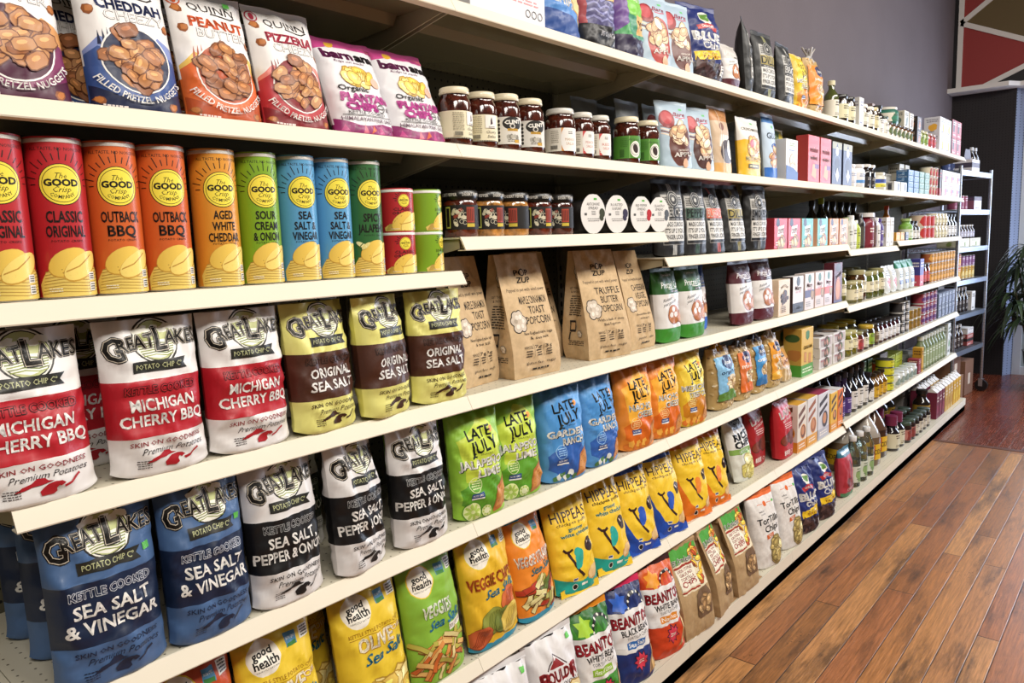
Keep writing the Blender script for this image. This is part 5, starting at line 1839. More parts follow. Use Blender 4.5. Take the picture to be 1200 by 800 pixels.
def art_yel(W, H):
    a = Art(W, H)
    a.E(-0.1, 0.82, 0.34, 0.22, '46722c')
    a.T('Good', -0.1, 0.83, 0.06, 'e8e6c8', 0.36, 0.02)
    a.E(0.4, 0.78, 0.2, 0.2, 'ecd43c')
    a.R(-0.5, 0.42, 0.3, 0.50, 'e9dfae')
    a.pile(0.1, 0.33, 0.5, 0.1, 8, ['c99a3c', 'dcb45c'], 0.18, 3, 0.6, '8a6220')
    a.R(-1, 0.0, 1, 0.20, '4f9a34')
    for k in range(3):
        a.ring(-0.55 + 0.55 * k, 0.10, 0.11, 0.02, 'e8efd8')
    return a
put(pouch('snack_pouch', 0.165, 0.235, 0.05, art_yel(0.165, 0.235), ((0, 0.20, '4f9a34'), (0.20, 1, 'c9b43c')), 44, b0=0.8, vt=0.97, lean=4, crease=0.6), 'B', 2.115, 0.115, 'olive yellow pouch with a green foot behind the white cracker box', 'snack pouch')
def art_strip(c1, c2, t1, t2, tc='f2e4e0', blob='c98a4c'):
    def fn(W, H):
        a = Art(W, H)
        a.R(-0.7, 0.82, 0.7, 0.90, c2)
        a.T(t1, 0.0, 0.70, 0.11, tc, 0.66, 0.03)
        a.T(t2, 0.0, 0.53, 0.09, tc, 0.66, 0.03)
        a.blob(0.1, 0.26, 0.30, c2, 2, 12, 0.2)
        a.blob(0.05, 0.24, 0.22, blob, 3, 12, 0.25)
        a.R(0.2, 0.30, 0.9, 0.40, '6a2a6a' if c1 == 'cc4a48' else c2)
        return a
    return fn
fn = art_strip('cc4a48', 'b8383a', 'mini', 'wafers')
for k, (x, w) in enumerate(((2.262, 'first coral red wafer box, by the green footed pouch'), (2.418, 'second coral red wafer box, by the navy boxes'))):
    put(carton('wafer_box', 0.142, 0.205, 0.055, ('cc4a48', 'a83a3c', 'b84444'), fn(0.142, 0.205)), 'B', x, 0.036, w, 'box', 'coral wafer boxes')
def art_navy(W, H):
    a = Art(W, H)
    a.R(-1, 0.84, 1, 1, '8f8a62')
    a.poly([(-0.5, 0.72), (0, 0.98), (0.5, 0.72)], '2a3150')
    a.E(0.0, 0.78, 0.16, 0.16, 'c9ccd6')
    a.ring(0, 0.45, 0.38, 0.03, '7d86a4')
    a.E(0, 0.45, 0.22, 0.26, '161c34')
    a.poly([(0.1, 0.06), (0.5, 0.22), (0.1, 0.40), (-0.3, 0.22)], 'c3c2c0')
    return a
for k, (x, w) in enumerate(((2.575, 'first navy box with a white diamond'), (2.735, 'second navy box with a white diamond, end of the bay'))):
    put(carton('navy_biscuit_box', 0.135, 0.2, 0.055, ('2c3454', '232a44', '8f8a62'), art_navy(0.135, 0.2)), 'B', x, 0.036, w, 'box', 'navy biscuit boxes')

# ---- third shelf: tall crisp cans and small tubs
CR, CH = 0.0374, 0.231
FL = {'red': ([('CLASSIC', 0.66), ('ORIGINAL', 0.72)], 'b3242a', 'classic original'), 'orange': ([('OUTBACK', 0.76), ('BBQ', 0.54)], 'cb5f26', 'barbecue'),
      'amber': ([('AGED', 0.44), ('WHITE', 0.52), ('CHEDDAR', 0.72)], 'd6912f', 'aged white cheddar'), 'green': ([('SOUR', 0.50), ('CREAM', 0.58), ('& ONION', 0.66)], '7ba321', 'sour cream and onion'),
      'blue': ([('SEA', 0.36), ('SALT &', 0.58), ('VINEGAR', 0.70)], '5698c4', 'salt and vinegar'), 'dark': ([('SPICY', 0.54), ('JALAPE\u00d1O', 0.84)], '2f6532', 'spicy jalapeno')}
protos = {}
CANS = (('red', -0.872, 'red classic crisp can, nearest the viewer', 0), ('red', -0.793, 'red classic crisp can next to the orange ones', 0), ('orange', -0.715, 'orange barbecue crisp can beside the red cans', 0),
        ('orange', -0.637, 'orange barbecue crisp can beside the amber can', 0), ('amber', -0.548, 'amber aged white cheddar tall crisp can', 0), ('green', -0.467, 'lime green sour cream and onion tall crisp can', 0),
        ('blue', -0.386, 'sky blue salt and vinegar crisp can beside the lime green can', 0), ('blue', -0.306, 'sky blue salt and vinegar crisp can beside the dark green can', 0), ('dark', -0.228, 'dark green spicy jalapeno tall crisp can', 0))
for key, x, lb, rz in CANS:
    ln, c, nm = FL[key]
    if key not in protos:
        protos[key] = can('crisp_can', CR, CH, art_crisp(CR, CH, ln, c, pepper=key == 'dark'), c)
        o = protos[key]
    else:
        o = dup(protos[key])
    put(o, 'C', x, 0.052, lb, 'crisp can', 'tall crisp cans', rz=-7 + rz)
SR, SHt = 0.0370, 0.089
for key, x, nm in (('red', -0.138, 'red'), ('green', -0.056, 'lime green')):
    ln, c, _ = FL[key]
    o = can('snack_tub', SR, SHt, art_crisp(SR, SHt, ln if key == 'red' else [('SOUR CREAM', 0.6), ('& ONION', 0.5)], c), c, 'dedcd6')
    put(o, 'C', x, 0.054, 'small %s crisp tub at the bottom of its stack' % nm, 'snack tub', 'small crisp tubs', rz=26 if key == 'green' else -14)
    put(dup(o), 'C', x, 0.054, 'small %s crisp tub on top of its stack' % nm, 'snack tub', 'small crisp tubs', rz=30 if key == 'green' else -12, dz=SHt + 0.0008)
# second row of dark cans
for k, x in enumerate((-0.80, -0.71, -0.62)):
    put(dup(protos['red']), 'C', x, 0.15, 'red crisp can in the back row, %s' % ('behind the first pair', 'behind the second red can', 'behind the orange cans')[k], 'crisp can', 'tall crisp cans')

# ---- third shelf, second bay: dip jars and oval tubs
def lab_dip(W, H, f):
    a = Art(W, H, '1a1716')
    a.R(-f * 0.98, 0.06, -f * 0.62, 0.94, 'b9bd52')
    a.R(-f * 0.92, 0.12, -f * 0.68, 0.88, '1a1716')
    rg = random.Random(3)
    for k in range(12):
        a.blob(rg.uniform(-f * 0.5, f * 0.28), rg.uniform(0.15, 0.85), f * 0.055, rg.choice(['c9c4a4', 'a6802c', '8d3a2c', 'd9d2b8']), k, 9, 0.4)
        a.ring(rg.uniform(-f * 0.5, f * 0.28), rg.uniform(0.2, 0.8), f * 0.06, f * 0.012, 'd9d2b8')
    a.R(f * 0.34, 0.06, f * 0.92, 0.94, '3a2a1c')
    a.R(f * 0.37, 0.28, f * 0.89, 0.90, 'a63a24')
    for k in range(5):
        a.R(f * (0.41 + 0.095 * k), 0.34, f * (0.45 + 0.095 * k), 0.84, '1f1512')
    a.R(f * 0.37, 0.10, f * 0.89, 0.24, 'c9b23c')
    return a
DIP = (('5a2416', 0.060, -46), ('b07a3c', 0.153, -34), ('b07a3c', 0.247, -84), ('5c2214', 0.343, -36), ('4a1c12', 0.437, -60))
for k, (c, x, rz) in enumerate(DIP):
    r, h = 0.0405, 0.108
    o = jar('dip_jar', [(r - 0.004, 0), (r, 0.005), (r, h * 0.72), (r - 0.004, h * 0.80)], c, ['16130f'], [(r - 0.001, h * 0.79), (r + 0.0005, h * 0.81), (r + 0.0005, h - 0.003), (r - 0.003, h), (0.001, h)], lab_dip(2 * PI * r * 0.97, h * 0.52, 2 / (2 * PI * 0.97)), r, h * 0.16)
    lid = [c_ for c_ in o.children if c_.name.startswith('lid')][0]
    la = Art(2 * PI * r, h * 0.15)
    for j in range(4):
        la.T('DESERT PEPPER', -0.75 + 0.5 * j, 0.5, 0.42, 'e6e2d8', 0.20, 0.01)
    w = wrap_part('lid_print', la, r + 0.0008, h * 0.825, M_LABEL, lid)
    put(o, 'C', x, 0.056, ('reddish brown dip jar at the start of the row, beside the lime green tubs', 'tan dip jar, second in the row of black lidded jars', 'tan dip jar in the middle of the black lidded row', 'reddish dip jar with a yellow picture, fourth in the black lidded row', 'dark dip jar at the end of the row, beside the white oval packs')[k], 'jar', 'black lidded dip jars', rz=rz)
def oval_pack(nm, acc):
    root = thing('spread_pack')
    b = MB()
    b.lathe([(0.030, 0.002), (0.040, 0.010), (0.046, 0.055), (0.046, 0.078), (0.040, 0.088), (0.001, 0.090)], '211d1b', 28)
    b.build('dark_tub', M_PLASTIC, root, True)
    n = 40
    pts = []
    for k in range(n):
        t = 2 * PI * k / n
        pts.append((0.046 * math.cos(t) * (1 - 0.10 * abs(math.sin(t)) ** 3), 0.055 + 0.056 * math.sin(t) * (1.0 if abs(math.sin(t)) < 0.97 else 0.97)))
    b = MB()
    V = []
    for x, z in pts:
        V.append((x, -0.0475 - 0.0 * x, z))
    V2 = [(x, y + 0.0012, z) for x, y, z in V]
    F = [tuple(range(n)), tuple(range(n, 2 * n))[::-1]] + [(k, n + k, n + (k + 1) % n, (k + 1) % n) for k in range(n)]
    b.add(V + V2, F, 'e6e4e1')
    sl = b.build('card_sleeve', M_CARD, root)
    a = Art(0.092, 0.111)
    a.R(0.05, 0.84, 0.30, 0.89, '58b04a')
    a.T(nm[0], 0.0, 0.74, 0.07, '3a3838', 0.52, 0.0)
    a.T(nm[1], 0.0, 0.64, 0.07, '3a3838', 0.40, 0.0)
    a.lines(-0.15, 0.2, 0.46, 0.58, 3, '6a6868', 3, 0.4)
    a.R(-0.72, 0.46, -0.52, 0.52, '5a5a5a')
    a.lines(-0.5, 0.5, 0.30, 0.40, 2, '8d8b8a', 4, 0.4)
    a.E(0.72, 0.52, 0.11, 0.14, acc, 15)
    a.E(0.66, 0.40, 0.08, 0.10, acc, 30)
    V, F, C, N = a.mesh(lambda Q: (np.stack([Q[:, 0], np.full(len(Q), -0.0476), Q[:, 1]], -1), np.tile([[0, -1.0, 0]], (len(Q), 1))), 0.03, base=0.0002, step=0.00002)
    mk('sleeve_print', V, F, C, M_CARD, N, sl)
    return root
OV = ((0.545, ('ARTICHOKE', 'SPREAD'), '3c4230', 'artichoke spread pack with a white oval sleeve, beside the dip jars'), (0.665, ('ROASTED', 'EGGPLANT'), '3a3550', 'eggplant spread pack with a white oval sleeve, second in the row'), (0.800, ('RED PEPPER', 'SPREAD'), 'b52a34', 'red pepper spread pack with a white oval sleeve'), (0.907, ('CILANTRO', 'SPREAD'), '5a5f68', 'last white oval spread pack, next to the black pouches'))
for x, nm, acc, lb in OV:
    put(oval_pack(nm, acc), 'C', x, 0.054, lb, 'spread tub', 'spread packs with oval sleeves', rz=-13)
o = dup(bpy.data.objects['spread_pack'])
put(o, 'C', 0.742, 0.155, 'brown tub set back between the white oval spread packs', 'spread tub', 'spread packs with oval sleeves', rz=70)

# ---- third shelf, third bay: black pouches and small boxes
for k, (x, nm, c, nc, lb, rz, ln) in enumerate(((1.030, 'BEER CHZ', '151515', 'b9b7b2', 'black pouch with a black name panel, touching the oval packs', -8, 3), (1.192, 'PEPPER', '3f5a4c', '3f5a4c', 'black pouch with a dark green name panel', -8, 4), (1.358, 'BUFFALO', 'd0552c', 'b0402c', 'black pouch with a bright orange name panel', -2, 9), (1.532, 'DILL', '9a8a44', '8f8244', 'black pouch with an olive gold name panel', -5, 8), (1.705, 'SMOKED', '6d6d6d', '7d7d7a', 'black pouch with a grey name panel, beside the red cracker boxes', -8, 1))):
    put(pouch_black(nm, c, nc, 51 + k, lean=ln), 'C', x, 0.050 if k < 4 else 0.046, lb, 'snack pouch', 'black pouches with silver labels', rz=rz)
def art_cracker(c, c2):
    def fn(W, H):
        a = Art(W, H)
        a.E(-0.45, 0.86, 0.13, 0.13, '1d2644')
        a.R(-0.75, 0.78, -0.15, 0.82, '1d2644')
        a.poly([(-0.55, 0.40), (0.35, 0.40), (0.5, 0.78), (-0.45, 0.72)], 'e9e4e0')
        a.T('CRISPS', 0.0, 0.58, 0.15, c, 0.44, 0.03, rot=5)
        a.pile(0.1, 0.24, 0.45, 0.18, 14, ['c9a35c', 'b0823c', 'dcc080', '8d5a2c'], 0.15, 3, 0.6, '5a3a18')
        a.lines(-0.85, -0.5, 0.10, 0.25, 2, 'f0e6e0', 3)
        return a
    return fn
BX = (('c93a44', 'a32c38', 1.895, 0.14, 'coral red cracker box beside the black pouch'), ('c93a44', 'a32c38', 2.045, 0.14, 'coral red cracker box beside the teal ones'), ('4fa8a0', 'd9a98a', 2.205, 0.14, 'teal cracker box beside the red ones'), ('4fa8a0', 'd9a98a', 2.400, 0.14, 'teal cracker box beside the orange ones'), ('d08a4c', 'b5703a', 2.560, 0.13, 'orange cracker box beside the teal ones'), ('d08a4c', 'b5703a', 2.705, 0.13, 'orange cracker box at the end of the shelf'))
for c, c2, x, w, lb in BX:
    put(carton('cracker_box', w, 0.127, 0.06, (c, c2, c), art_cracker(c, c2)(w, 0.127)), 'C', x, 0.04, lb, 'box', 'small cracker boxes on the third shelf')

# ---- fourth shelf: chip bags, popcorn sacks, pretzels
GL = 'potato chip bags on the fourth shelf'
put(bag_lakes('cherry', 61, lean=6), 'D', -0.873, 0.025, 'red and white cherry barbecue chip bag overhanging the open end of the shelf', 'chip bag', GL, rz=2)
put(bag_lakes('cherry', 62, W=0.157, lean=3), 'D', -0.693, 0.025, 'red and white cherry barbecue chip bag in the middle of the front three', 'chip bag', GL, rz=0)
put(bag_lakes('cherry', 63, W=0.155, lean=3), 'D', -0.531, 0.027, 'red and white cherry barbecue chip bag beside the pale yellow bags', 'chip bag', GL, rz=2)
put(bag_lakes('cherry', 64, lean=3), 'D', -0.765, 0.165, 'shadowed cherry barbecue chip bag in the gap of the second row', 'chip bag', GL)
put(bag_lakes('salt', 65, W=0.148, lean=5), 'D', -0.372, 0.025, 'yellow and brown sea salt chip bag next to the red and white bag', 'chip bag', GL, rz=6)
put(bag_lakes('salt', 66, W=0.148, lean=4), 'D', -0.220, 0.025, 'yellow and brown sea salt chip bag turned sideways in the middle', 'chip bag', GL, rz=15)
put(bag_lakes('salt', 67, W=0.155, D=0.075, lean=3), 'D', -0.063, 0.025, 'yellow and brown sea salt chip bag beside the popcorn sacks', 'chip bag', GL, rz=-4)
put(bag_lakes('pepper', 68, lean=3), 'D', -0.30, 0.17, 'dark shadowed chip bag between the yellow ones, second row', 'chip bag', GL)
PG = 'kraft popcorn sacks'
NE = ('New England maple sugar', '& sea salt')
put(bag_popcorn(71, 'MAPLE CINNAMON', 'TOAST', 'POPCORN', NE, W=0.15, D=0.085), 'D', 0.120, 0.108, 'maple cinnamon popcorn sack half hidden by the yellow chip bag', 'popcorn bag', PG, rz=8)
put(bag_popcorn(72, 'MAPLE CINNAMON', 'TOAST', 'POPCORN', NE), 'D', 0.300, 0.080, 'maple cinnamon popcorn sack showing its printed side panel', 'popcorn bag', PG, rz=-3)
put(bag_popcorn(73, 'TRUFFLE', 'BUTTER', 'POPCORN', ('With a dash of clove', 'Black Peppercorn')), 'D', 0.500, 0.222, 'truffle butter popcorn sack set behind the maple one', 'popcorn bag', PG, rz=-2)
put(bag_popcorn(74, 'TRUFFLE', 'BUTTER', 'POPCORN', ('With a dash of clove', 'Black Peppercorn')), 'D', 0.650, 0.080, 'truffle butter popcorn sack at the front with its side panel showing', 'popcorn bag', PG, rz=-10)
put(bag_popcorn(75, 'CHEESIE', 'VEGGIE', 'POPCORN', ('cheese-like taste', 'without any dairy'), W=0.148, H=0.312), 'D', 0.847, 0.092, 'cheesy popcorn sack beside the green pretzel bags', 'popcorn bag', PG)
put(bag_popcorn(76, 'TRUFFLE', 'BUTTER', 'POPCORN', ('With a dash of clove', 'Black Peppercorn'), side=False), 'D', 0.635, 0.345, 'dark popcorn sack deep in the second row', 'popcorn bag', PG)
PZ = 'pretzel bags on the fourth shelf'
put(bag_pretzelco('23541f', '3c8a2c', 81, W=0.15), 'D', 1.018, 0.05, 'green and white pretzel bag touching the popcorn sack', 'pretzel bag', PZ)
put(bag_pretzelco('2a5c22', '3c8a2c', 82), 'D', 1.178, 0.045, 'green and white pretzel bag in front, whole face showing', 'pretzel bag', PZ)
put(bag_pretzelco('1f4ca0', '2c66c8', 83, W=0.14), 'D', 1.330, 0.115, 'blue and white pretzel bag behind the green one', 'pretzel bag', PZ, rz=-14)
put(bag_pretzelco('4a1520', '541a26', 84, W=0.18), 'D', 1.592, 0.042, 'maroon and white pretzel bag standing alone after the gap', 'pretzel bag', PZ)
put(bag_pretzelco('4a1520', '541a26', 85, W=0.17), 'D', 1.790, 0.042, 'maroon and white pretzel bag beside the cream cookie box', 'pretzel bag', PZ, rz=-4)
put(bag_pretzelco('1f1c2c', '1f1c2c', 86, W=0.16), 'D', 1.46, 0.20, 'dark pretzel bag far back in the gap', 'pretzel bag', PZ)
def art_cookie(kind):
    def fn(W, H):
        a = Art(W, H)
        if kind == 'cream':
            a.T('BRITTLE', 0, 0.83, 0.06, '6d4a2c', 0.6, 0.02, arc=0.6)
            a.pile(0.0, 0.52, 0.55, 0.15, 22, ['4a2a1c', '5c3624', '38201a'], 0.10, 3, 0.6, '1d100c')
            a.lines(-0.6, 0.2, 0.10, 0.28, 4, '6d4a2c', 3)
        elif kind == 'tall':
            a.E(0, 0.88, 0.3, 0.16, '241014')
            a.T('Nonni', 0.05, 0.70, 0.12, 'e6d9d4', 0.66, 0.02, rot=20)
            a.E(0.0, 0.33, 0.30, 0.50, 'b0592c', 0, 26)
            a.E(-0.05, 0.34, 0.22, 0.38, 'd07c3c', 0, 26)
            a.R(-1, 0, 1, 0.07, '3a2a5a')
        else:
            a.E(0, 0.86, 0.17, 0.17, '2c6a54' if kind != 'w' else '23282c')
            a.T('Mary', 0, 0.68, 0.11, 'b5425c', 0.62, 0.02, sh=0.2)
            a.T('CRACKERS', 0, 0.565, 0.05, 'b5425c', 0.5, 0.0)
            if kind == 'w':
                a.R(-1, 0, 1, 0.27, '1c1b1f')
                a.T('HERB', 0.0, 0.13, 0.06, 'e6e3e0', 0.4, 0.02)
            else:
                c = {'n': '3a3264', 'o': 'd9662c', 'r': 'cc4a2c'}[kind]
                a.R(-1, 0.34, 1, 0.54, c)
                a.blob(0.62, 0.40, 0.2, '7c5a3a', 2, 12, 0.2)
                a.blob(0.62, 0.41, 0.15, 'a88454', 3, 12, 0.2)
                a.lines(-0.8, 0.2, 0.08, 0.24, 3, '8d8a88', 3)
        return a
    return fn
CK = (('cream', 'dfc9ae', 1.945, 0.128, 0.155, 'cream cookie box with a heap of brown pieces'), ('w', 'dcd8d6', 2.105, 0.126, 0.16, 'white cracker box with a black foot'), ('n', 'd9ccc8', 2.245, 0.115, 0.165, 'pink lettered cracker box with a navy stripe'), ('o', 'd9c6c0', 2.378, 0.115, 0.165, 'pink lettered cracker box with an orange stripe'), ('r', 'd9c9cc', 2.500, 0.108, 0.165, 'pink lettered cracker box with a vermilion stripe'), ('tall', '5a1f2a', 2.640, 0.125, 0.197, 'tall maroon biscuit box at the end of the shelf'))
for kind, c, x, w, h, lb in CK:
    put(carton('biscuit_box', w, h, 0.05, (c, '3a2a28' if kind == 'w' else c, c), art_cookie(kind)(w, h)), 'D', x, 0.036, lb, 'box', 'cracker boxes on the fourth shelf')

# ---- fifth shelf
GE = 'potato chip bags on the fifth shelf'
EH = 0.274
put(bag_lakes('vinegar', 91, H=EH, W=0.168, lean=3), 'E', -0.798, 0.025, 'blue salt and vinegar chip bag, large and nearest at the front', 'chip bag', GE)
put(bag_lakes('vinegar', 92, H=EH, W=0.149, lean=3), 'E', -0.634, 0.025, 'blue salt and vinegar chip bag beside the white and black bags', 'chip bag', GE, rz=2)
put(bag_lakes('vinegar', 93, H=EH, W=0.165, lean=3), 'E', -0.792, 0.165, 'blue salt and vinegar chip bag directly behind the nearest blue one', 'chip bag', GE)
put(bag_lakes('vinegar', 94, H=EH, W=0.165, lean=3), 'E', -0.796, 0.275, 'blue salt and vinegar chip bag third back, at the edge of view', 'chip bag', GE)
put(bag_lakes('pepper', 95, H=EH - 0.003, W=0.152, lean=4), 'E', -0.480, 0.025, 'white and black pepper chip bag beside the blue bags', 'chip bag', GE, rz=2)
put(bag_lakes('pepper', 96, H=EH - 0.003, W=0.142, lean=4), 'E', -0.310, 0.025, 'white and black pepper chip bag bulging forward in the middle', 'chip bag', GE, rz=14)
put(bag_lakes('pepper', 97, H=EH - 0.003, W=0.150, lean=3), 'E', -0.142, 0.025, 'white and black pepper chip bag beside the lime green bags', 'chip bag', GE)
put(bag_lakes('pepper', 98, H=EH - 0.003, W=0.150, lean=3), 'E', -0.35, 0.21, 'white and black pepper chip bag in the dark second row', 'chip bag', GE)
JG = 'tortilla crisp bags on the fifth shelf'
for k, (kd, x, y, rz, lb) in enumerate((('lime', 0.052, 0.027, 4, 'lime green jalapeno crisp bag at the front, first of the pair'), ('lime', 0.215, 0.046, 0, 'lime green jalapeno crisp bag beside the light blue one'), ('ranch', 0.392, 0.027, 2, 'light blue ranch crisp bag beside the lime green pair'), ('ranch', 0.573, 0.027, 12, 'light blue ranch crisp bag beside the orange ones'), ('nacho', 0.771, 0.027, 4, 'orange nacho crisp bag beside the light blue bag'), ('nacho', 0.946, 0.027, 4, 'orange nacho crisp bag beside the golden one'), ('mex', 1.137, 0.027, 6, 'golden yellow crisp bag beside the oat bag'), ('mex', 1.07, 0.16, 0, 'golden yellow crisp bag peeping out behind the orange ones'), ('lime', -0.02, 0.17, 0, 'dark green crisp bag in the shadow behind the lime pair'))):
    put(bag_july(kd, 101 + k, W=0.156 if kd == 'lime' else 0.166, H=0.268 if k < 7 else 0.238), 'E', x, y, lb, 'snack bag', JG, rz=rz - 14)

def seed_bag(W, H, D, c, band, name, seed, topc='d9d2c4', cols=('cbb07e', 'a8854e', 'e0cca4'), wide=0.8):
    """clear bag of grain with a printed panel and a gathered neck"""
    a = Art(W, H)
    rg = random.Random(seed)
    for k in range(150):
        x, y = rg.uniform(-0.95, 0.95), rg.uniform(0.02, 0.84)
        a.blob(x, y, rg.uniform(0.018, 0.035), rg.choice(cols + ('efe2c4', '7c5c32')), k, 7, 0.3, 0.02, rg.uniform(0, 180))
    a.R(-wide, 0.14, wide, 0.74, c)
    a.E(0.1, 0.66, 0.26, 0.15, '1f2c54')
    a.T('Anna', 0.1, 0.66, 0.05, 'e9e6de', 0.36, 0.02)
    a.T(name, 0.1, 0.535, 0.055, 'efe9dc' if c != '7fb4d9' else '1f3a5c', 0.7, 0.02)
    a.E(0.25, 0.36, 0.26, 0.20, 'e0d2b8')
    a.pile(0.25, 0.36, 0.34, 0.09, 16, ['c9ab7c', 'b5905c', 'dcc69c'], 0.10, seed, 0.6, '7d5c34')
    a.poly([(-wide, 0.14), (wide, 0.14), (wide, 0.24), (0, 0.30), (-wide, 0.24)], band)
    root = pouch('grain_bag', W, H * 0.86, D, Art(W, H) if False else a, ((0, 1, 'b89a64'),), seed, b0=0.75, vt=1.0, lean=3, seal=False, e=3.0, crease=1.0, full=0.6, m=M_FILM)
    b = MB()
    z0 = H * 0.86
    rg = random.Random(seed)
    for k in range(10):
        t = 2 * PI * k / 10
        x0, y0 = 0.25 * W * math.cos(t), 0.12 * D * math.sin(t)
        b.tube([(x0 * 1.3, y0 * 1.3 + z0 * 0.05, z0 - 0.012), (x0 * 0.25, y0 * 0.3 + z0 * 0.052, z0 + 0.016), (x0 * rg.uniform(0.8, 1.6), y0 * 2 + z0 * 0.055, H + rg.uniform(-0.004, 0.016))], 0.010, topc, 6, 0.004)
    b.build('gathered_neck', M_FILM, root, True)
    return root
OG = 'clear grain bags on the fifth shelf'
put(seed_bag(0.172, 0.272, 0.10, '7fb4d9', '5c8a3c', 'organic', 111, 'd9a52c', wide=0.78), 'E', 1.425, 0.062, 'clear oat bag with a pale blue organic panel and yellow twist top', 'grain bag', OG)
put(seed_bag(0.15, 0.26, 0.08, 'd9763c', 'e0702c', 'muesli', 112, '6d675c', wide=0.72), 'E', 1.615, 0.062, 'clear grain bag with an orange panel and grey twist top', 'grain bag', OG)
put(seed_bag(0.14, 0.265, 0.08, '3c8ac4', '2c6ea8', 'oats', 113, '4a4c58', wide=0.72), 'E', 1.775, 0.066, 'clear grain bag with a bright blue panel', 'grain bag', OG)
put(seed_bag(0.14, 0.265, 0.08, 'e0982c', 'e8b03c', 'granola', 114, 'cfc4ae', wide=0.72), 'E', 1.925, 0.062, 'clear grain bag with an amber panel', 'grain bag', OG)
def art_bread(W, H):
    a = Art(W, H)
    a.R(-0.6, 0.45, 0.7, 0.95, 'c9934c')
    a.T('LENTIL', 0.05, 0.60, 0.10, '8d2f1c', 0.56, 0.03, rot=12)
    a.R(-0.5, 0.74, 0.05, 0.92, '23222a')
    a.lines(-0.4, -0.05, 0.77, 0.90, 3, 'e0ddd6', 3)
    for k in range(6):
        a.line([(-0.8 + 0.25 * k, 0.05), (-0.6 + 0.25 * k, 0.40)], 0.10, 'd9c199' if k % 2 else 'b5935c')
    return a
put(pouch('breadstick_bag', 0.13, 0.15, 0.05, art_bread(0.13, 0.15), ((0, 1, 'b09a78'),), 115, b0=0.7, vt=0.95, lean=14, crease=0.8), 'E', 2.075, 0.052, 'small clear breadstick bag with a tan tag, leaning before the cracker box', 'snack bag')
def art_grah(W, H):
    a = Art(W, H)
    a.R(-1, 0, 1, 0.24, '4f9a34')
    a.lines(-0.8, 0.8, 0.06, 0.18, 2, 'dfe9cc', 3)
    a.poly([(0, 0.74), (0.3, 0.80), (0.3, 0.92), (0, 0.95), (-0.3, 0.92), (-0.3, 0.80)], '3f7a44')
    a.T('GRAHAM', 0.05, 0.60, 0.07, '9a5c1c', 0.7, 0.02)
    for x, y, r in ((-0.35, 0.40, 0.22), (0.40, 0.36, 0.24)):
        a.poly([(x - r, y - 0.10), (x + r * 0.8, y - 0.12), (x + r, y + 0.09), (x - r * 0.8, y + 0.11)], 'a8682c')
        a.poly([(x - r * 0.9, y - 0.085), (x + r * 0.7, y - 0.10), (x + r * 0.9, y + 0.08), (x - r * 0.7, y + 0.095)], 'c98a44')
    return a
def art_grah_side(W, H):
    a = Art(W, H)
    a.R(-1, 0, 1, 0.24, '4f9a34')
    a.E(0.0, 0.8, 0.4, 0.22, '3a5a2c')
    a.blob(0.2, 0.45, 0.35, 'b5793a', 2, 10, 0.2)
    return a
put(carton('graham_cracker_box', 0.15, 0.222, 0.085, ('d9b24c', 'bf9a44', 'c9a44a'), art_grah(0.15, 0.222), art_grah_side(0.085, 0.222)), 'E', 2.255, 0.062, 'yellow graham cracker box with a green foot', 'box')
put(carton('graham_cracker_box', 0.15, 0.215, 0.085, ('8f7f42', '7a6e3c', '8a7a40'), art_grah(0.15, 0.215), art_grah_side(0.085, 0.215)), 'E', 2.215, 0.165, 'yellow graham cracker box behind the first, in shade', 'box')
def art_brown(W, H):
    a = Art(W, H)
    a.R(-0.8, 0.12, 0.85, 0.88, 'b8aaa6')
    a.E(0.1, 0.5, 0.20, 0.14, '6d4a3a')
    a.pile(0.1, 0.5, 0.32, 0.22, 14, ['8d5c44', '6a3c2c', 'a8806a', '4a6a3a'], 0.10, 3, 0.7, '2f1a14')
    a.T('BREAD', -0.5, 0.75, 0.16, 'a3303c', 0.3, 0.02)
    return a
def art_brown_side(W, H):
    a = Art(W, H)
    a.R(-0.85, 0.45, 0.1, 0.80, '2a2624')
    a.lines(-0.8, 0.6, 0.12, 0.35, 2, '8d8680', 3)
    return a
def art_brown_top(W, H):
    a = Art(W, H)
    a.E(0.0, 0.5, 0.34, 0.26, '3a2f2a')
    a.E(0.0, 0.5, 0.22, 0.16, '7d6a5c')
    return a
for s in range(2):
    for k in range(3):
        o = carton('flat_bread_box', 0.18, 0.050, 0.12, ('d8d3cf', 'dedad4', 'd3cecb'), art_brown(0.18, 0.050), art_brown_side(0.12, 0.050), art_brown_top(0.18, 0.12))
        put(o, 'E', 2.505 + 0.20 * s, 0.078, 'flat white bread mix box, %s of the stack %s' % (('bottom', 'middle', 'top')[k], ('by the yellow cracker box', 'by the olive jars')[s]), 'box', 'flat bread mix boxes', dz=0.0512 * k, rz=(0, 1.5, -1)[k])

# ---- sixth shelf
GF = 'vegetable chip bags on the sixth shelf'
put(bag_good('sweet', 121, W=0.15, H=0.305), 'F', -0.666, 0.026, 'rust red sweet potato chip bag with a teal top edge', 'snack bag', GF)
put(bag_good('olive', 122), 'F', -0.503, 0.026, 'yellow olive oil chip bag beside the rust red bag', 'snack bag', GF)
put(bag_good('olive', 123, H=0.300), 'F', -0.385, 0.165, 'yellow olive oil chip bag in the second row between its twins', 'snack bag', GF)
put(bag_good('olive', 124, W=0.175, H=0.303), 'F', -0.286, 0.026, 'yellow olive oil chip bag with a folded teal corner, beside the green bag', 'snack bag', GF)
put(bag_good('straws', 125), 'F', -0.108, 0.026, 'green vegetable straw bag with a reduced fat flash', 'snack bag', GF)
put(bag_good('chips', 126, W=0.178), 'F', 0.083, 0.026, 'golden veggie chip bag with ridged chips printed on it', 'snack bag', GF)
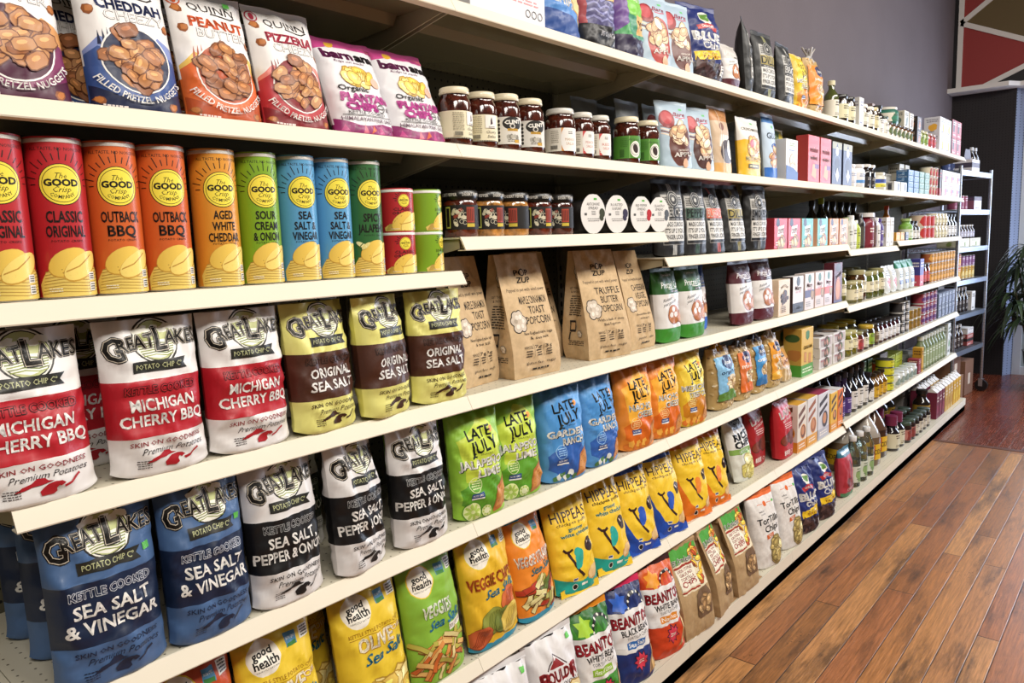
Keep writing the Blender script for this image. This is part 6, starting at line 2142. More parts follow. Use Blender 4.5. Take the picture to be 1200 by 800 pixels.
put(bag_good('sticks', 127, W=0.158, H=0.285, lean=12), 'F', 0.258, 0.026, 'orange vegetable straw bag beside the yellow puff bags', 'snack bag', GF, rz=4)
PF = 'chickpea puff bags on the sixth shelf'
for k, (kd, x, y, h, ln, lb) in enumerate((('teal', 0.436, 0.022, 0.275, 14, 'yellow chickpea puff bag with a teal foot, beside the orange straw bag'), ('teal', 0.616, 0.020, 0.29, 15, 'yellow chickpea puff bag with a teal foot, beside the blue ones'), ('blue', 0.787, 0.020, 0.275, 15, 'blue and yellow chickpea puff bag beside the teal footed bag'), ('blue', 0.973, 0.020, 0.272, 16, 'blue and yellow chickpea puff bag beside the orange ones'), ('orange', 1.161, 0.020, 0.275, 13, 'orange and yellow chickpea puff bag beside the blue ones'), ('orange', 1.322, 0.020, 0.280, 12, 'orange and yellow chickpea puff bag beside the rice chips'), ('blue', 0.80, 0.17, 0.285, 8, 'blue chickpea puff bag in the back row'), ('orange', 1.10, 0.165, 0.285, 8, 'orange chickpea puff bag in the back row'), ('orange', 1.30, 0.165, 0.29, 8, 'orange chickpea puff bag, second of the back row'))):
    put(bag_puffs(kd, 131 + k, H=h, lean=ln), 'F', x, y, lb, 'snack bag', PF, rz=-10)
put(pouch('rice_chip_bag', 0.18, 0.262, 0.075, art_rice(0.18, 0.262), ((0, 0.44, 'd5d6cc'), (0.44, 1, 'dcdad6')), 141, b0=0.45, vt=0.94, lean=14, crease=1.3), 'F', 1.650, 0.055, 'white rice chip bag with a green stripe and limes', 'snack bag')
put(bag_laiki('1d1b1c', 142, W=0.17), 'F', 1.735, 0.165, 'black rice cracker bag with white lettering behind the rice chips', 'snack bag', 'rice cracker bags')
put(bag_laiki('9c1c22', 143), 'F', 1.868, 0.105, 'red rice cracker bag standing a little further back', 'snack bag', 'rice cracker bags')
put(bag_laiki('b3202a', 144), 'F', 2.045, 0.048, 'red rice cracker bag at the shelf edge, lit in front', 'snack bag', 'rice cracker bags')
def art_choc(c, blobc, side=False, txt='COOKIES'):
    def fn(W, H):
        a = Art(W, H)
        a.poly([(-0.8, 0.70), (0.6, 0.85), (0.6, 0.95), (-0.8, 0.80)], blobc)
        a.poly([(-0.8, 0.50), (0.6, 0.68), (0.6, 0.76), (-0.8, 0.60)], blobc)
        a.E(0.2, 0.40, 0.30, 0.30, c)
        a.E(0.2, 0.40, 0.25, 0.26, blobc)
        a.E(0.15, 0.42, 0.16, 0.18, 'c98a5c')
        a.R(-1, 0, 1, 0.22, c)
        a.lines(-0.7, 0.6, 0.06, 0.17, 2, 'efe9e0', 3)
        return a
    return fn
FB = (('e0d8cc', 'd9a23c', 'd98f2c', '6a3c26', 2.185, 0.115, 0.225, 'white snack box with brown wafers on its face'), ('dcd9d8', 'cfa23c', 'e0a03c', '9a5a3a', 2.318, 0.13, 0.23, 'white cookie box with a round biscuit and gold top'), ('d6d6dc', '9c3a54', 'b8b8c4', '2e2228', 2.475, 0.155, 0.225, 'pale grey cookie box with dark wafers and pink top'), ('e6b63c', 'dedede', 'e0962c', '4a3426', 2.628, 0.10, 0.20, 'amber and white cookie box'), ('dd7426', 'd9d9d9', 'e8862c', '3a2418', 2.725, 0.08, 0.2, 'bright orange cookie box at the shelf end'))
for c, ctop, c2, bc, x, w, h, lb in FB:
    put(carton('cookie_box', w, h, 0.12, (c, c, ctop), art_choc(c2, bc)(w, h), art_choc(c2, bc)(0.12, h)), 'F', x, 0.072, lb, 'box', 'cookie boxes on the sixth shelf')
put(carton('cookie_box', 0.15, 0.228, 0.12, ('d9c9a8', 'b8a888', 'b09a4c')), 'F', 2.33, 0.21, 'gold topped cookie box in the second row', 'box', 'cookie boxes on the sixth shelf')
put(carton('cookie_box', 0.15, 0.224, 0.12, ('c9c4c8', 'a8a0a4', '7d3044')), 'F', 2.50, 0.21, 'pink topped cookie box in the second row', 'box', 'cookie boxes on the sixth shelf')

# ---- base shelf
GG = 'chip bags on the base shelf'
put(bag_boulder(151, H=0.30), 'G', 0.049, -0.060, 'white kettle chip bag with red lettering, lowest and nearest', 'chip bag', GG, rz=-8)
put(bag_boulder(152, H=0.305), 'G', 0.243, -0.060, 'white kettle chip bag with red lettering, beside the bean chips', 'chip bag', GG, rz=-8)
put(bag_bean('white', 153, H=0.298), 'G', 0.437, -0.058, 'green and orange topped bean chip bag', 'chip bag', GG, rz=-10)
put(bag_bean('black', 154, H=0.298), 'G', 0.617, -0.058, 'navy and pink topped bean chip bag', 'chip bag', GG, rz=-12)
put(bag_bean('nacho', 155, H=0.298), 'G', 0.812, -0.058, 'red orange nacho bean chip bag beside the brown sacks', 'chip bag', GG, rz=-12)
put(bag_bean('black', 156, H=0.298), 'G', 0.52, 0.11, 'navy bean chip bag in the dark second row', 'chip bag', GG)
put(bag_bean('nacho', 157, H=0.298), 'G', 0.72, 0.11, 'red bean chip bag in the dark second row', 'chip bag', GG)
put(bag_bean('white', 158, H=0.298), 'G', 0.345, 0.12, 'green bean chip bag in the dark second row', 'chip bag', GG)
SG = 'brown tortilla chip sacks on the base shelf'
put(bag_sack(161, H=0.295), 'G', 0.992, -0.042, 'brown tortilla chip sack with its gusset side showing, beside the red bean chips', 'chip bag', SG, rz=-6)
put(bag_sack(162, W=0.15, H=0.30), 'G', 1.185, -0.042, 'brown tortilla chip sack in the middle, slightly turned', 'chip bag', SG, rz=8)
put(bag_sack(163, H=0.30), 'G', 1.381, -0.042, 'brown tortilla chip sack beside the white sacks', 'chip bag', SG, rz=-2)
put(bag_white_tortilla(164, W=0.18), 'G', 1.640, -0.050, 'white paper tortilla chip sack beside the brown ones', 'chip bag', 'white tortilla chip sacks', rz=-12)
put(bag_white_tortilla(165, W=0.18), 'G', 1.880, -0.050, 'white paper tortilla chip sack beside the blue corn chips', 'chip bag', 'white tortilla chip sacks', rz=-12)
put(bag_bluechip(166, W=0.175), 'G', 2.085, -0.050, 'navy blue corn chip bag next to the white sack', 'chip bag', 'blue corn chip bags', rz=-10)
put(bag_bluechip(167, W=0.18), 'G', 2.300, -0.055, 'navy blue corn chip bag next to the dark pouches', 'chip bag', 'blue corn chip bags', rz=-10)
put(bag_bluechip(168, H=0.298), 'G', 2.20, 0.105, 'navy blue corn chip bag in the second row', 'chip bag', 'blue corn chip bags')
# flattened brown paper lying under the sacks
q = MB()
q.prism([(0.90, -0.078), (1.52, -0.080), (1.53, 0.04), (0.90, 0.05)], 'z', 0.0, 0.0012, 'a5835c')
o = q.build('paper_sheet', M_PAPER)
o.location = (0, 0, 0.0985)
tag(o, 'sheet of brown paper lying flat under the brown sacks', 'paper')

# ---- top shelf, near half
def art_milk(W, H):
    a = Art(W, H)
    a.R(-1, 0.86, -0.8, 1, 'd9763c')
    a.T('CRACKERS', 0.0, 0.62, 0.12, 'c9424a', 0.6, 0.02)
    a.lines(-0.2, 0.8, 0.36, 0.50, 2, 'd98a90', 3)
    a.lines(-0.9, -0.3, 0.34, 0.5, 3, '9a9898', 3)
    for k in range(3):
        a.ring(0.50 + 0.17 * k, 0.20, 0.035, 0.008, '4a4a50')
    return a
put(carton('cracker_carton', 0.27, 0.11, 0.09, ('e2e1e3', 'd2d1d3', 'dad9db'), art_milk(0.27, 0.11)), 'A', 0.205, 0.052, 'white cracker carton with small icons, nearest on the top shelf', 'box')
def art_chipblue(W, H):
    a = Art(W, H)
    a.T('PITA', -0.3, 0.55, 0.10, 'ece9e4', 0.46, 0.04, rot=-8)
    a.T('CHIPS', -0.15, 0.40, 0.10, 'ece9e4', 0.52, 0.04, rot=-8)
    a.poly([(0.0, 0.50), (0.55, 0.95), (0.95, 0.55), (0.80, 0.15)], 'b08a4c')
    a.poly([(0.06, 0.51), (0.55, 0.91), (0.90, 0.55), (0.78, 0.20)], 'dcc48c')
    a.poly([(-1, 0), (1, 0), (1, 0.10), (0.2, 0.25), (-1, 0.30)], '1f4488')
    return a
put(pouch('pita_chip_bag', 0.17, 0.23, 0.08, art_chipblue(0.17, 0.23), ((0, 1, '4f86c8'),), 171, b0=0.8, vt=0.94, lean=4, crease=1.0), 'A', 0.452, 0.052, 'sky blue pita chip bag with a triangle chip', 'snack bag')
def art_puf(c1, c2, st):
    def fn(W, H):
        a = Art(W, H)
        for k in range(9):
            y = 0.30 + 0.075 * k
            a.line([(-0.95, y), (-0.6, y + 0.05), (-0.25, y), (0.1, y + 0.05), (0.45, y), (0.95, y + 0.05)], 0.035, c2)
        a.R(-0.05, 0.56, 0.75, 0.90, '2a1c14')
        a.R(-0.02, 0.57, 0.72, 0.89, 'd9ab6c')
        a.T('PUF', 0.34, 0.74, 0.13, '231712', 0.28, 0.03)
        a.R(0.0, 0.61, 0.68, 0.66, '231712')
        a.R(-1, 0, 1, 0.26, '17161a')
        a.T('BIG CRUNCH', 0.1, 0.17, 0.05, 'e0dfe4', 0.4, 0.02)
        a.T('2X', 0.65, 0.12, 0.10, 'd0cfd4', 0.2, 0.03)
        a.R(-1, 0.26, -0.82, 1, 'a8484c')
        return a
    return fn
put(pouch('puffed_snack_bag', 0.170, 0.24, 0.085, art_puf('57557c', '8a8ab8', 0)(0.170, 0.24), ((0, 0.26, '17161a'), (0.26, 1, '54517a')), 172, b0=0.8, vt=0.94, lean=4, crease=1.3), 'A', 0.632, 0.055, 'purple zigzag puffed snack bag with a black foot', 'snack bag')
def art_puf2(W, H):
    a = Art(W, H)
    a.poly([(-1, 0.3), (-0.3, 0.45), (-0.5, 1), (-1, 1)], '6a4a8c')
    a.poly([(-0.4, 0.55), (1, 0.45), (1, 1), (-0.5, 1)], '7cc04c')
    a.poly([(-0.3, 0.25), (1, 0.25), (1, 0.45), (-0.4, 0.55)], '3f8a6c')
    a.T('SKINNY', 0.3, 0.78, 0.10, 'ecf2e0', 0.5, 0.04)
    a.R(0.1, 0.30, 0.85, 0.55, 'd9ab6c')
    a.T('PO', 0.45, 0.43, 0.10, '231712', 0.24, 0.03)
    return a
put(pouch('puffed_snack_bag', 0.152, 0.235, 0.08, art_puf2(0.152, 0.235), ((0, 0.28, '2c2340'), (0.28, 1, '4a9a5c')), 173, b0=0.8, vt=0.94, lean=4, crease=1.3), 'A', 0.797, 0.058, 'green and purple puffed snack bag beside the apple chips', 'snack bag')
put(pouch_apple('APPLE', 'b5342c', 'a83a34', 174, H=0.225), 'A', 0.948, 0.047, 'first apple chip pouch with a red banner, on the top shelf', 'snack pouch', 'apple chip pouches on the top shelf', rz=-12)
put(pouch_apple('APPLE', '6d2a1c', '5c2a22', 175, H=0.235), 'A', 1.100, 0.050, 'second apple chip pouch with a brown banner, by the big blue bag', 'snack pouch', 'apple chip pouches on the top shelf', rz=-12)
put(bag_bluechip(176, W=0.20, H=0.275, lean=8), 'A', 1.30, 0.060, 'large navy blue corn chip bag with a yellow flash, on the top shelf', 'snack bag', None, rz=-12)
put(bag_pretzelco('3a1a22', '4a1a24', 177, W=0.12, H=0.30), 'A', 1.470, 0.155, 'dark maroon chip bag rising behind the navy one', 'snack bag')
put(bag_pretzelco('c9c4c0', '541a26', 178, W=0.12, H=0.16), 'A', 1.472, 0.045, 'small white and maroon pretzel bag at the top shelf edge', 'snack bag')
for k, (x, nm, c, rz, h, lb) in enumerate(((1.63, 'SEA', '6d6d6d', 24, 0.275, 'black pouch turned edge on beside the white pretzel bag'), (1.80, 'DILL', '9a8a44', -6, 0.265, 'black pouch with an olive panel on the top shelf'), (2.02, 'BBQ', '151515', 2, 0.255, 'black pouch facing out beside the yellow bag'))):
    put(pouch_black(nm, c, 'b9b7b2' if k != 1 else '9a9a6c', 181 + k, H=h, W=0.15), 'A', x, 0.05, lb, 'snack pouch', 'black pouches on the top shelf', rz=rz)
put(pouch_black('DILL', '9a8a44', 'b9b7b2', 185, H=0.26), 'A', 1.90, 0.14, 'black pouch half hidden in the top shelf second row', 'snack pouch', 'black pouches on the top shelf')
put(bag_july('mex', 186, W=0.14, H=0.24, lean=3), 'A', 2.19, 0.06, 'bright yellow crisp bag on the top shelf', 'snack bag')
put(seed_bag(0.16, 0.285, 0.09, 'e0862c', 'e8982c', 'seeds', 187, 'b8b4b0', ('d98f3c', 'c9762c', 'e8b05c'), 0.9), 'A', 2.355, 0.06, 'clear orange grain bag with a spiky twisted top, on the top shelf', 'grain bag')

# ================================================================ products on the far bays
ORD = ['first', 'second', 'third', 'fourth', 'fifth', 'sixth', 'seventh', 'eighth', 'ninth', 'tenth', 'eleventh', 'twelfth']
def run(o, row, xs, y, what, where, cat, group, rz=0.0, levels=1, dz=0.0, z0=0.0, ys=None):
    """copies of one product along a shelf, each named by its place in the run"""
    n, first = len(xs), True
    for k, x in enumerate(xs):
        for l in range(levels):
            q = o if first else dup(o)
            first = False
            pos = '' if n == 1 else ('nearest ' if k == 0 else ('farthest ' if k == n - 1 else ORD[k] + ' '))
            lev = '' if levels == 1 else (('; bottom one', '; top one') if levels == 2 else ('; bottom one', '; second up', '; third up', '; top one'))[l if l < levels - 1 else (1 if levels == 2 else 3)]
            wh = where if n * levels == 1 else ' '.join(where.split()[:max(4, 16 - len((pos + what + lev).split()))])
            put(q, row, x, y if ys is None else ys[k], ('%s%s %s%s' % (pos, what, wh, lev)).strip(), cat, group, rz=rz, dz=z0 + dz * l)

def sprint(r, hh, base, bars, seed=1, picture=None, blocks=()):
    """label for a small jar or bottle: paper ground, lettering rows, a block of colour"""
    W = 2 * PI * r * 0.97
    f = 1 / PI / 0.97
    a = Art(W, hh, base)
    for b in blocks:
        a.R(-f * b[0], b[1], f * b[0], b[2], b[3])
    if picture:
        a.blob(0.0, 0.40, f * 0.45, picture, seed, 10, 0.3)
    a.lines(-f * 0.7, f * 0.7, 0.62, 0.92, 2, bars, seed)
    a.lines(-f * 0.7, f * 0.7, 0.06, 0.26, 2, bars, seed + 1, 0.4)
    return a
def mini_jar(name, r, h, fill, lid, base, bars='4a443c', seed=1, pic=None, lz=0.15, lh=0.50, blocks=(), fillm=None, n=20):
    return jar(name, [(r - 0.004, 0), (r, 0.005), (r, h * 0.74), (r * 0.86, h * 0.83), (r * 0.84, h * 0.87)], fill, lid, [(r * 0.88, h * 0.85), (r * 0.9, h * 0.86), (r * 0.9, h - 0.002), (r * 0.85, h), (0.001, h)], sprint(r, h * lh, base, bars, seed, pic, blocks), r, h * lz, fillm=fillm, n=n)
def bottle(name, r, h, col, cap, base, bars='4a443c', seed=1, neck=0.34, shoulder=0.58, lz=0.08, lh=0.42, pic=None, m=None, blocks=(), capr=None, n=20, capz=0.90):
    root = thing(name)
    nr = r * neck
    prof = [(r - 0.004, 0), (r, 0.006), (r, h * shoulder), (r * 0.9, h * (shoulder + 0.06)), (r * 0.6, h * (shoulder + 0.14)), (nr, h * (shoulder + 0.21)), (nr, h * capz)]
    lathe_part('glass_body', prof, [col], m or M_LIQ, root, n)
    cr = capr or nr * 1.25
    lathe_part('cap', [(cr, h * (capz - 0.02)), (cr, h - 0.002), (cr * 0.85, h), (0.001, h)], [cap], M_PLASTIC, root, 16)
    if base:
        wrap_part('label', sprint(r, h * lh, base, bars, seed, pic, blocks), r, h * lz, M_LABEL, root, L=0.012)
    return root
def tin(name, r, h, base, bars, seed=1, pic=None, blocks=(), rim='b8b6b0', n=20):
    root = thing(name)
    lathe_part('tin_body', [(r, 0), (r + 0.001, 0.002), (r, 0.004), (r, h - 0.004), (r + 0.001, h - 0.002), (r, h), (r - 0.004, h - 0.002), (0.001, h - 0.002)], [rim, rim, base, rim], M_CAN, root, n)
    wrap_part('label', sprint(r, h - 0.012, base, bars, seed, pic, blocks), r, 0.006, M_LABEL, root, L=0.012)
    return root
def pack(name, w, h, d, cols, seed=1, bars='3a3a3a', pic=None, blocks=(), side=True):
    def art(W, H, s):
        a = Art(W, H)
        for b in blocks:
            a.R(b[0], b[1], b[2], b[3], b[4])
        if pic:
            a.blob(0.15, 0.38, 0.27 * min(1, H / W), pic, s, 12, 0.25)
        a.lines(-0.75, 0.75, 0.68, 0.90, 2, bars, s)
        a.lines(-0.75, 0.3, 0.08, 0.2, 1, bars, s + 1)
        return a
    return carton(name, w, h, d, cols, art(w, h, seed), art(d, h, seed + 3) if side else None)

# ---- top shelf, far half
run(bottle('oil_bottle', 0.034, 0.185, '4c5426', 'd9d2b0', 'dfdbcc', seed=2, neck=0.4), 'A', [2.60], 0.05, 'green glass bottle with a white label', 'beside the clear orange grain bag', 'bottle', None)
run(mini_jar('sauce_jar', 0.047, 0.135, '2a1c14', '1c1916', 'd9d3b0', seed=3), 'A', [2.735, 2.845], 0.06, 'dark sauce jar with a cream label', 'on the top shelf after the green bottle', 'jar', 'cream labelled jars on the top shelf')
run(mini_jar('sauce_jar', 0.045, 0.150, 'd8d2c4', 'e2e0dc', 'e0dccf', seed=4), 'A', [2.87], 0.17, 'pale jar with a white lid', 'standing behind the cream labelled jars', 'jar', None)
run(pack('tea_carton', 0.07, 0.145, 0.06, ('e1dfdc', 'cfcdc9', 'dcdad6'), 5, '7d7a8c'), 'A', [2.958], 0.045, 'slim white carton', 'between two groups of jars on the top shelf', 'box', None)
run(mini_jar('honey_jar', 0.046, 0.125, '2c1a10', 'e0dcd2', 'dcd8c8', seed=6), 'A', [3.065, 3.175], 0.06, 'dark jar with a white lid and pale label', 'after the slim carton', 'jar', 'white lidded jars on the top shelf')
run(mini_jar('honey_jar', 0.04, 0.13, '3a2412', 'c9b98c', 'cfc49a', seed=7), 'A', [3.26], 0.055, 'amber jar with a tan lid', 'after the white lidded pair', 'jar', None)
run(bottle('syrup_bottle', 0.042, 0.155, '1c1512', '1b1818', 'e4e2de', seed=8, neck=0.6), 'A', [3.37], 0.06, 'black bottle with a large white label', 'on the top shelf of the pickle bay', 'bottle', None)
run(mini_jar('sauce_jar', 0.038, 0.105, 'cfc9be', '3a4c44', 'dddad2', seed=9), 'A', [3.465], 0.055, 'small pale jar with a dark lid', 'beside the black bottle', 'jar', None)
run(pack('slim_tall_box', 0.05, 0.2, 0.05, ('a08c88', '7d6a68', 'b3a09a'), 10), 'A', [3.56], 0.15, 'tall slim dusty pink box', 'behind the small jars', 'box', None)
run(mini_jar('spice_jar', 0.036, 0.082, '6d4a2c', '4a3c34', 'e0dacd', seed=11, pic='5a6a3a'), 'A', [3.56, 3.65, 3.74, 3.83, 3.92, 4.01], 0.055, 'little jar with a white label', 'in the low row on the top shelf', 'jar', 'little label jars on the top shelf')
run(mini_jar('tea_tub', 0.072, 0.10, '2f6a5a', 'dcd8cc', 'dcd6c6', seed=12, pic='2f7a5c', fillm=M_PLASTIC), 'A', [3.70], 0.10, 'round tub with a green picture', 'stacked on the little jars', 'tub', None, z0=0.083)
run(pack('cream_box', 0.105, 0.098, 0.09, ('d9d4c2', 'c4beac', 'cfc9b8'), 13, pic='5a6a5c'), 'A', [3.90], 0.075, 'cream box with a grey emblem', 'stacked on the little jars, nearer end', 'box', None, z0=0.083)
run(pack('cream_box', 0.095, 0.095, 0.09, ('d3cdbb', 'bfb9a7', 'c9c3b2'), 14, pic='8a6a4a'), 'A', [4.02], 0.075, 'cream box with a brown emblem', 'stacked on the little jars, farther end', 'box', None, z0=0.083)
run(pack('dark_box', 0.10, 0.085, 0.09, ('3a302e', '2a2220', '4a3c38'), 15, 'b5a08c', pic='a86a3c'), 'A', [4.15], 0.06, 'dark brown patterned box', 'in the stack after the cream boxes', 'box', 'dark boxes on the top shelf', levels=2, dz=0.0855)
run(mini_jar('green_jar', 0.042, 0.10, '7d8a4a', 'c9c6a0', 'd9dcae', seed=16, pic='7d9a3a'), 'A', [4.30, 4.40], 0.06, 'jar with a pale green label', 'before the white fruit boxes', 'jar', 'pale green labelled jars')
run(mini_jar('red_jar', 0.042, 0.10, '9c3a3a', 'b5a09c', 'd9a0a0', seed=17, pic='b8424a'), 'A', [4.52, 4.62], 0.06, 'jar with a red fruit label', 'before the white fruit boxes', 'jar', 'red fruit jars')
run(pack('fruit_tea_box', 0.17, 0.115, 0.10, ('dfdfe2', 'cdcdd4', 'd9d9dc'), 18, '7d7d8c', pic='e0a83c'), 'A', [4.80, 4.985], 0.065, 'white box with a yellow fruit', 'near the end of the top shelf', 'box', 'white fruit boxes', levels=2, dz=0.1155)
run(pack('berry_box', 0.15, 0.125, 0.10, ('b5525c', '3a2a30', 'd98a7c'), 19, 'e6d9d6', blocks=((-0.7, 0.3, 0.0, 0.95, '2a2228'),)), 'A', [5.185, 5.345], 0.065, 'red and black box', 'at the very end of the top shelf', 'box', 'red and black end boxes', levels=2, dz=0.1255)

# ---- second shelf, far half
run(mini_jar('protein_tub', 0.054, 0.115, 'dedcdc', 'e4e3e2', 'dddbdc', '8d9ab5', seed=21, fillm=M_PLASTIC), 'B', [2.875], 0.065, 'plain white tub', 'right after the navy boxes', 'tub', None)
run(mini_jar('protein_tub', 0.058, 0.122, 'dedcdc', 'e4e3e2', 'e0dfe0', '5a7aa8', seed=22, fillm=M_PLASTIC, blocks=((1.2, 0.12, 0.36, '4c8cc8'),)), 'B', [3.015], 0.068, 'white tub with a blue wave band', 'after the plain tub', 'tub', None)
run(bottle('vitamin_bottle', 0.036, 0.13, '1d1a1c', 'dddbd8', '232024', 'b5b0ac', seed=23, neck=0.8, capr=0.034, shoulder=0.66), 'B', [3.14, 3.225], 0.05, 'black bottle with a white cap', 'after the white tubs', 'bottle', 'black vitamin bottles', ys=[0.05, 0.05])
run(mini_jar('coconut_tub', 0.068, 0.10, 'ccc9bd', 'cfcbb8', 'e0dec8', seed=24, fillm=M_PLASTIC, blocks=((1.2, 0.50, 0.92, '2f4fa8'), (1.2, 0.04, 0.42, 'd9cf3c'))), 'B', [3.42], 0.08, 'wide tub with a blue and yellow label', 'on the second shelf of the pickle bay', 'tub', None)
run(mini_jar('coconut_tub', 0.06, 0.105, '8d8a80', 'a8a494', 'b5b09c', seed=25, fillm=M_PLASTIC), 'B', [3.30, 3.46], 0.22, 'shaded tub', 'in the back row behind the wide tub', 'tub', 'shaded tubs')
run(pack('soap_box', 0.13, 0.058, 0.09, ('dddcdb', 'cfcecb', 'd9d8d6'), 26, '8a8a8a', blocks=((0.2, 0.15, 0.7, 0.85, '3a3a44'),)), 'B', [3.68, 3.83], 0.06, 'low white box', 'before the blue fish tins', 'box', 'low white boxes')
run(pack('grey_tin_box', 0.12, 0.06, 0.08, ('b5b5b2', 'a2a2a0', 'c4c4c0'), 27, '5a5a5a'), 'B', [3.76, 3.90], 0.16, 'grey box set behind', 'on a second tier behind the low white boxes', 'box', 'grey second tier boxes', levels=2, dz=0.0605)
run(pack('fish_tin', 0.125, 0.035, 0.07, ('3f6c9c', '35608c', '6d94b8'), 28, 'c4d2e0', pic='7da0c4'), 'B', [3.99, 4.13], 0.05, 'blue fish tin', 'on the second shelf', 'tin', 'blue fish tins', levels=4, dz=0.0355)
run(pack('fish_tin', 0.125, 0.035, 0.07, ('4a7a64', '3f6a58', '7da08c'), 29, 'cfe0d2', pic='8ab59c'), 'B', [4.27, 4.41], 0.05, 'green fish tin', 'on the second shelf', 'tin', 'green fish tins', levels=4, dz=0.0355)
run(pack('broth_carton', 0.11, 0.20, 0.07, ('cfc9b8', 'a8a294', 'c4beae'), 30, '5a5448', pic='3a3430'), 'B', [4.22, 4.36], 0.16, 'tall cream carton', 'behind the fish tins', 'box', 'tall cream cartons')
run(tin('soup_tin', 0.038, 0.062, 'd8cfb8', '5a3a2c', 31, 'b5342c'), 'B', [4.545, 4.632, 4.719], 0.055, 'cream and red tin', 'after the green fish tins', 'tin', 'cream and red tins', levels=3, dz=0.0628)
run(pack('slim_dark_box', 0.05, 0.185, 0.06, ('2a1e20', '231a1c', '3a2c2c'), 32, 'c4342c', blocks=((-1, 0, 1, 0.3, '8d2a30'),)), 'B', [4.80], 0.045, 'slim black and red box', 'between the tins and the white end boxes', 'box', None)
run(pack('noodle_box', 0.19, 0.092, 0.09, ('d8d6dc', 'c6c4cc', 'd4d2d8'), 33, 'b5424c', pic='c8525c', blocks=((0.1, 0.35, 0.9, 0.6, '7d78b5'),)), 'B', [4.95, 5.15, 5.35], 0.06, 'white box with red and violet print', 'at the far end of the second shelf', 'box', 'white end boxes', levels=2, dz=0.0925)

# ---- third shelf, far half
run(bottle('wine_vinegar', 0.035, 0.275, '1a1d12', '9ab02c', None, neck=0.36), 'C', [2.93], 0.20, 'tall dark bottle with a lime green cap', 'at the back of the third shelf', 'bottle', None)
run(bottle('dark_bottle', 0.035, 0.26, '17150f', '17150f', '3a3a34', 'a8a494', neck=0.36), 'C', [2.82, 3.04, 3.15, 3.28, 3.40, 3.52], 0.21, 'tall black bottle', 'in the dark back row of the third shelf', 'bottle', 'tall black bottles')
for k, (x, r, h, col, cap, base, ne, lb) in enumerate(((2.79, 0.024, 0.13, 'c9c4c0', 'a82c34', 'd9d4d0', 0.5, 'slim white bottle with a red cap by the orange cracker boxes'), (2.865, 0.032, 0.165, 'b5b5a8', '8a9a6c', 'cfd0c2', 0.4, 'grey green bottle on the third shelf'), (2.94, 0.03, 0.175, 'e2e2e0', 'e6e6e4', 'e2e2e0', 0.45, 'all white slender bottle on the third shelf'), (3.015, 0.028, 0.15, 'a8b83c', 'e2e2d6', 'b8c44c', 0.4, 'lime yellow bottle on the third shelf'), (3.085, 0.03, 0.185, '1f1a18', '1f1a18', '4a463c', 0.4, 'dark square bottle beside the lime yellow one'), (3.195, 0.044, 0.19, '7d1f30', 'dfdcda', '7d1f30', 0.8, 'thick crimson bottle with a white top'), (3.295, 0.034, 0.19, '5a3a3a', '6d3a4a', '6d4a44', 0.5, 'brown violet bottle beside the crimson one'), (3.375, 0.030, 0.165, 'dcdad8', 'dcdad8', 'e2e0de', 0.5, 'white bottle beside the purple one'), (3.445, 0.028, 0.16, '4c3a7c', '4c3a7c', '5a4a8c', 0.5, 'purple slim bottle on the third shelf'))):
    run(bottle('oil_bottle', r, h, col, cap, base, 'e8e4de' if k in (5, 8) else '4a443c', 40 + k, ne, 0.70, m=M_PLASTIC, lh=0.55), 'C', [x], 0.05, lb, '', 'bottle', 'oil bottles on the third shelf')
run(pack('oil_carton', 0.07, 0.165, 0.06, ('dedad2', 'cfcbc4', 'd9d5cc'), 50, '8a7a5c', pic='a8a06c'), 'C', [3.52, 3.60], 0.045, 'cream white carton', 'at the end of the oil bottles', 'box', 'cream white cartons')
run(pack('stock_box', 0.085, 0.05, 0.07, ('d9a02c', 'c9922c', 'e0ac3c'), 51, '8d5a1c'), 'C', [3.74, 3.84], 0.05, 'little yellow box', 'on the third shelf after the oils', 'box', 'little yellow boxes')
run(pouch('blue_sachet', 0.08, 0.13, 0.03, None, ((0, 0.5, 'a8b5c4'), (0.5, 1, '3f6a9c')), 52, fine=0.5), 'C', [3.76, 3.86], 0.11, 'blue and grey sachet', 'behind the yellow boxes', 'sachet', 'blue sachets')
run(bottle('vinegar_bottle', 0.03, 0.22, 'c9823c', 'c4502c', None, neck=0.4), 'C', [3.985], 0.15, 'orange red pointed bottle', 'behind the green sauce bottle', 'bottle', None)
run(pack('navy_box', 0.07, 0.05, 0.06, ('2c3454', '232a44', '3a4464'), 53, 'd9d9d9'), 'C', [3.945], 0.045, 'tiny navy box', 'beside the little yellow boxes', 'box', None)
run(bottle('green_sauce_bottle', 0.042, 0.135, '7dae4c', 'a8c47c', 'dfe6d2', '4a7a2c', 54, 0.6, 0.62, m=M_PLASTIC), 'C', [4.07], 0.055, 'bright green sauce bottle', 'on the third shelf', 'bottle', None)
run(bottle('small_dark_bottle', 0.034, 0.12, '26221f', '1c1a1a', 'dfdcd6', '3a3a3a', 55, 0.45), 'C', [4.17, 4.26], 0.05, 'small black bottle with a white label', 'beside the green sauce bottle', 'bottle', 'small black bottles')
run(tin('red_tin', 0.052, 0.078, 'c9b49c', 'a8302c', 56, 'b8302c', blocks=((0.5, 0.3, 0.9, 'b8302c'),)), 'C', [4.40, 4.52, 4.64], 0.062, 'cream tin with a red square', 'on the third shelf', 'tin', 'cream tins with red squares', levels=2, dz=0.0785)
run(mini_jar('cream_jar', 0.042, 0.085, 'c4b594', 'd9d2b8', 'd4cba8', seed=57), 'C', [4.76, 4.86, 4.96, 5.06], 0.055, 'cream jar', 'in double stack on the third shelf', 'jar', 'stacked cream jars', levels=2, dz=0.086)
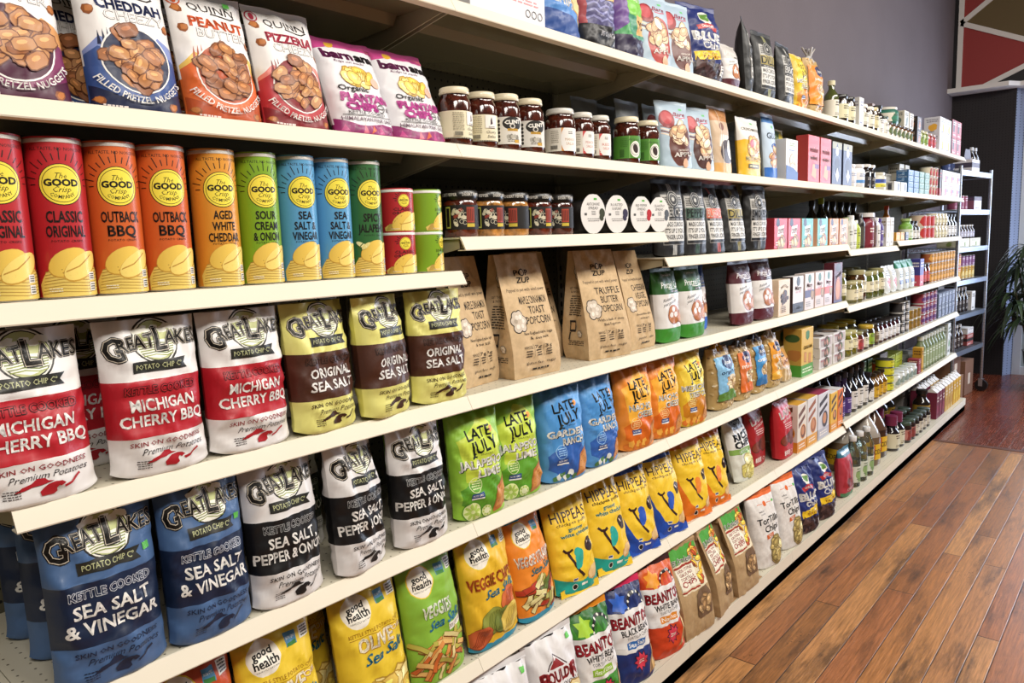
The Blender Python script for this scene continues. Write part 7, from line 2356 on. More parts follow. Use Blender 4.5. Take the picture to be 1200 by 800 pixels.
run(bottle('black_white_bottle', 0.04, 0.17, '1f1c1c', '1f1c1c', 'dcdad6', '3a3a3a', 58, 0.6), 'C', [5.18, 5.29, 5.40], 0.055, 'black bottle with a white diamond label', 'at the end of the third shelf', 'bottle', 'black end bottles')

# ---- fourth shelf, far half: pickles, pouches, tins
PJ = 'pickle jars on the fourth shelf'
run(mini_jar('pickle_jar', 0.052, 0.165, '5a5c2a', 'b5ae84', 'e0d8b8', seed=61, lz=0.30, lh=0.36), 'D', [2.835], 0.085, 'tall pickle jar with gherkins and a cream label', 'beside the maroon biscuit box', 'jar', PJ)
run(mini_jar('pickle_jar', 0.040, 0.115, '6d6a3a', 'b5ae84', 'e2dabc', seed=62, lz=0.16, lh=0.48), 'D', [2.955, 3.045], 0.05, 'small pickle jar with a cream label', 'in the front row before the tall jars', 'jar', PJ)
run(mini_jar('pickle_jar', 0.056, 0.165, '4a3018', 'b5ae84', 'dfd7b8', seed=63, lz=0.26, lh=0.40), 'D', [3.165], 0.085, 'broad jar of brown pickles', 'on the fourth shelf', 'jar', PJ)
run(mini_jar('pickle_jar', 0.046, 0.15, '56602a', 'a8a478', 'dfd8ba', seed=64, lz=0.24, lh=0.40), 'D', [3.285, 3.39], 0.07, 'green pickle jar with a cream label', 'after the brown pickles', 'jar', PJ)
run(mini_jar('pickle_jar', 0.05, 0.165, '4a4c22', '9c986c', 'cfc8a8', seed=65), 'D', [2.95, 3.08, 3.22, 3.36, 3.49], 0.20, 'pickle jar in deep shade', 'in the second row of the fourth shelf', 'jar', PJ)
run(mini_jar('pickle_jar', 0.05, 0.16, '56602a', '9c986c', 'd9d2b4', seed=66, lz=0.24, lh=0.42), 'D', [3.495], 0.07, 'green pickle jar', 'beside the white pouches with a red fish', 'jar', PJ)
run(pouch('white_pouch', 0.125, 0.165, 0.05, (lambda a: (a.blob(0.1, 0.36, 0.28, 'b5402c', 3, 9, 0.3), a.lines(-0.6, 0.6, 0.62, 0.85, 3, '5a5a5a', 2), a)[-1])(Art(0.125, 0.165)), ((0, 1, 'd3d5d2'),), 67, fine=0.6), 'D', [3.645, 3.785], 0.05, 'white pouch with a red fish', 'on the fourth shelf', 'snack pouch', 'white pouches with a red fish')
run(pouch('green_top_pouch', 0.125, 0.185, 0.05, (lambda a: (a.R(-0.7, 0.2, 0.7, 0.34, '4a5a8c'), a.lines(-0.6, 0.6, 0.42, 0.66, 3, '6a7a74', 2), a)[-1])(Art(0.125, 0.185)), ((0, 0.74, 'cfd4d4'), (0.74, 1, '2f7a5c')), 68, fine=0.6), 'D', [3.94, 4.08, 4.22], 0.05, 'pale pouch with a green top', 'on the fourth shelf', 'snack pouch', 'green topped pouches')
run(pack('blue_red_box', 0.10, 0.18, 0.06, ('4a4a9c', '3a3a84', '5a5aa8'), 69, 'e0d9dc', blocks=((-1, 0, 1, 0.4, 'c44a5c'),)), 'D', [4.36], 0.045, 'blue and red box', 'between the green topped pouches and the dark jars', 'box', None)
run(mini_jar('dark_red_jar', 0.042, 0.14, '4a1a18', '2a2220', 'c44a44', seed=70), 'D', [4.47, 4.57], 0.055, 'dark red jar', 'before the orange tins', 'jar', 'dark red jars')
run(tin('orange_tin', 0.042, 0.068, '9c5228', '4a2418', 71, 'd9a24c', blocks=((1.0, 0.6, 0.8, '5a2a1c'),)), 'D', [4.69, 4.79, 4.89, 4.99, 5.09, 5.19, 5.29, 5.39], 0.058, 'orange brown tin', 'at the end of the fourth shelf', 'tin', 'orange brown tins', levels=3, dz=0.0688)

# ---- fifth shelf, far half
run(mini_jar('olive_jar', 0.042, 0.13, '6d6a22', 'b5b07c', 'dfd8b4', seed=72, lz=0.28, lh=0.42), 'E', [2.895, 2.985], 0.055, 'olive jar with a cream label', 'beside the flat white boxes', 'jar', 'olive jars')
run(mini_jar('relish_jar', 0.044, 0.11, '5a2420', '8d8a5c', 'dba8a0', seed=73, pic='a83a3c'), 'E', [3.085], 0.055, 'relish jar with a pink label', 'after the olive jars', 'jar', None)
run(mini_jar('relish_jar', 0.042, 0.11, '3a2a1c', '5a5644', 'ddd6c2', seed=74), 'E', [3.185], 0.055, 'relish jar with a white label', 'after the pink labelled jar', 'jar', None)
run(mini_jar('relish_jar', 0.046, 0.125, '3a3018', 'c9a83c', 'c4cf7c', seed=75, pic='8aa82c'), 'E', [3.29], 0.058, 'relish jar with a green leaf label', 'before the row of white labelled jars', 'jar', None)
run(mini_jar('wide_jar', 0.062, 0.145, '4a4422', 'c9b03c', 'cfc8a0', seed=76), 'E', [3.02, 3.17, 3.32], 0.18, 'wide jar with a yellow lid', 'in the second row of the fifth shelf', 'jar', 'yellow lidded wide jars')
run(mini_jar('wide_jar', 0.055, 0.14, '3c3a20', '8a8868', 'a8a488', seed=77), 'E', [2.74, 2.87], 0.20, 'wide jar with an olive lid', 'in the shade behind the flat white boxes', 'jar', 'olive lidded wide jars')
run(mini_jar('patterned_jar', 0.04, 0.125, '3a2a1c', '2a2420', '6d5a3c', 'd9d0b0', seed=78), 'E', [3.385], 0.052, 'dark jar with a dotted label', 'just before the white labelled row', 'jar', None)
run(mini_jar('jam_jar', 0.040, 0.12, '3c1216', '26201f', 'dfdddc', '6a6a72', seed=79), 'E', [3.475, 3.565, 3.655, 3.745, 3.835], 0.053, 'dark red jam jar with a white label', 'on the fifth shelf', 'jar', 'white labelled jam jars')
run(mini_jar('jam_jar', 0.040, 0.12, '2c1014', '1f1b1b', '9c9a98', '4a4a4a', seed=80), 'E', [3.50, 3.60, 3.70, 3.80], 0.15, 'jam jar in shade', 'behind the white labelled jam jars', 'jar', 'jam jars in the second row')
run(tin('black_white_tin', 0.044, 0.066, '2a282a', 'cfcdc9', 81, blocks=((0.7, 0.3, 0.7, 'c9c6c4'),)), 'E', [3.95, 4.055], 0.058, 'black and white tin', 'after the jam jars', 'tin', 'black and white tins', levels=3, dz=0.0668)
run(tin('yellow_tin', 0.042, 0.066, 'c4a83c', '4a3c14', 82, '8d6a1c'), 'E', [4.17, 4.27, 4.37], 0.056, 'yellow tin', 'on the fifth shelf', 'tin', 'yellow tins', levels=2, dz=0.0668)
run(tin('berry_tin', 0.046, 0.072, '8d3040', 'e0c9cc', 83, '5a2a6c'), 'E', [4.49, 4.60, 4.71, 4.82], 0.06, 'crimson and purple tin', 'on the fifth shelf', 'tin', 'crimson tins', levels=3, dz=0.0728)
run(pack('blue_grey_box', 0.10, 0.09, 0.08, ('5a6478', '4a5468', '7d879c'), 84, 'c9cfdc', pic='8a94ac'), 'E', [4.96, 5.075, 5.19, 5.305, 5.42], 0.058, 'blue grey box', 'at the far end of the fifth shelf', 'box', 'blue grey boxes', levels=2, dz=0.0905)

# ---- sixth shelf, far half
run(bottle('purple_bottle', 0.042, 0.235, '241a34', '1a1820', '4a3278', 'c4b8d9', 85, 0.4, 0.52, lh=0.36), 'F', [2.81, 2.92], 0.06, 'black bottle with a purple label', 'next to the orange cookie boxes', 'bottle', 'purple labelled bottles')
run(bottle('black_square_bottle', 0.040, 0.245, '191616', '2a2322', 'dad7d2', '2a2a2a', 86, 0.36, 0.50, lh=0.40), 'F', [3.03, 3.13, 3.23], 0.06, 'black bottle with a white label', 'on the sixth shelf', 'bottle', 'white labelled black bottles')
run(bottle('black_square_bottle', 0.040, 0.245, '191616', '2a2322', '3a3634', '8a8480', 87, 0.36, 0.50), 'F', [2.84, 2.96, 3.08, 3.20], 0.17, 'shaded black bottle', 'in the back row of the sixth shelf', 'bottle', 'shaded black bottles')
run(bottle('dark_round_label_bottle', 0.042, 0.17, '17131a', '17131a', '231c20', '8a8480', 88, 0.5, 0.6, pic='dfdcd6'), 'F', [3.335], 0.06, 'stout dark bottle with a white round label', 'beside the white labelled black bottles', 'bottle', None)
run(bottle('orange_bottle', 0.042, 0.185, '7d4a14', '2f4a2c', 'd9702c', 'e8dcb0', 89, 0.5, 0.62, blocks=((1.0, 0.3, 0.95, 'd06a24'),), lz=0.3, lh=0.4), 'F', [3.40], 0.15, 'orange labelled bottle with a green cap', 'behind the gold bottles', 'bottle', None)
run(bottle('gold_bottle', 0.036, 0.15, '6d4a14', '2a2014', 'd0a42c', '4a3410', 90, 0.45, 0.58), 'F', [3.43, 3.515, 3.60], 0.052, 'amber bottle with a gold label', 'on the sixth shelf', 'bottle', 'gold labelled bottles')
run(pack('green_carton', 0.09, 0.20, 0.07, ('3f6a3a', '2f542c', '54804c'), 91, 'c4d9b0'), 'F', [3.52, 3.64], 0.16, 'dark green carton', 'behind the gold bottles', 'box', 'dark green cartons')
run(tin('lemon_tin', 0.052, 0.048, 'd3cf2c', '3a3a14', 92, rim='3a3a34'), 'F', [3.72], 0.062, 'bright lemon yellow tin', 'before the big grey box', 'tin', 'lemon yellow tins', levels=4, dz=0.0486)
run(pack('big_grey_box', 0.17, 0.20, 0.12, ('8a847d', '6d6862', '7d7872'), 93, 'c9c4bc', blocks=((0.2, 0.25, 0.85, 0.75, 'c4502c'),)), 'F', [3.90], 0.175, 'large grey box with an orange panel', 'behind the white cups', 'box', None)
run(mini_jar('white_cup', 0.045, 0.085, 'd5d9d6', 'c9cfcc', 'd9dcd9', '7d8a84', seed=94, fillm=M_PLASTIC, pic='8a9a90'), 'F', [3.86, 3.965, 4.07, 4.175, 4.28], 0.052, 'small white cup', 'on the edge of the sixth shelf', 'cup', 'small white cups')
run(pack('yellow_green_box', 0.17, 0.05, 0.11, ('b8c43c', 'a8b434', 'c9cf54'), 95, '4a5414'), 'F', [4.12, 4.31], 0.18, 'flat yellow green box', 'stacked behind the white cups', 'box', 'flat yellow green boxes', levels=3, dz=0.0505)
run(pack('crimson_box', 0.07, 0.10, 0.07, ('8d2a3c', '7a2434', 'a03a4c'), 96, 'e0c4b0'), 'F', [4.40], 0.05, 'crimson box', 'at the end of the cups', 'box', None)
run(pack('amber_slim_box', 0.05, 0.17, 0.06, ('d09c2c', 'b88a28', 'd9ac44'), 97, '5a3c10'), 'F', [4.475], 0.045, 'slim amber box', 'just before the green bottles', 'box', None)
run(bottle('green_drink_bottle', 0.036, 0.235, '6d7a54', 'cfd4cc', '95a47c', 'dfe4d4', 98, 0.5, 0.66, m=M_PLASTIC, lh=0.54), 'F', [4.56, 4.65, 4.74, 4.83, 4.92, 5.01, 5.10, 5.19], 0.052, 'green drink bottle', 'on the sixth shelf', 'bottle', 'green drink bottles')
run(pack('white_tall_carton', 0.10, 0.25, 0.08, ('d3d6d2', 'bfc4be', 'cfd2ce'), 99, '7d8a7c', pic='8aa884'), 'F', [5.33], 0.06, 'tall white carton', 'closing the end of the sixth shelf', 'box', None)
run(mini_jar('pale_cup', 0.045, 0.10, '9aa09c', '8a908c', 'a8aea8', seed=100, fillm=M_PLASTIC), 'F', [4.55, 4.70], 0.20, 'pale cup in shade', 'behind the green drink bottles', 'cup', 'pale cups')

# ---- base shelf, far half
def art_corn(W, H):
    a = Art(W, H)
    a.R(-1, 0.84, 1, 1, '2a6478')
    a.lines(-0.7, 0.7, 0.87, 0.95, 1, 'd9e0e0', 1)
    a.blob(-0.2, 0.45, 0.36, 'a82c38', 3, 12, 0.2, 0.55)
    a.E(-0.3, 0.30, 0.14, 0.14, '6d2a2c')
    a.E(0.3, 0.25, 0.14, 0.16, '7d3a30')
    a.line([(0.0, 0.35), (0.2, 0.65), (0.1, 0.75)], 0.09, '3a2a3a')
    a.R(-1, 0, 1, 0.10, '4a7a54')
    a.T('CRISPS', 0.0, 0.16, 0.05, 'efe6dc', 0.56, 0.02)
    a.blob(0.7, 0.55, 0.12, 'd9a23c', 5, 10, 0.3)
    return a
put(pouch('vegetable_crisp_pouch', 0.165, 0.245, 0.07, art_corn(0.165, 0.245), ((0, 0.84, 'b53a48'), (0.84, 1, '2a6478')), 201, b0=0.75, vt=0.95, lean=4, e=3.2, crease=0.7), 'G', 2.675, -0.035, 'red pouch with a teal top on the base shelf before the clear bottles', 'snack pouch')
put(pouch('vegetable_crisp_pouch', 0.15, 0.235, 0.06, art_corn(0.15, 0.235), ((0, 0.84, '5a1c2c'), (0.84, 1, '3a1c2c')), 202, b0=0.75, vt=0.95, lean=4, e=3.2, crease=0.7), 'G', 2.555, 0.055, 'dark maroon pouch half hidden behind the red and teal one', 'snack pouch')
def water(x, y, lb, h=0.27, r=0.042):
    root = thing('clear_bottle')
    lathe_part('clear_body', [(r - 0.005, 0.0), (r, 0.006), (r, h * 0.56), (r * 0.97, h * 0.66), (r * 0.7, h * 0.78), (r * 0.42, h * 0.86), (r * 0.36, h * 0.92)], ['cfd8d0'], M_GLASS, root, 24)
    lathe_part('liquid', [(r - 0.007, 0.004), (r - 0.003, 0.010), (r - 0.003, h * 0.55)], ['d8e0d4'], M_GLASS, root, 24)
    lathe_part('cap', [(r * 0.45, h * 0.90), (r * 0.47, h * 0.905), (r * 0.47, h - 0.003), (r * 0.42, h), (0.001, h)], ['e6e6e6'], M_PLASTIC, root, 20)
    wrap_part('label', sprint(r, h * 0.32, 'd3d8c9', '5a6a4c', 7, '8aa86c', ((0.6, 0.3, 0.6, 'a8c48c'),)), r, h * 0.10, M_LABEL, root, 0.012)
    put(root, 'G', x, y, lb, 'bottle', 'clear bottles with white caps')
water(2.835, -0.02, 'clear bottle with a white cap, first beside the red pouch')
water(2.955, -0.02, 'clear bottle with a white cap, in the middle of three')
water(3.075, -0.02, 'clear bottle with a white cap, last before the juice jugs')
water(2.60, 0.17, 'big clear bottle standing behind the pouches', 0.30, 0.06)
M_JUG = mat('cloudy_jug', rough=0.12, coat=0.5, mottle=0.08, mscale=9)
def jug(x, y, lb, dark=False):
    root = thing('juice_jug')
    r, h = 0.084, 0.30
    c = '6d5640' if not dark else '3a241a'
    lathe_part('jug_body', [(r - 0.008, 0.0), (r, 0.010), (r, h * 0.46), (r * 0.97, h * 0.56), (r * 0.80, h * 0.68), (r * 0.55, h * 0.80), (r * 0.30, h * 0.90), (r * 0.24, h * 0.94)], [c, c, c, 'a0978c' if not dark else '5a4030', 'a89f95' if not dark else '5a4030', 'b0a89e' if not dark else '4a3428'], M_JUG, root, 32)
    lathe_part('cap', [(r * 0.27, h * 0.93), (r * 0.27, h - 0.002), (r * 0.22, h), (0.001, h)], ['e4e2de'], M_PLASTIC, root, 18)
    a = Art(2 * PI * r * 0.97, h * 0.30, 'd9ae24')
    f = 1 / PI / 0.97
    for k in range(7):
        x0 = -0.9 + 0.28 * k
        a.T('CIDER', x0, 0.5, 0.30, '3a2410', f * 0.5, 0.02)
        a.R(x0 + 0.11, 0.04, x0 + 0.15, 0.96, 'b5541c')
    wrap_part('label', a, r, h * 0.13, M_LABEL, root, 0.012)
    b = MB()
    b.tube([(r * 0.30, 0, h * 0.88), (r * 0.62, 0, h * 0.90), (r * 0.80, 0, h * 0.80), (r * 0.80, 0, h * 0.68)], 0.008, 'a09688', 8)
    b.build('handle', M_JUG, root, True)
    put(root, 'G', x, y, lb, 'jug', 'cider jugs')
jug(3.10, 0.118, 'cider jug with a yellow label, nearer of the two cloudy ones')
jug(3.285, 0.045, 'cider jug with a yellow label, farther of the two cloudy ones')
jug(3.475, 0.06, 'dark cider jug beside the maroon capped bottles', True)
jug(3.26, 0.225, 'cider jug in the second row of the base shelf')
run(bottle('grape_bottle', 0.05, 0.215, '1c1216', '6d2444', 'd3cdb4', '5a4a3a', 203, 0.55, 0.50, capr=0.036, capz=0.74), 'G', [3.655, 3.775], 0.0, 'dark juice bottle with a maroon cap', 'after the jugs', 'bottle', 'maroon capped bottles')
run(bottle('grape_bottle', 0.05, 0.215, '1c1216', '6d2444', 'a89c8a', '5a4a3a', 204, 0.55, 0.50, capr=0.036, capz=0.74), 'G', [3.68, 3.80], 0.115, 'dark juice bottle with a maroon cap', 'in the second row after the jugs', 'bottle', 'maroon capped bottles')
run(mini_jar('dark_sauce_jar', 0.044, 0.13, '2c1a14', '3a4a3c', 'b5756c', seed=205, pic='8d3a34'), 'G', [3.885, 3.985], -0.02, 'squat jar with a rosy label', 'on the edge of the base shelf', 'jar', 'rosy labelled jars')
run(mini_jar('dark_sauce_jar', 0.044, 0.125, '241a16', '3c4840', 'd0c8b8', seed=206), 'G', [4.085, 4.185, 4.285, 4.385], -0.02, 'squat jar with a cream label and dark green lid', 'on the edge of the base shelf', 'jar', 'cream labelled squat jars')
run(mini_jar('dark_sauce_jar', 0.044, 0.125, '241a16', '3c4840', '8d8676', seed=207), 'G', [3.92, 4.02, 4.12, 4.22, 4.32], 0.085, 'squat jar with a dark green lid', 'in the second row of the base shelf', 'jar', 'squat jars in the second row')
run(bottle('gold_juice_bottle', 0.055, 0.225, '1f1610', '1a1614', 'a8842c', '3a2a10', 208, 0.55, 0.60, lh=0.46, blocks=((1.2, 0.1, 0.3, '8d6a20'),)), 'G', [4.51, 4.33, 4.19, 4.05], 0.10, 'large dark bottle with a gold label', 'behind the squat jars', 'bottle', 'gold labelled juice bottles', ys=[0.02, 0.20, 0.21, 0.22])
def juice_carton(c, cs):
    root = thing('juice_carton')
    b = MB()
    w, h, d = 0.075, 0.19, 0.075
    b.box(-w / 2, w / 2, -d / 2, d / 2, 0, h, c)
    o = b.build('carton_body', M_CARD, root, bevel=0.002)
    a = Art(w, h)
    a.R(-0.6, 0.2, 0.6, 0.5, cs)
    a.lines(-0.6, 0.6, 0.6, 0.85, 2, 'e6dcd0', 3)
    V, F, C, N = a.mesh(lambda Q: (np.stack([Q[:, 0], np.full(len(Q), -d / 2), Q[:, 1]], -1), np.tile([[0, -1.0, 0]], (len(Q), 1))), 9, base=0.0003)
    mk('front_print', V, F, C, M_CARD, N, o)
    b = MB()
    b.prism([(-d / 2, h), (d / 2, h), (0.004, h + 0.026), (-0.004, h + 0.026)], 'x', -w / 2 + 0.001, w / 2 - 0.001, 'd9d5d0')
    b.build('gable_top', M_CARD, root)
    lathe_part('cap', [(0.013, h + 0.008), (0.013, h + 0.040), (0.011, h + 0.042), (0.001, h + 0.042)], ['e8e7e5'], M_PLASTIC, root, 14)
    return root
run(juice_carton('6d2038', '8d3048'), 'G', [4.64, 4.73, 4.82], -0.02, 'maroon juice carton with a white cap', 'on the edge of the base shelf', 'carton', 'maroon juice cartons')
run(juice_carton('6d2038', '8d3048'), 'G', [4.66, 4.75, 4.84], 0.08, 'maroon juice carton with a white cap', 'in the second row', 'carton', 'maroon juice cartons')
run(juice_carton('c9a45c', 'b5863c'), 'G', [4.92, 5.01, 5.10], -0.02, 'tan juice carton with a white cap', 'on the edge of the base shelf', 'carton', 'tan juice cartons')
run(juice_carton('c9a45c', 'b5863c'), 'G', [4.94, 5.03, 5.12], 0.08, 'tan juice carton with a white cap', 'in the second row', 'carton', 'tan juice cartons')
run(juice_carton('cfa02c', 'e0c04c'), 'G', [5.20, 5.29, 5.38], -0.02, 'yellow juice carton with a white cap', 'at the very end of the base shelf', 'carton', 'yellow juice cartons')
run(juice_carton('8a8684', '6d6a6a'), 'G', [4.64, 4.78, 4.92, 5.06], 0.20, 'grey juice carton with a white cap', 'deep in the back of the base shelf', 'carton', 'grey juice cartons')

# ================================================================ wire rack, boxes and plant at the end of the aisle
RX0, RX1, RY0, RY1 = 5.54, 6.36, 0.03, 0.40
RRZ = math.radians(-5.5)
rack = thing('wire_rack', 'chrome wire shelving rack on castors beside the end of the gondola', 'rack', None, (RX0, RY0, 0), RRZ)
RW, RD = RX1 - RX0, RY1 - RY0
RZ = (0.43, 0.73, 1.01, 1.275, 1.575, 1.88)
for x in (0, RW):
    for y in (0, RD):
        q = MB()
        q.tube([(x, y, 0.11), (x, y, 1.915)], 0.0125, 'b4b8c0', 10)
        for z in np.arange(0.16, 1.9, 0.025):
            q.tube([(x, y, z), (x, y, z + 0.003)], 0.0135, '8a8e96', 8)
        q.build('post', M_METAL, rack, True)
        q = MB()
        q.tube([(x - 0.014, y - 0.005, 0.052), (x + 0.014, y - 0.005, 0.052)], 0.050, '17171a', 20)
        w = q.build('castor', M_PLASTIC, rack, True)
        q = MB()
        q.box(x - 0.02, x + 0.02, y - 0.02, y + 0.02, 0.104, 0.112, 'b4b8c0')
        q.box(x - 0.02, x - 0.016, y - 0.016, y + 0.016, 0.045, 0.108, 'b4b8c0')
        q.box(x + 0.016, x + 0.02, y - 0.016, y + 0.016, 0.045, 0.108, 'b4b8c0')
        q.build('castor_fork', M_METAL, w)
for z in RZ:
    q = MB()
    for y in (0, RD):
        for dz in (0.0, -0.032):
            q.tube([(0, y, z + dz), (RW, y, z + dz)], 0.0035, 'b9c2d0', 6)
        n = 16
        q.tube([(RW * k / n, y, z - (0.030 if k % 2 else 0.002)) for k in range(n + 1)], 0.002, 'b9c2d0', 5)
    for x in (0, RW):
        for dz in (0.0, -0.032):
            q.tube([(x, 0, z + dz), (x, RD, z + dz)], 0.0035, 'b9c2d0', 6)
    for k in range(1, 30):
        q.tube([(RW * k / 30, 0, z + 0.002), (RW * k / 30, RD, z + 0.002)], 0.0016, 'b9c2d0', 5)
    for y in (RD * 0.33, RD * 0.66):
        q.tube([(0, y, z - 0.002), (RW, y, z - 0.002)], 0.003, 'b9c2d0', 5)
    q.box(0.01, RW - 0.01, -0.006, -0.0035, z - 0.034, z + 0.004, 'b4c2da')
    q.build('wire_shelf', M_METAL, rack)

def on_rack(o, xs, y, lv, what, cat, group, levels=1, dz=0.0, z0=0.0):
    first = True
    for k, x in enumerate(xs):
        for l in range(levels):
            q = o if first else dup(o)
            first = False
            nm = ('lowest', 'second', 'third', 'fourth', 'fifth', 'top')[lv]
            pos = '' if len(xs) == 1 else ('nearest ' if k == 0 else ('farthest ' if k == len(xs) - 1 else ORD[k] + ' '))
            q.location = (RX0 + x * math.cos(RRZ) - y * math.sin(RRZ), RY0 + x * math.sin(RRZ) + y * math.cos(RRZ), RZ[lv] + 0.0042 + z0 + dz * l)
            q.rotation_euler = (0, 0, RRZ)
            tag(q, '%s%s on the %s rack shelf%s' % (pos, what, nm, '' if levels == 1 else (', lower one', ', upper one')[l]), cat, group)
on_rack(bottle('soda_bottle', 0.03, 0.205, '2a1a1c', 'c9ccd2', '3a4a7c', 'd9d9e0', 301, 0.4), [0.18, 0.30], 0.16, 5, 'dark soda bottle with a silver cap', 'bottle', 'soda bottles on the rack')
def carrier(c, c2):
    b = MB()
    b.box(-0.10, 0.10, -0.065, 0.065, 0, 0.10, c)
    b.prism([(-0.10, 0.10), (0.10, 0.10), (0.06, 0.19), (-0.06, 0.19)], 'y', -0.003, 0.003, c2)
    b.box(-0.1005, 0.1005, -0.0655, 0.0655, 0.035, 0.075, c2)
    return b.build('bottle_carrier', M_CARD, None, bevel=0.001)
on_rack(carrier('d9d5d8', '4a4454'), [0.44], 0.08, 5, 'white bottle carrier with dark bands', 'carrier', None)
on_rack(bottle('soda_bottle', 0.029, 0.215, '241a1c', 'd3d6dc', '8a94ac', 'd9d9e0', 302, 0.4), [0.58, 0.68], 0.09, 5, 'tall dark soda bottle near the outer post', 'bottle', 'soda bottles on the rack')
on_rack(carrier('9a9384', '6d6658'), [0.12], 0.26, 5, 'grey cardboard bottle carrier', 'carrier', None)
on_rack(pack('soda_box', 0.20, 0.11, 0.14, ('d9d6dc', '7d4a5c', '5a4a6c'), 303, '5a3a54', blocks=((-1, 0.7, 1, 1, '3a3448'),)), [0.56], 0.09, 4, 'white soda box with a dark top', 'box', None)
on_rack(tin('soda_tin', 0.033, 0.115, '8d3f5c', 'e0c9d2', 304), [0.10, 0.19, 0.28, 0.37], 0.08, 4, 'plum soda tin', 'tin', 'plum soda tins')
on_rack(pack('bottle_case', 0.28, 0.07, 0.16, ('d3d0b8', 'b8b59c', '3a3430'), 305, '7d7a5c', pic='7d8a4a'), [0.24, 0.54], 0.10, 3, 'cream bottle case', 'box', 'cream bottle cases')
on_rack(bottle('brown_bottle', 0.024, 0.11, '3a2a24', 'dcd9d6', 'cfccd6', '4a4a7c', 306, 0.45), [0.12, 0.20, 0.28, 0.36, 0.44, 0.52, 0.60, 0.67], 0.09, 3, 'small brown bottle in its case', 'bottle', 'small brown bottles on the rack', z0=0.071)
on_rack(tin('peach_tin', 0.035, 0.105, 'd0785c', 'f0d9c4', 307, 'd9b05c'), [0.08, 0.17, 0.26], 0.08, 2, 'coral pink soda tin', 'tin', 'coral pink tins', levels=2, dz=0.1055)
on_rack(tin('gold_tin', 0.035, 0.105, 'c49a3c', '5a3a14', 308, 'd9c47c'), [0.36, 0.45, 0.54, 0.63], 0.08, 2, 'gold soda tin', 'tin', 'gold soda tins')
on_rack(tin('violet_tin', 0.035, 0.085, '7d4a7c', 'e6d9e0', 309), [0.36, 0.45, 0.54, 0.63], 0.08, 2, 'violet soda tin stacked on a gold one', 'tin', 'violet soda tins', z0=0.1055)
on_rack(bottle('cola_bottle', 0.030, 0.205, '1f1614', 'c9c6c2', '2a2220', 'c9c4c0', 310, 0.42), [0.07, 0.16, 0.25, 0.34, 0.43, 0.52], 0.08, 1, 'black cola bottle', 'bottle', 'black cola bottles on the rack')
on_rack(pack('white_carton', 0.10, 0.16, 0.10, ('dcdad6', 'c9c6c2', 'd6d4d0'), 311), [0.64], 0.09, 1, 'white carton', 'box', None)
on_rack(pack('pale_carton', 0.15, 0.22, 0.12, ('a8a6a4', '8d8b8a', 'b0aeac'), 312), [0.36], 0.27, 1, 'grey carton behind the cola bottles', 'box', None)
on_rack(bottle('root_beer_bottle', 0.030, 0.195, '2a1610', 'd3d0cc', '3a2a24', 'd3ccc4', 313, 0.42), [0.07, 0.16, 0.25, 0.34, 0.43], 0.08, 0, 'brown root beer bottle', 'bottle', 'root beer bottles on the rack')
on_rack(pack('red_white_pack', 0.17, 0.10, 0.12, ('a85a54', '7d3a38', 'dcd9d6'), 314, 'e6dcd6', blocks=((-1, 0.35, 1, 0.6, '2a2020'),)), [0.60], 0.10, 0, 'red and white pack', 'box', None, levels=1)
on_rack(pack('red_white_pack', 0.16, 0.05, 0.12, ('dcd9d8', 'c9c6c4', 'e2e0de'), 315), [0.60], 0.10, 0, 'flat white pack on the red pack', 'box', None, z0=0.1005)

# brown cartons on the floor under the rack
def box_open(w, h, d, c, lb, loc, rz, flap=True):
    r = thing('cardboard_box', lb, 'cardboard box', 'cardboard boxes under the rack', loc, math.radians(rz))
    b = MB()
    b.box(-w / 2, w / 2, -d / 2, d / 2, 0, h, c)
    b.build('carton_body', M_PAPER, r, bevel=0.003)
    b = MB()
    b.box(-0.03, 0.03, -d / 2 - 0.0006, -d / 2, h * 0.30, h * 0.62, 'cfc0ae')
    b.build('shipping_label', M_LABEL, r)
    if flap:
        b = MB()
        b.prism([(-w / 2, h), (-w / 2 - 0.06, h + 0.15), (-w / 2 - 0.057, h + 0.152), (-w / 2 + 0.004, h)], 'y', -d / 2, d / 2, '9a7458')
        b.build('flap', M_PAPER, r)
    return r
box_open(0.30, 0.20, 0.26, '84614a', 'brown cardboard box with a raised flap, on the floor under the rack', (5.84, 0.16, 0.0008), -3)
box_open(0.22, 0.17, 0.22, '6d4c3a', 'smaller brown cardboard box stacked on the flapped one', (5.88, 0.17, 0.2018), -8, False)
box_open(0.24, 0.30, 0.26, '7a5844', 'upright brown cardboard box near the outer castor', (6.17, 0.14, 0.0008), -5, False)

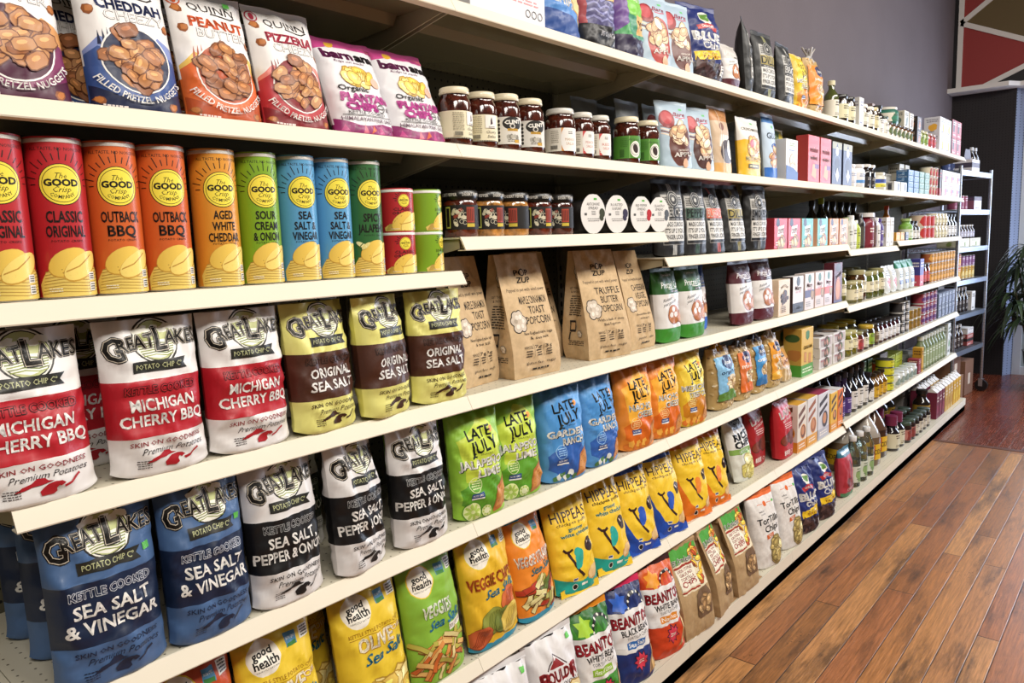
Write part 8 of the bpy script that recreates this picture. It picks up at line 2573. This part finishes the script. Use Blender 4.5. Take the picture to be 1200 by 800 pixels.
# ---- strappy plant before the window
pl = thing('potted_plant', 'tall dark green strap leaved plant in front of the bright window', 'plant', None, (6.72, -0.47, 0))
q = MB()
q.lathe([(0.001, 0.0), (0.13, 0.0), (0.17, 0.32), (0.18, 0.34), (0.165, 0.34), (0.155, 0.30), (0.001, 0.30)], '3a3634', 28)
q.build('pot', M_PLASTIC, pl, True)
rg = random.Random(8)
stems = []
q = MB()
for sx, sy, sh in ((0.0, 0.06, 1.28), (0.05, 0.05, 0.95), (-0.05, 0.07, 0.72), (0.02, 0.10, 1.10), (-0.02, 0.10, 0.85)):
    q.tube([(sx, sy, 0.28), (sx * 1.6, sy * 1.6, sh * 0.6), (sx * 2.2, sy * 2.4, sh)], 0.012, '4a4434', 7, 0.008)
    stems.append((sx * 2.2, sy * 2.4, sh))
q.build('stem', M_PAPER, pl, True)
M_LEAF = mat('leaf_skin', rough=0.4, coat=0.15, mottle=0.2, mscale=12)
q = MB()
for (sx, sy, sh) in stems:
    for k in range(44):
        a = 2 * PI * k / 44 * 2.4 + rg.uniform(-0.3, 0.3)
        L = rg.uniform(0.40, 0.68)
        z0 = sh - rg.uniform(0.0, 0.16)
        if math.cos(a) < -0.2:
            L *= 0.55
        elif math.sin(a) > 0.1:
            L *= 0.6
        up = rg.uniform(0.05, 0.95)
        w = rg.uniform(0.010, 0.017)
        pts = []
        for t in np.linspace(0, 1, 9):
            r = L * (t * math.cos(up * 0.9)) * (1 - 0.15 * t)
            z = z0 + L * (math.sin(up) * t - 0.95 * t ** 2.1)
            pts.append(Vector((sx + r * math.cos(a), sy + r * math.sin(a), z)))
        sd = Vector((-math.sin(a), math.cos(a), 0))
        V, F = [], []
        for i, p in enumerate(pts):
            t = i / 8
            ww = w * (0.5 + 1.2 * t if t < 0.4 else 1.0 * (1 - ((t - 0.4) / 0.6) ** 2) + 0.03)
            V += [p - sd * ww + Vector((0, 0, 0.004)), p, p + sd * ww + Vector((0, 0, 0.004))]
        for i in range(8):
            F += [(3 * i, 3 * i + 1, 3 * i + 4, 3 * i + 3), (3 * i + 1, 3 * i + 2, 3 * i + 5, 3 * i + 4)]
        q.add(V, F, rg.choice(['2c3a24', '243220', '35462c', '3f5234', '1f2a1a']))
q.build('foliage', M_LEAF, pl, True, fix=False)
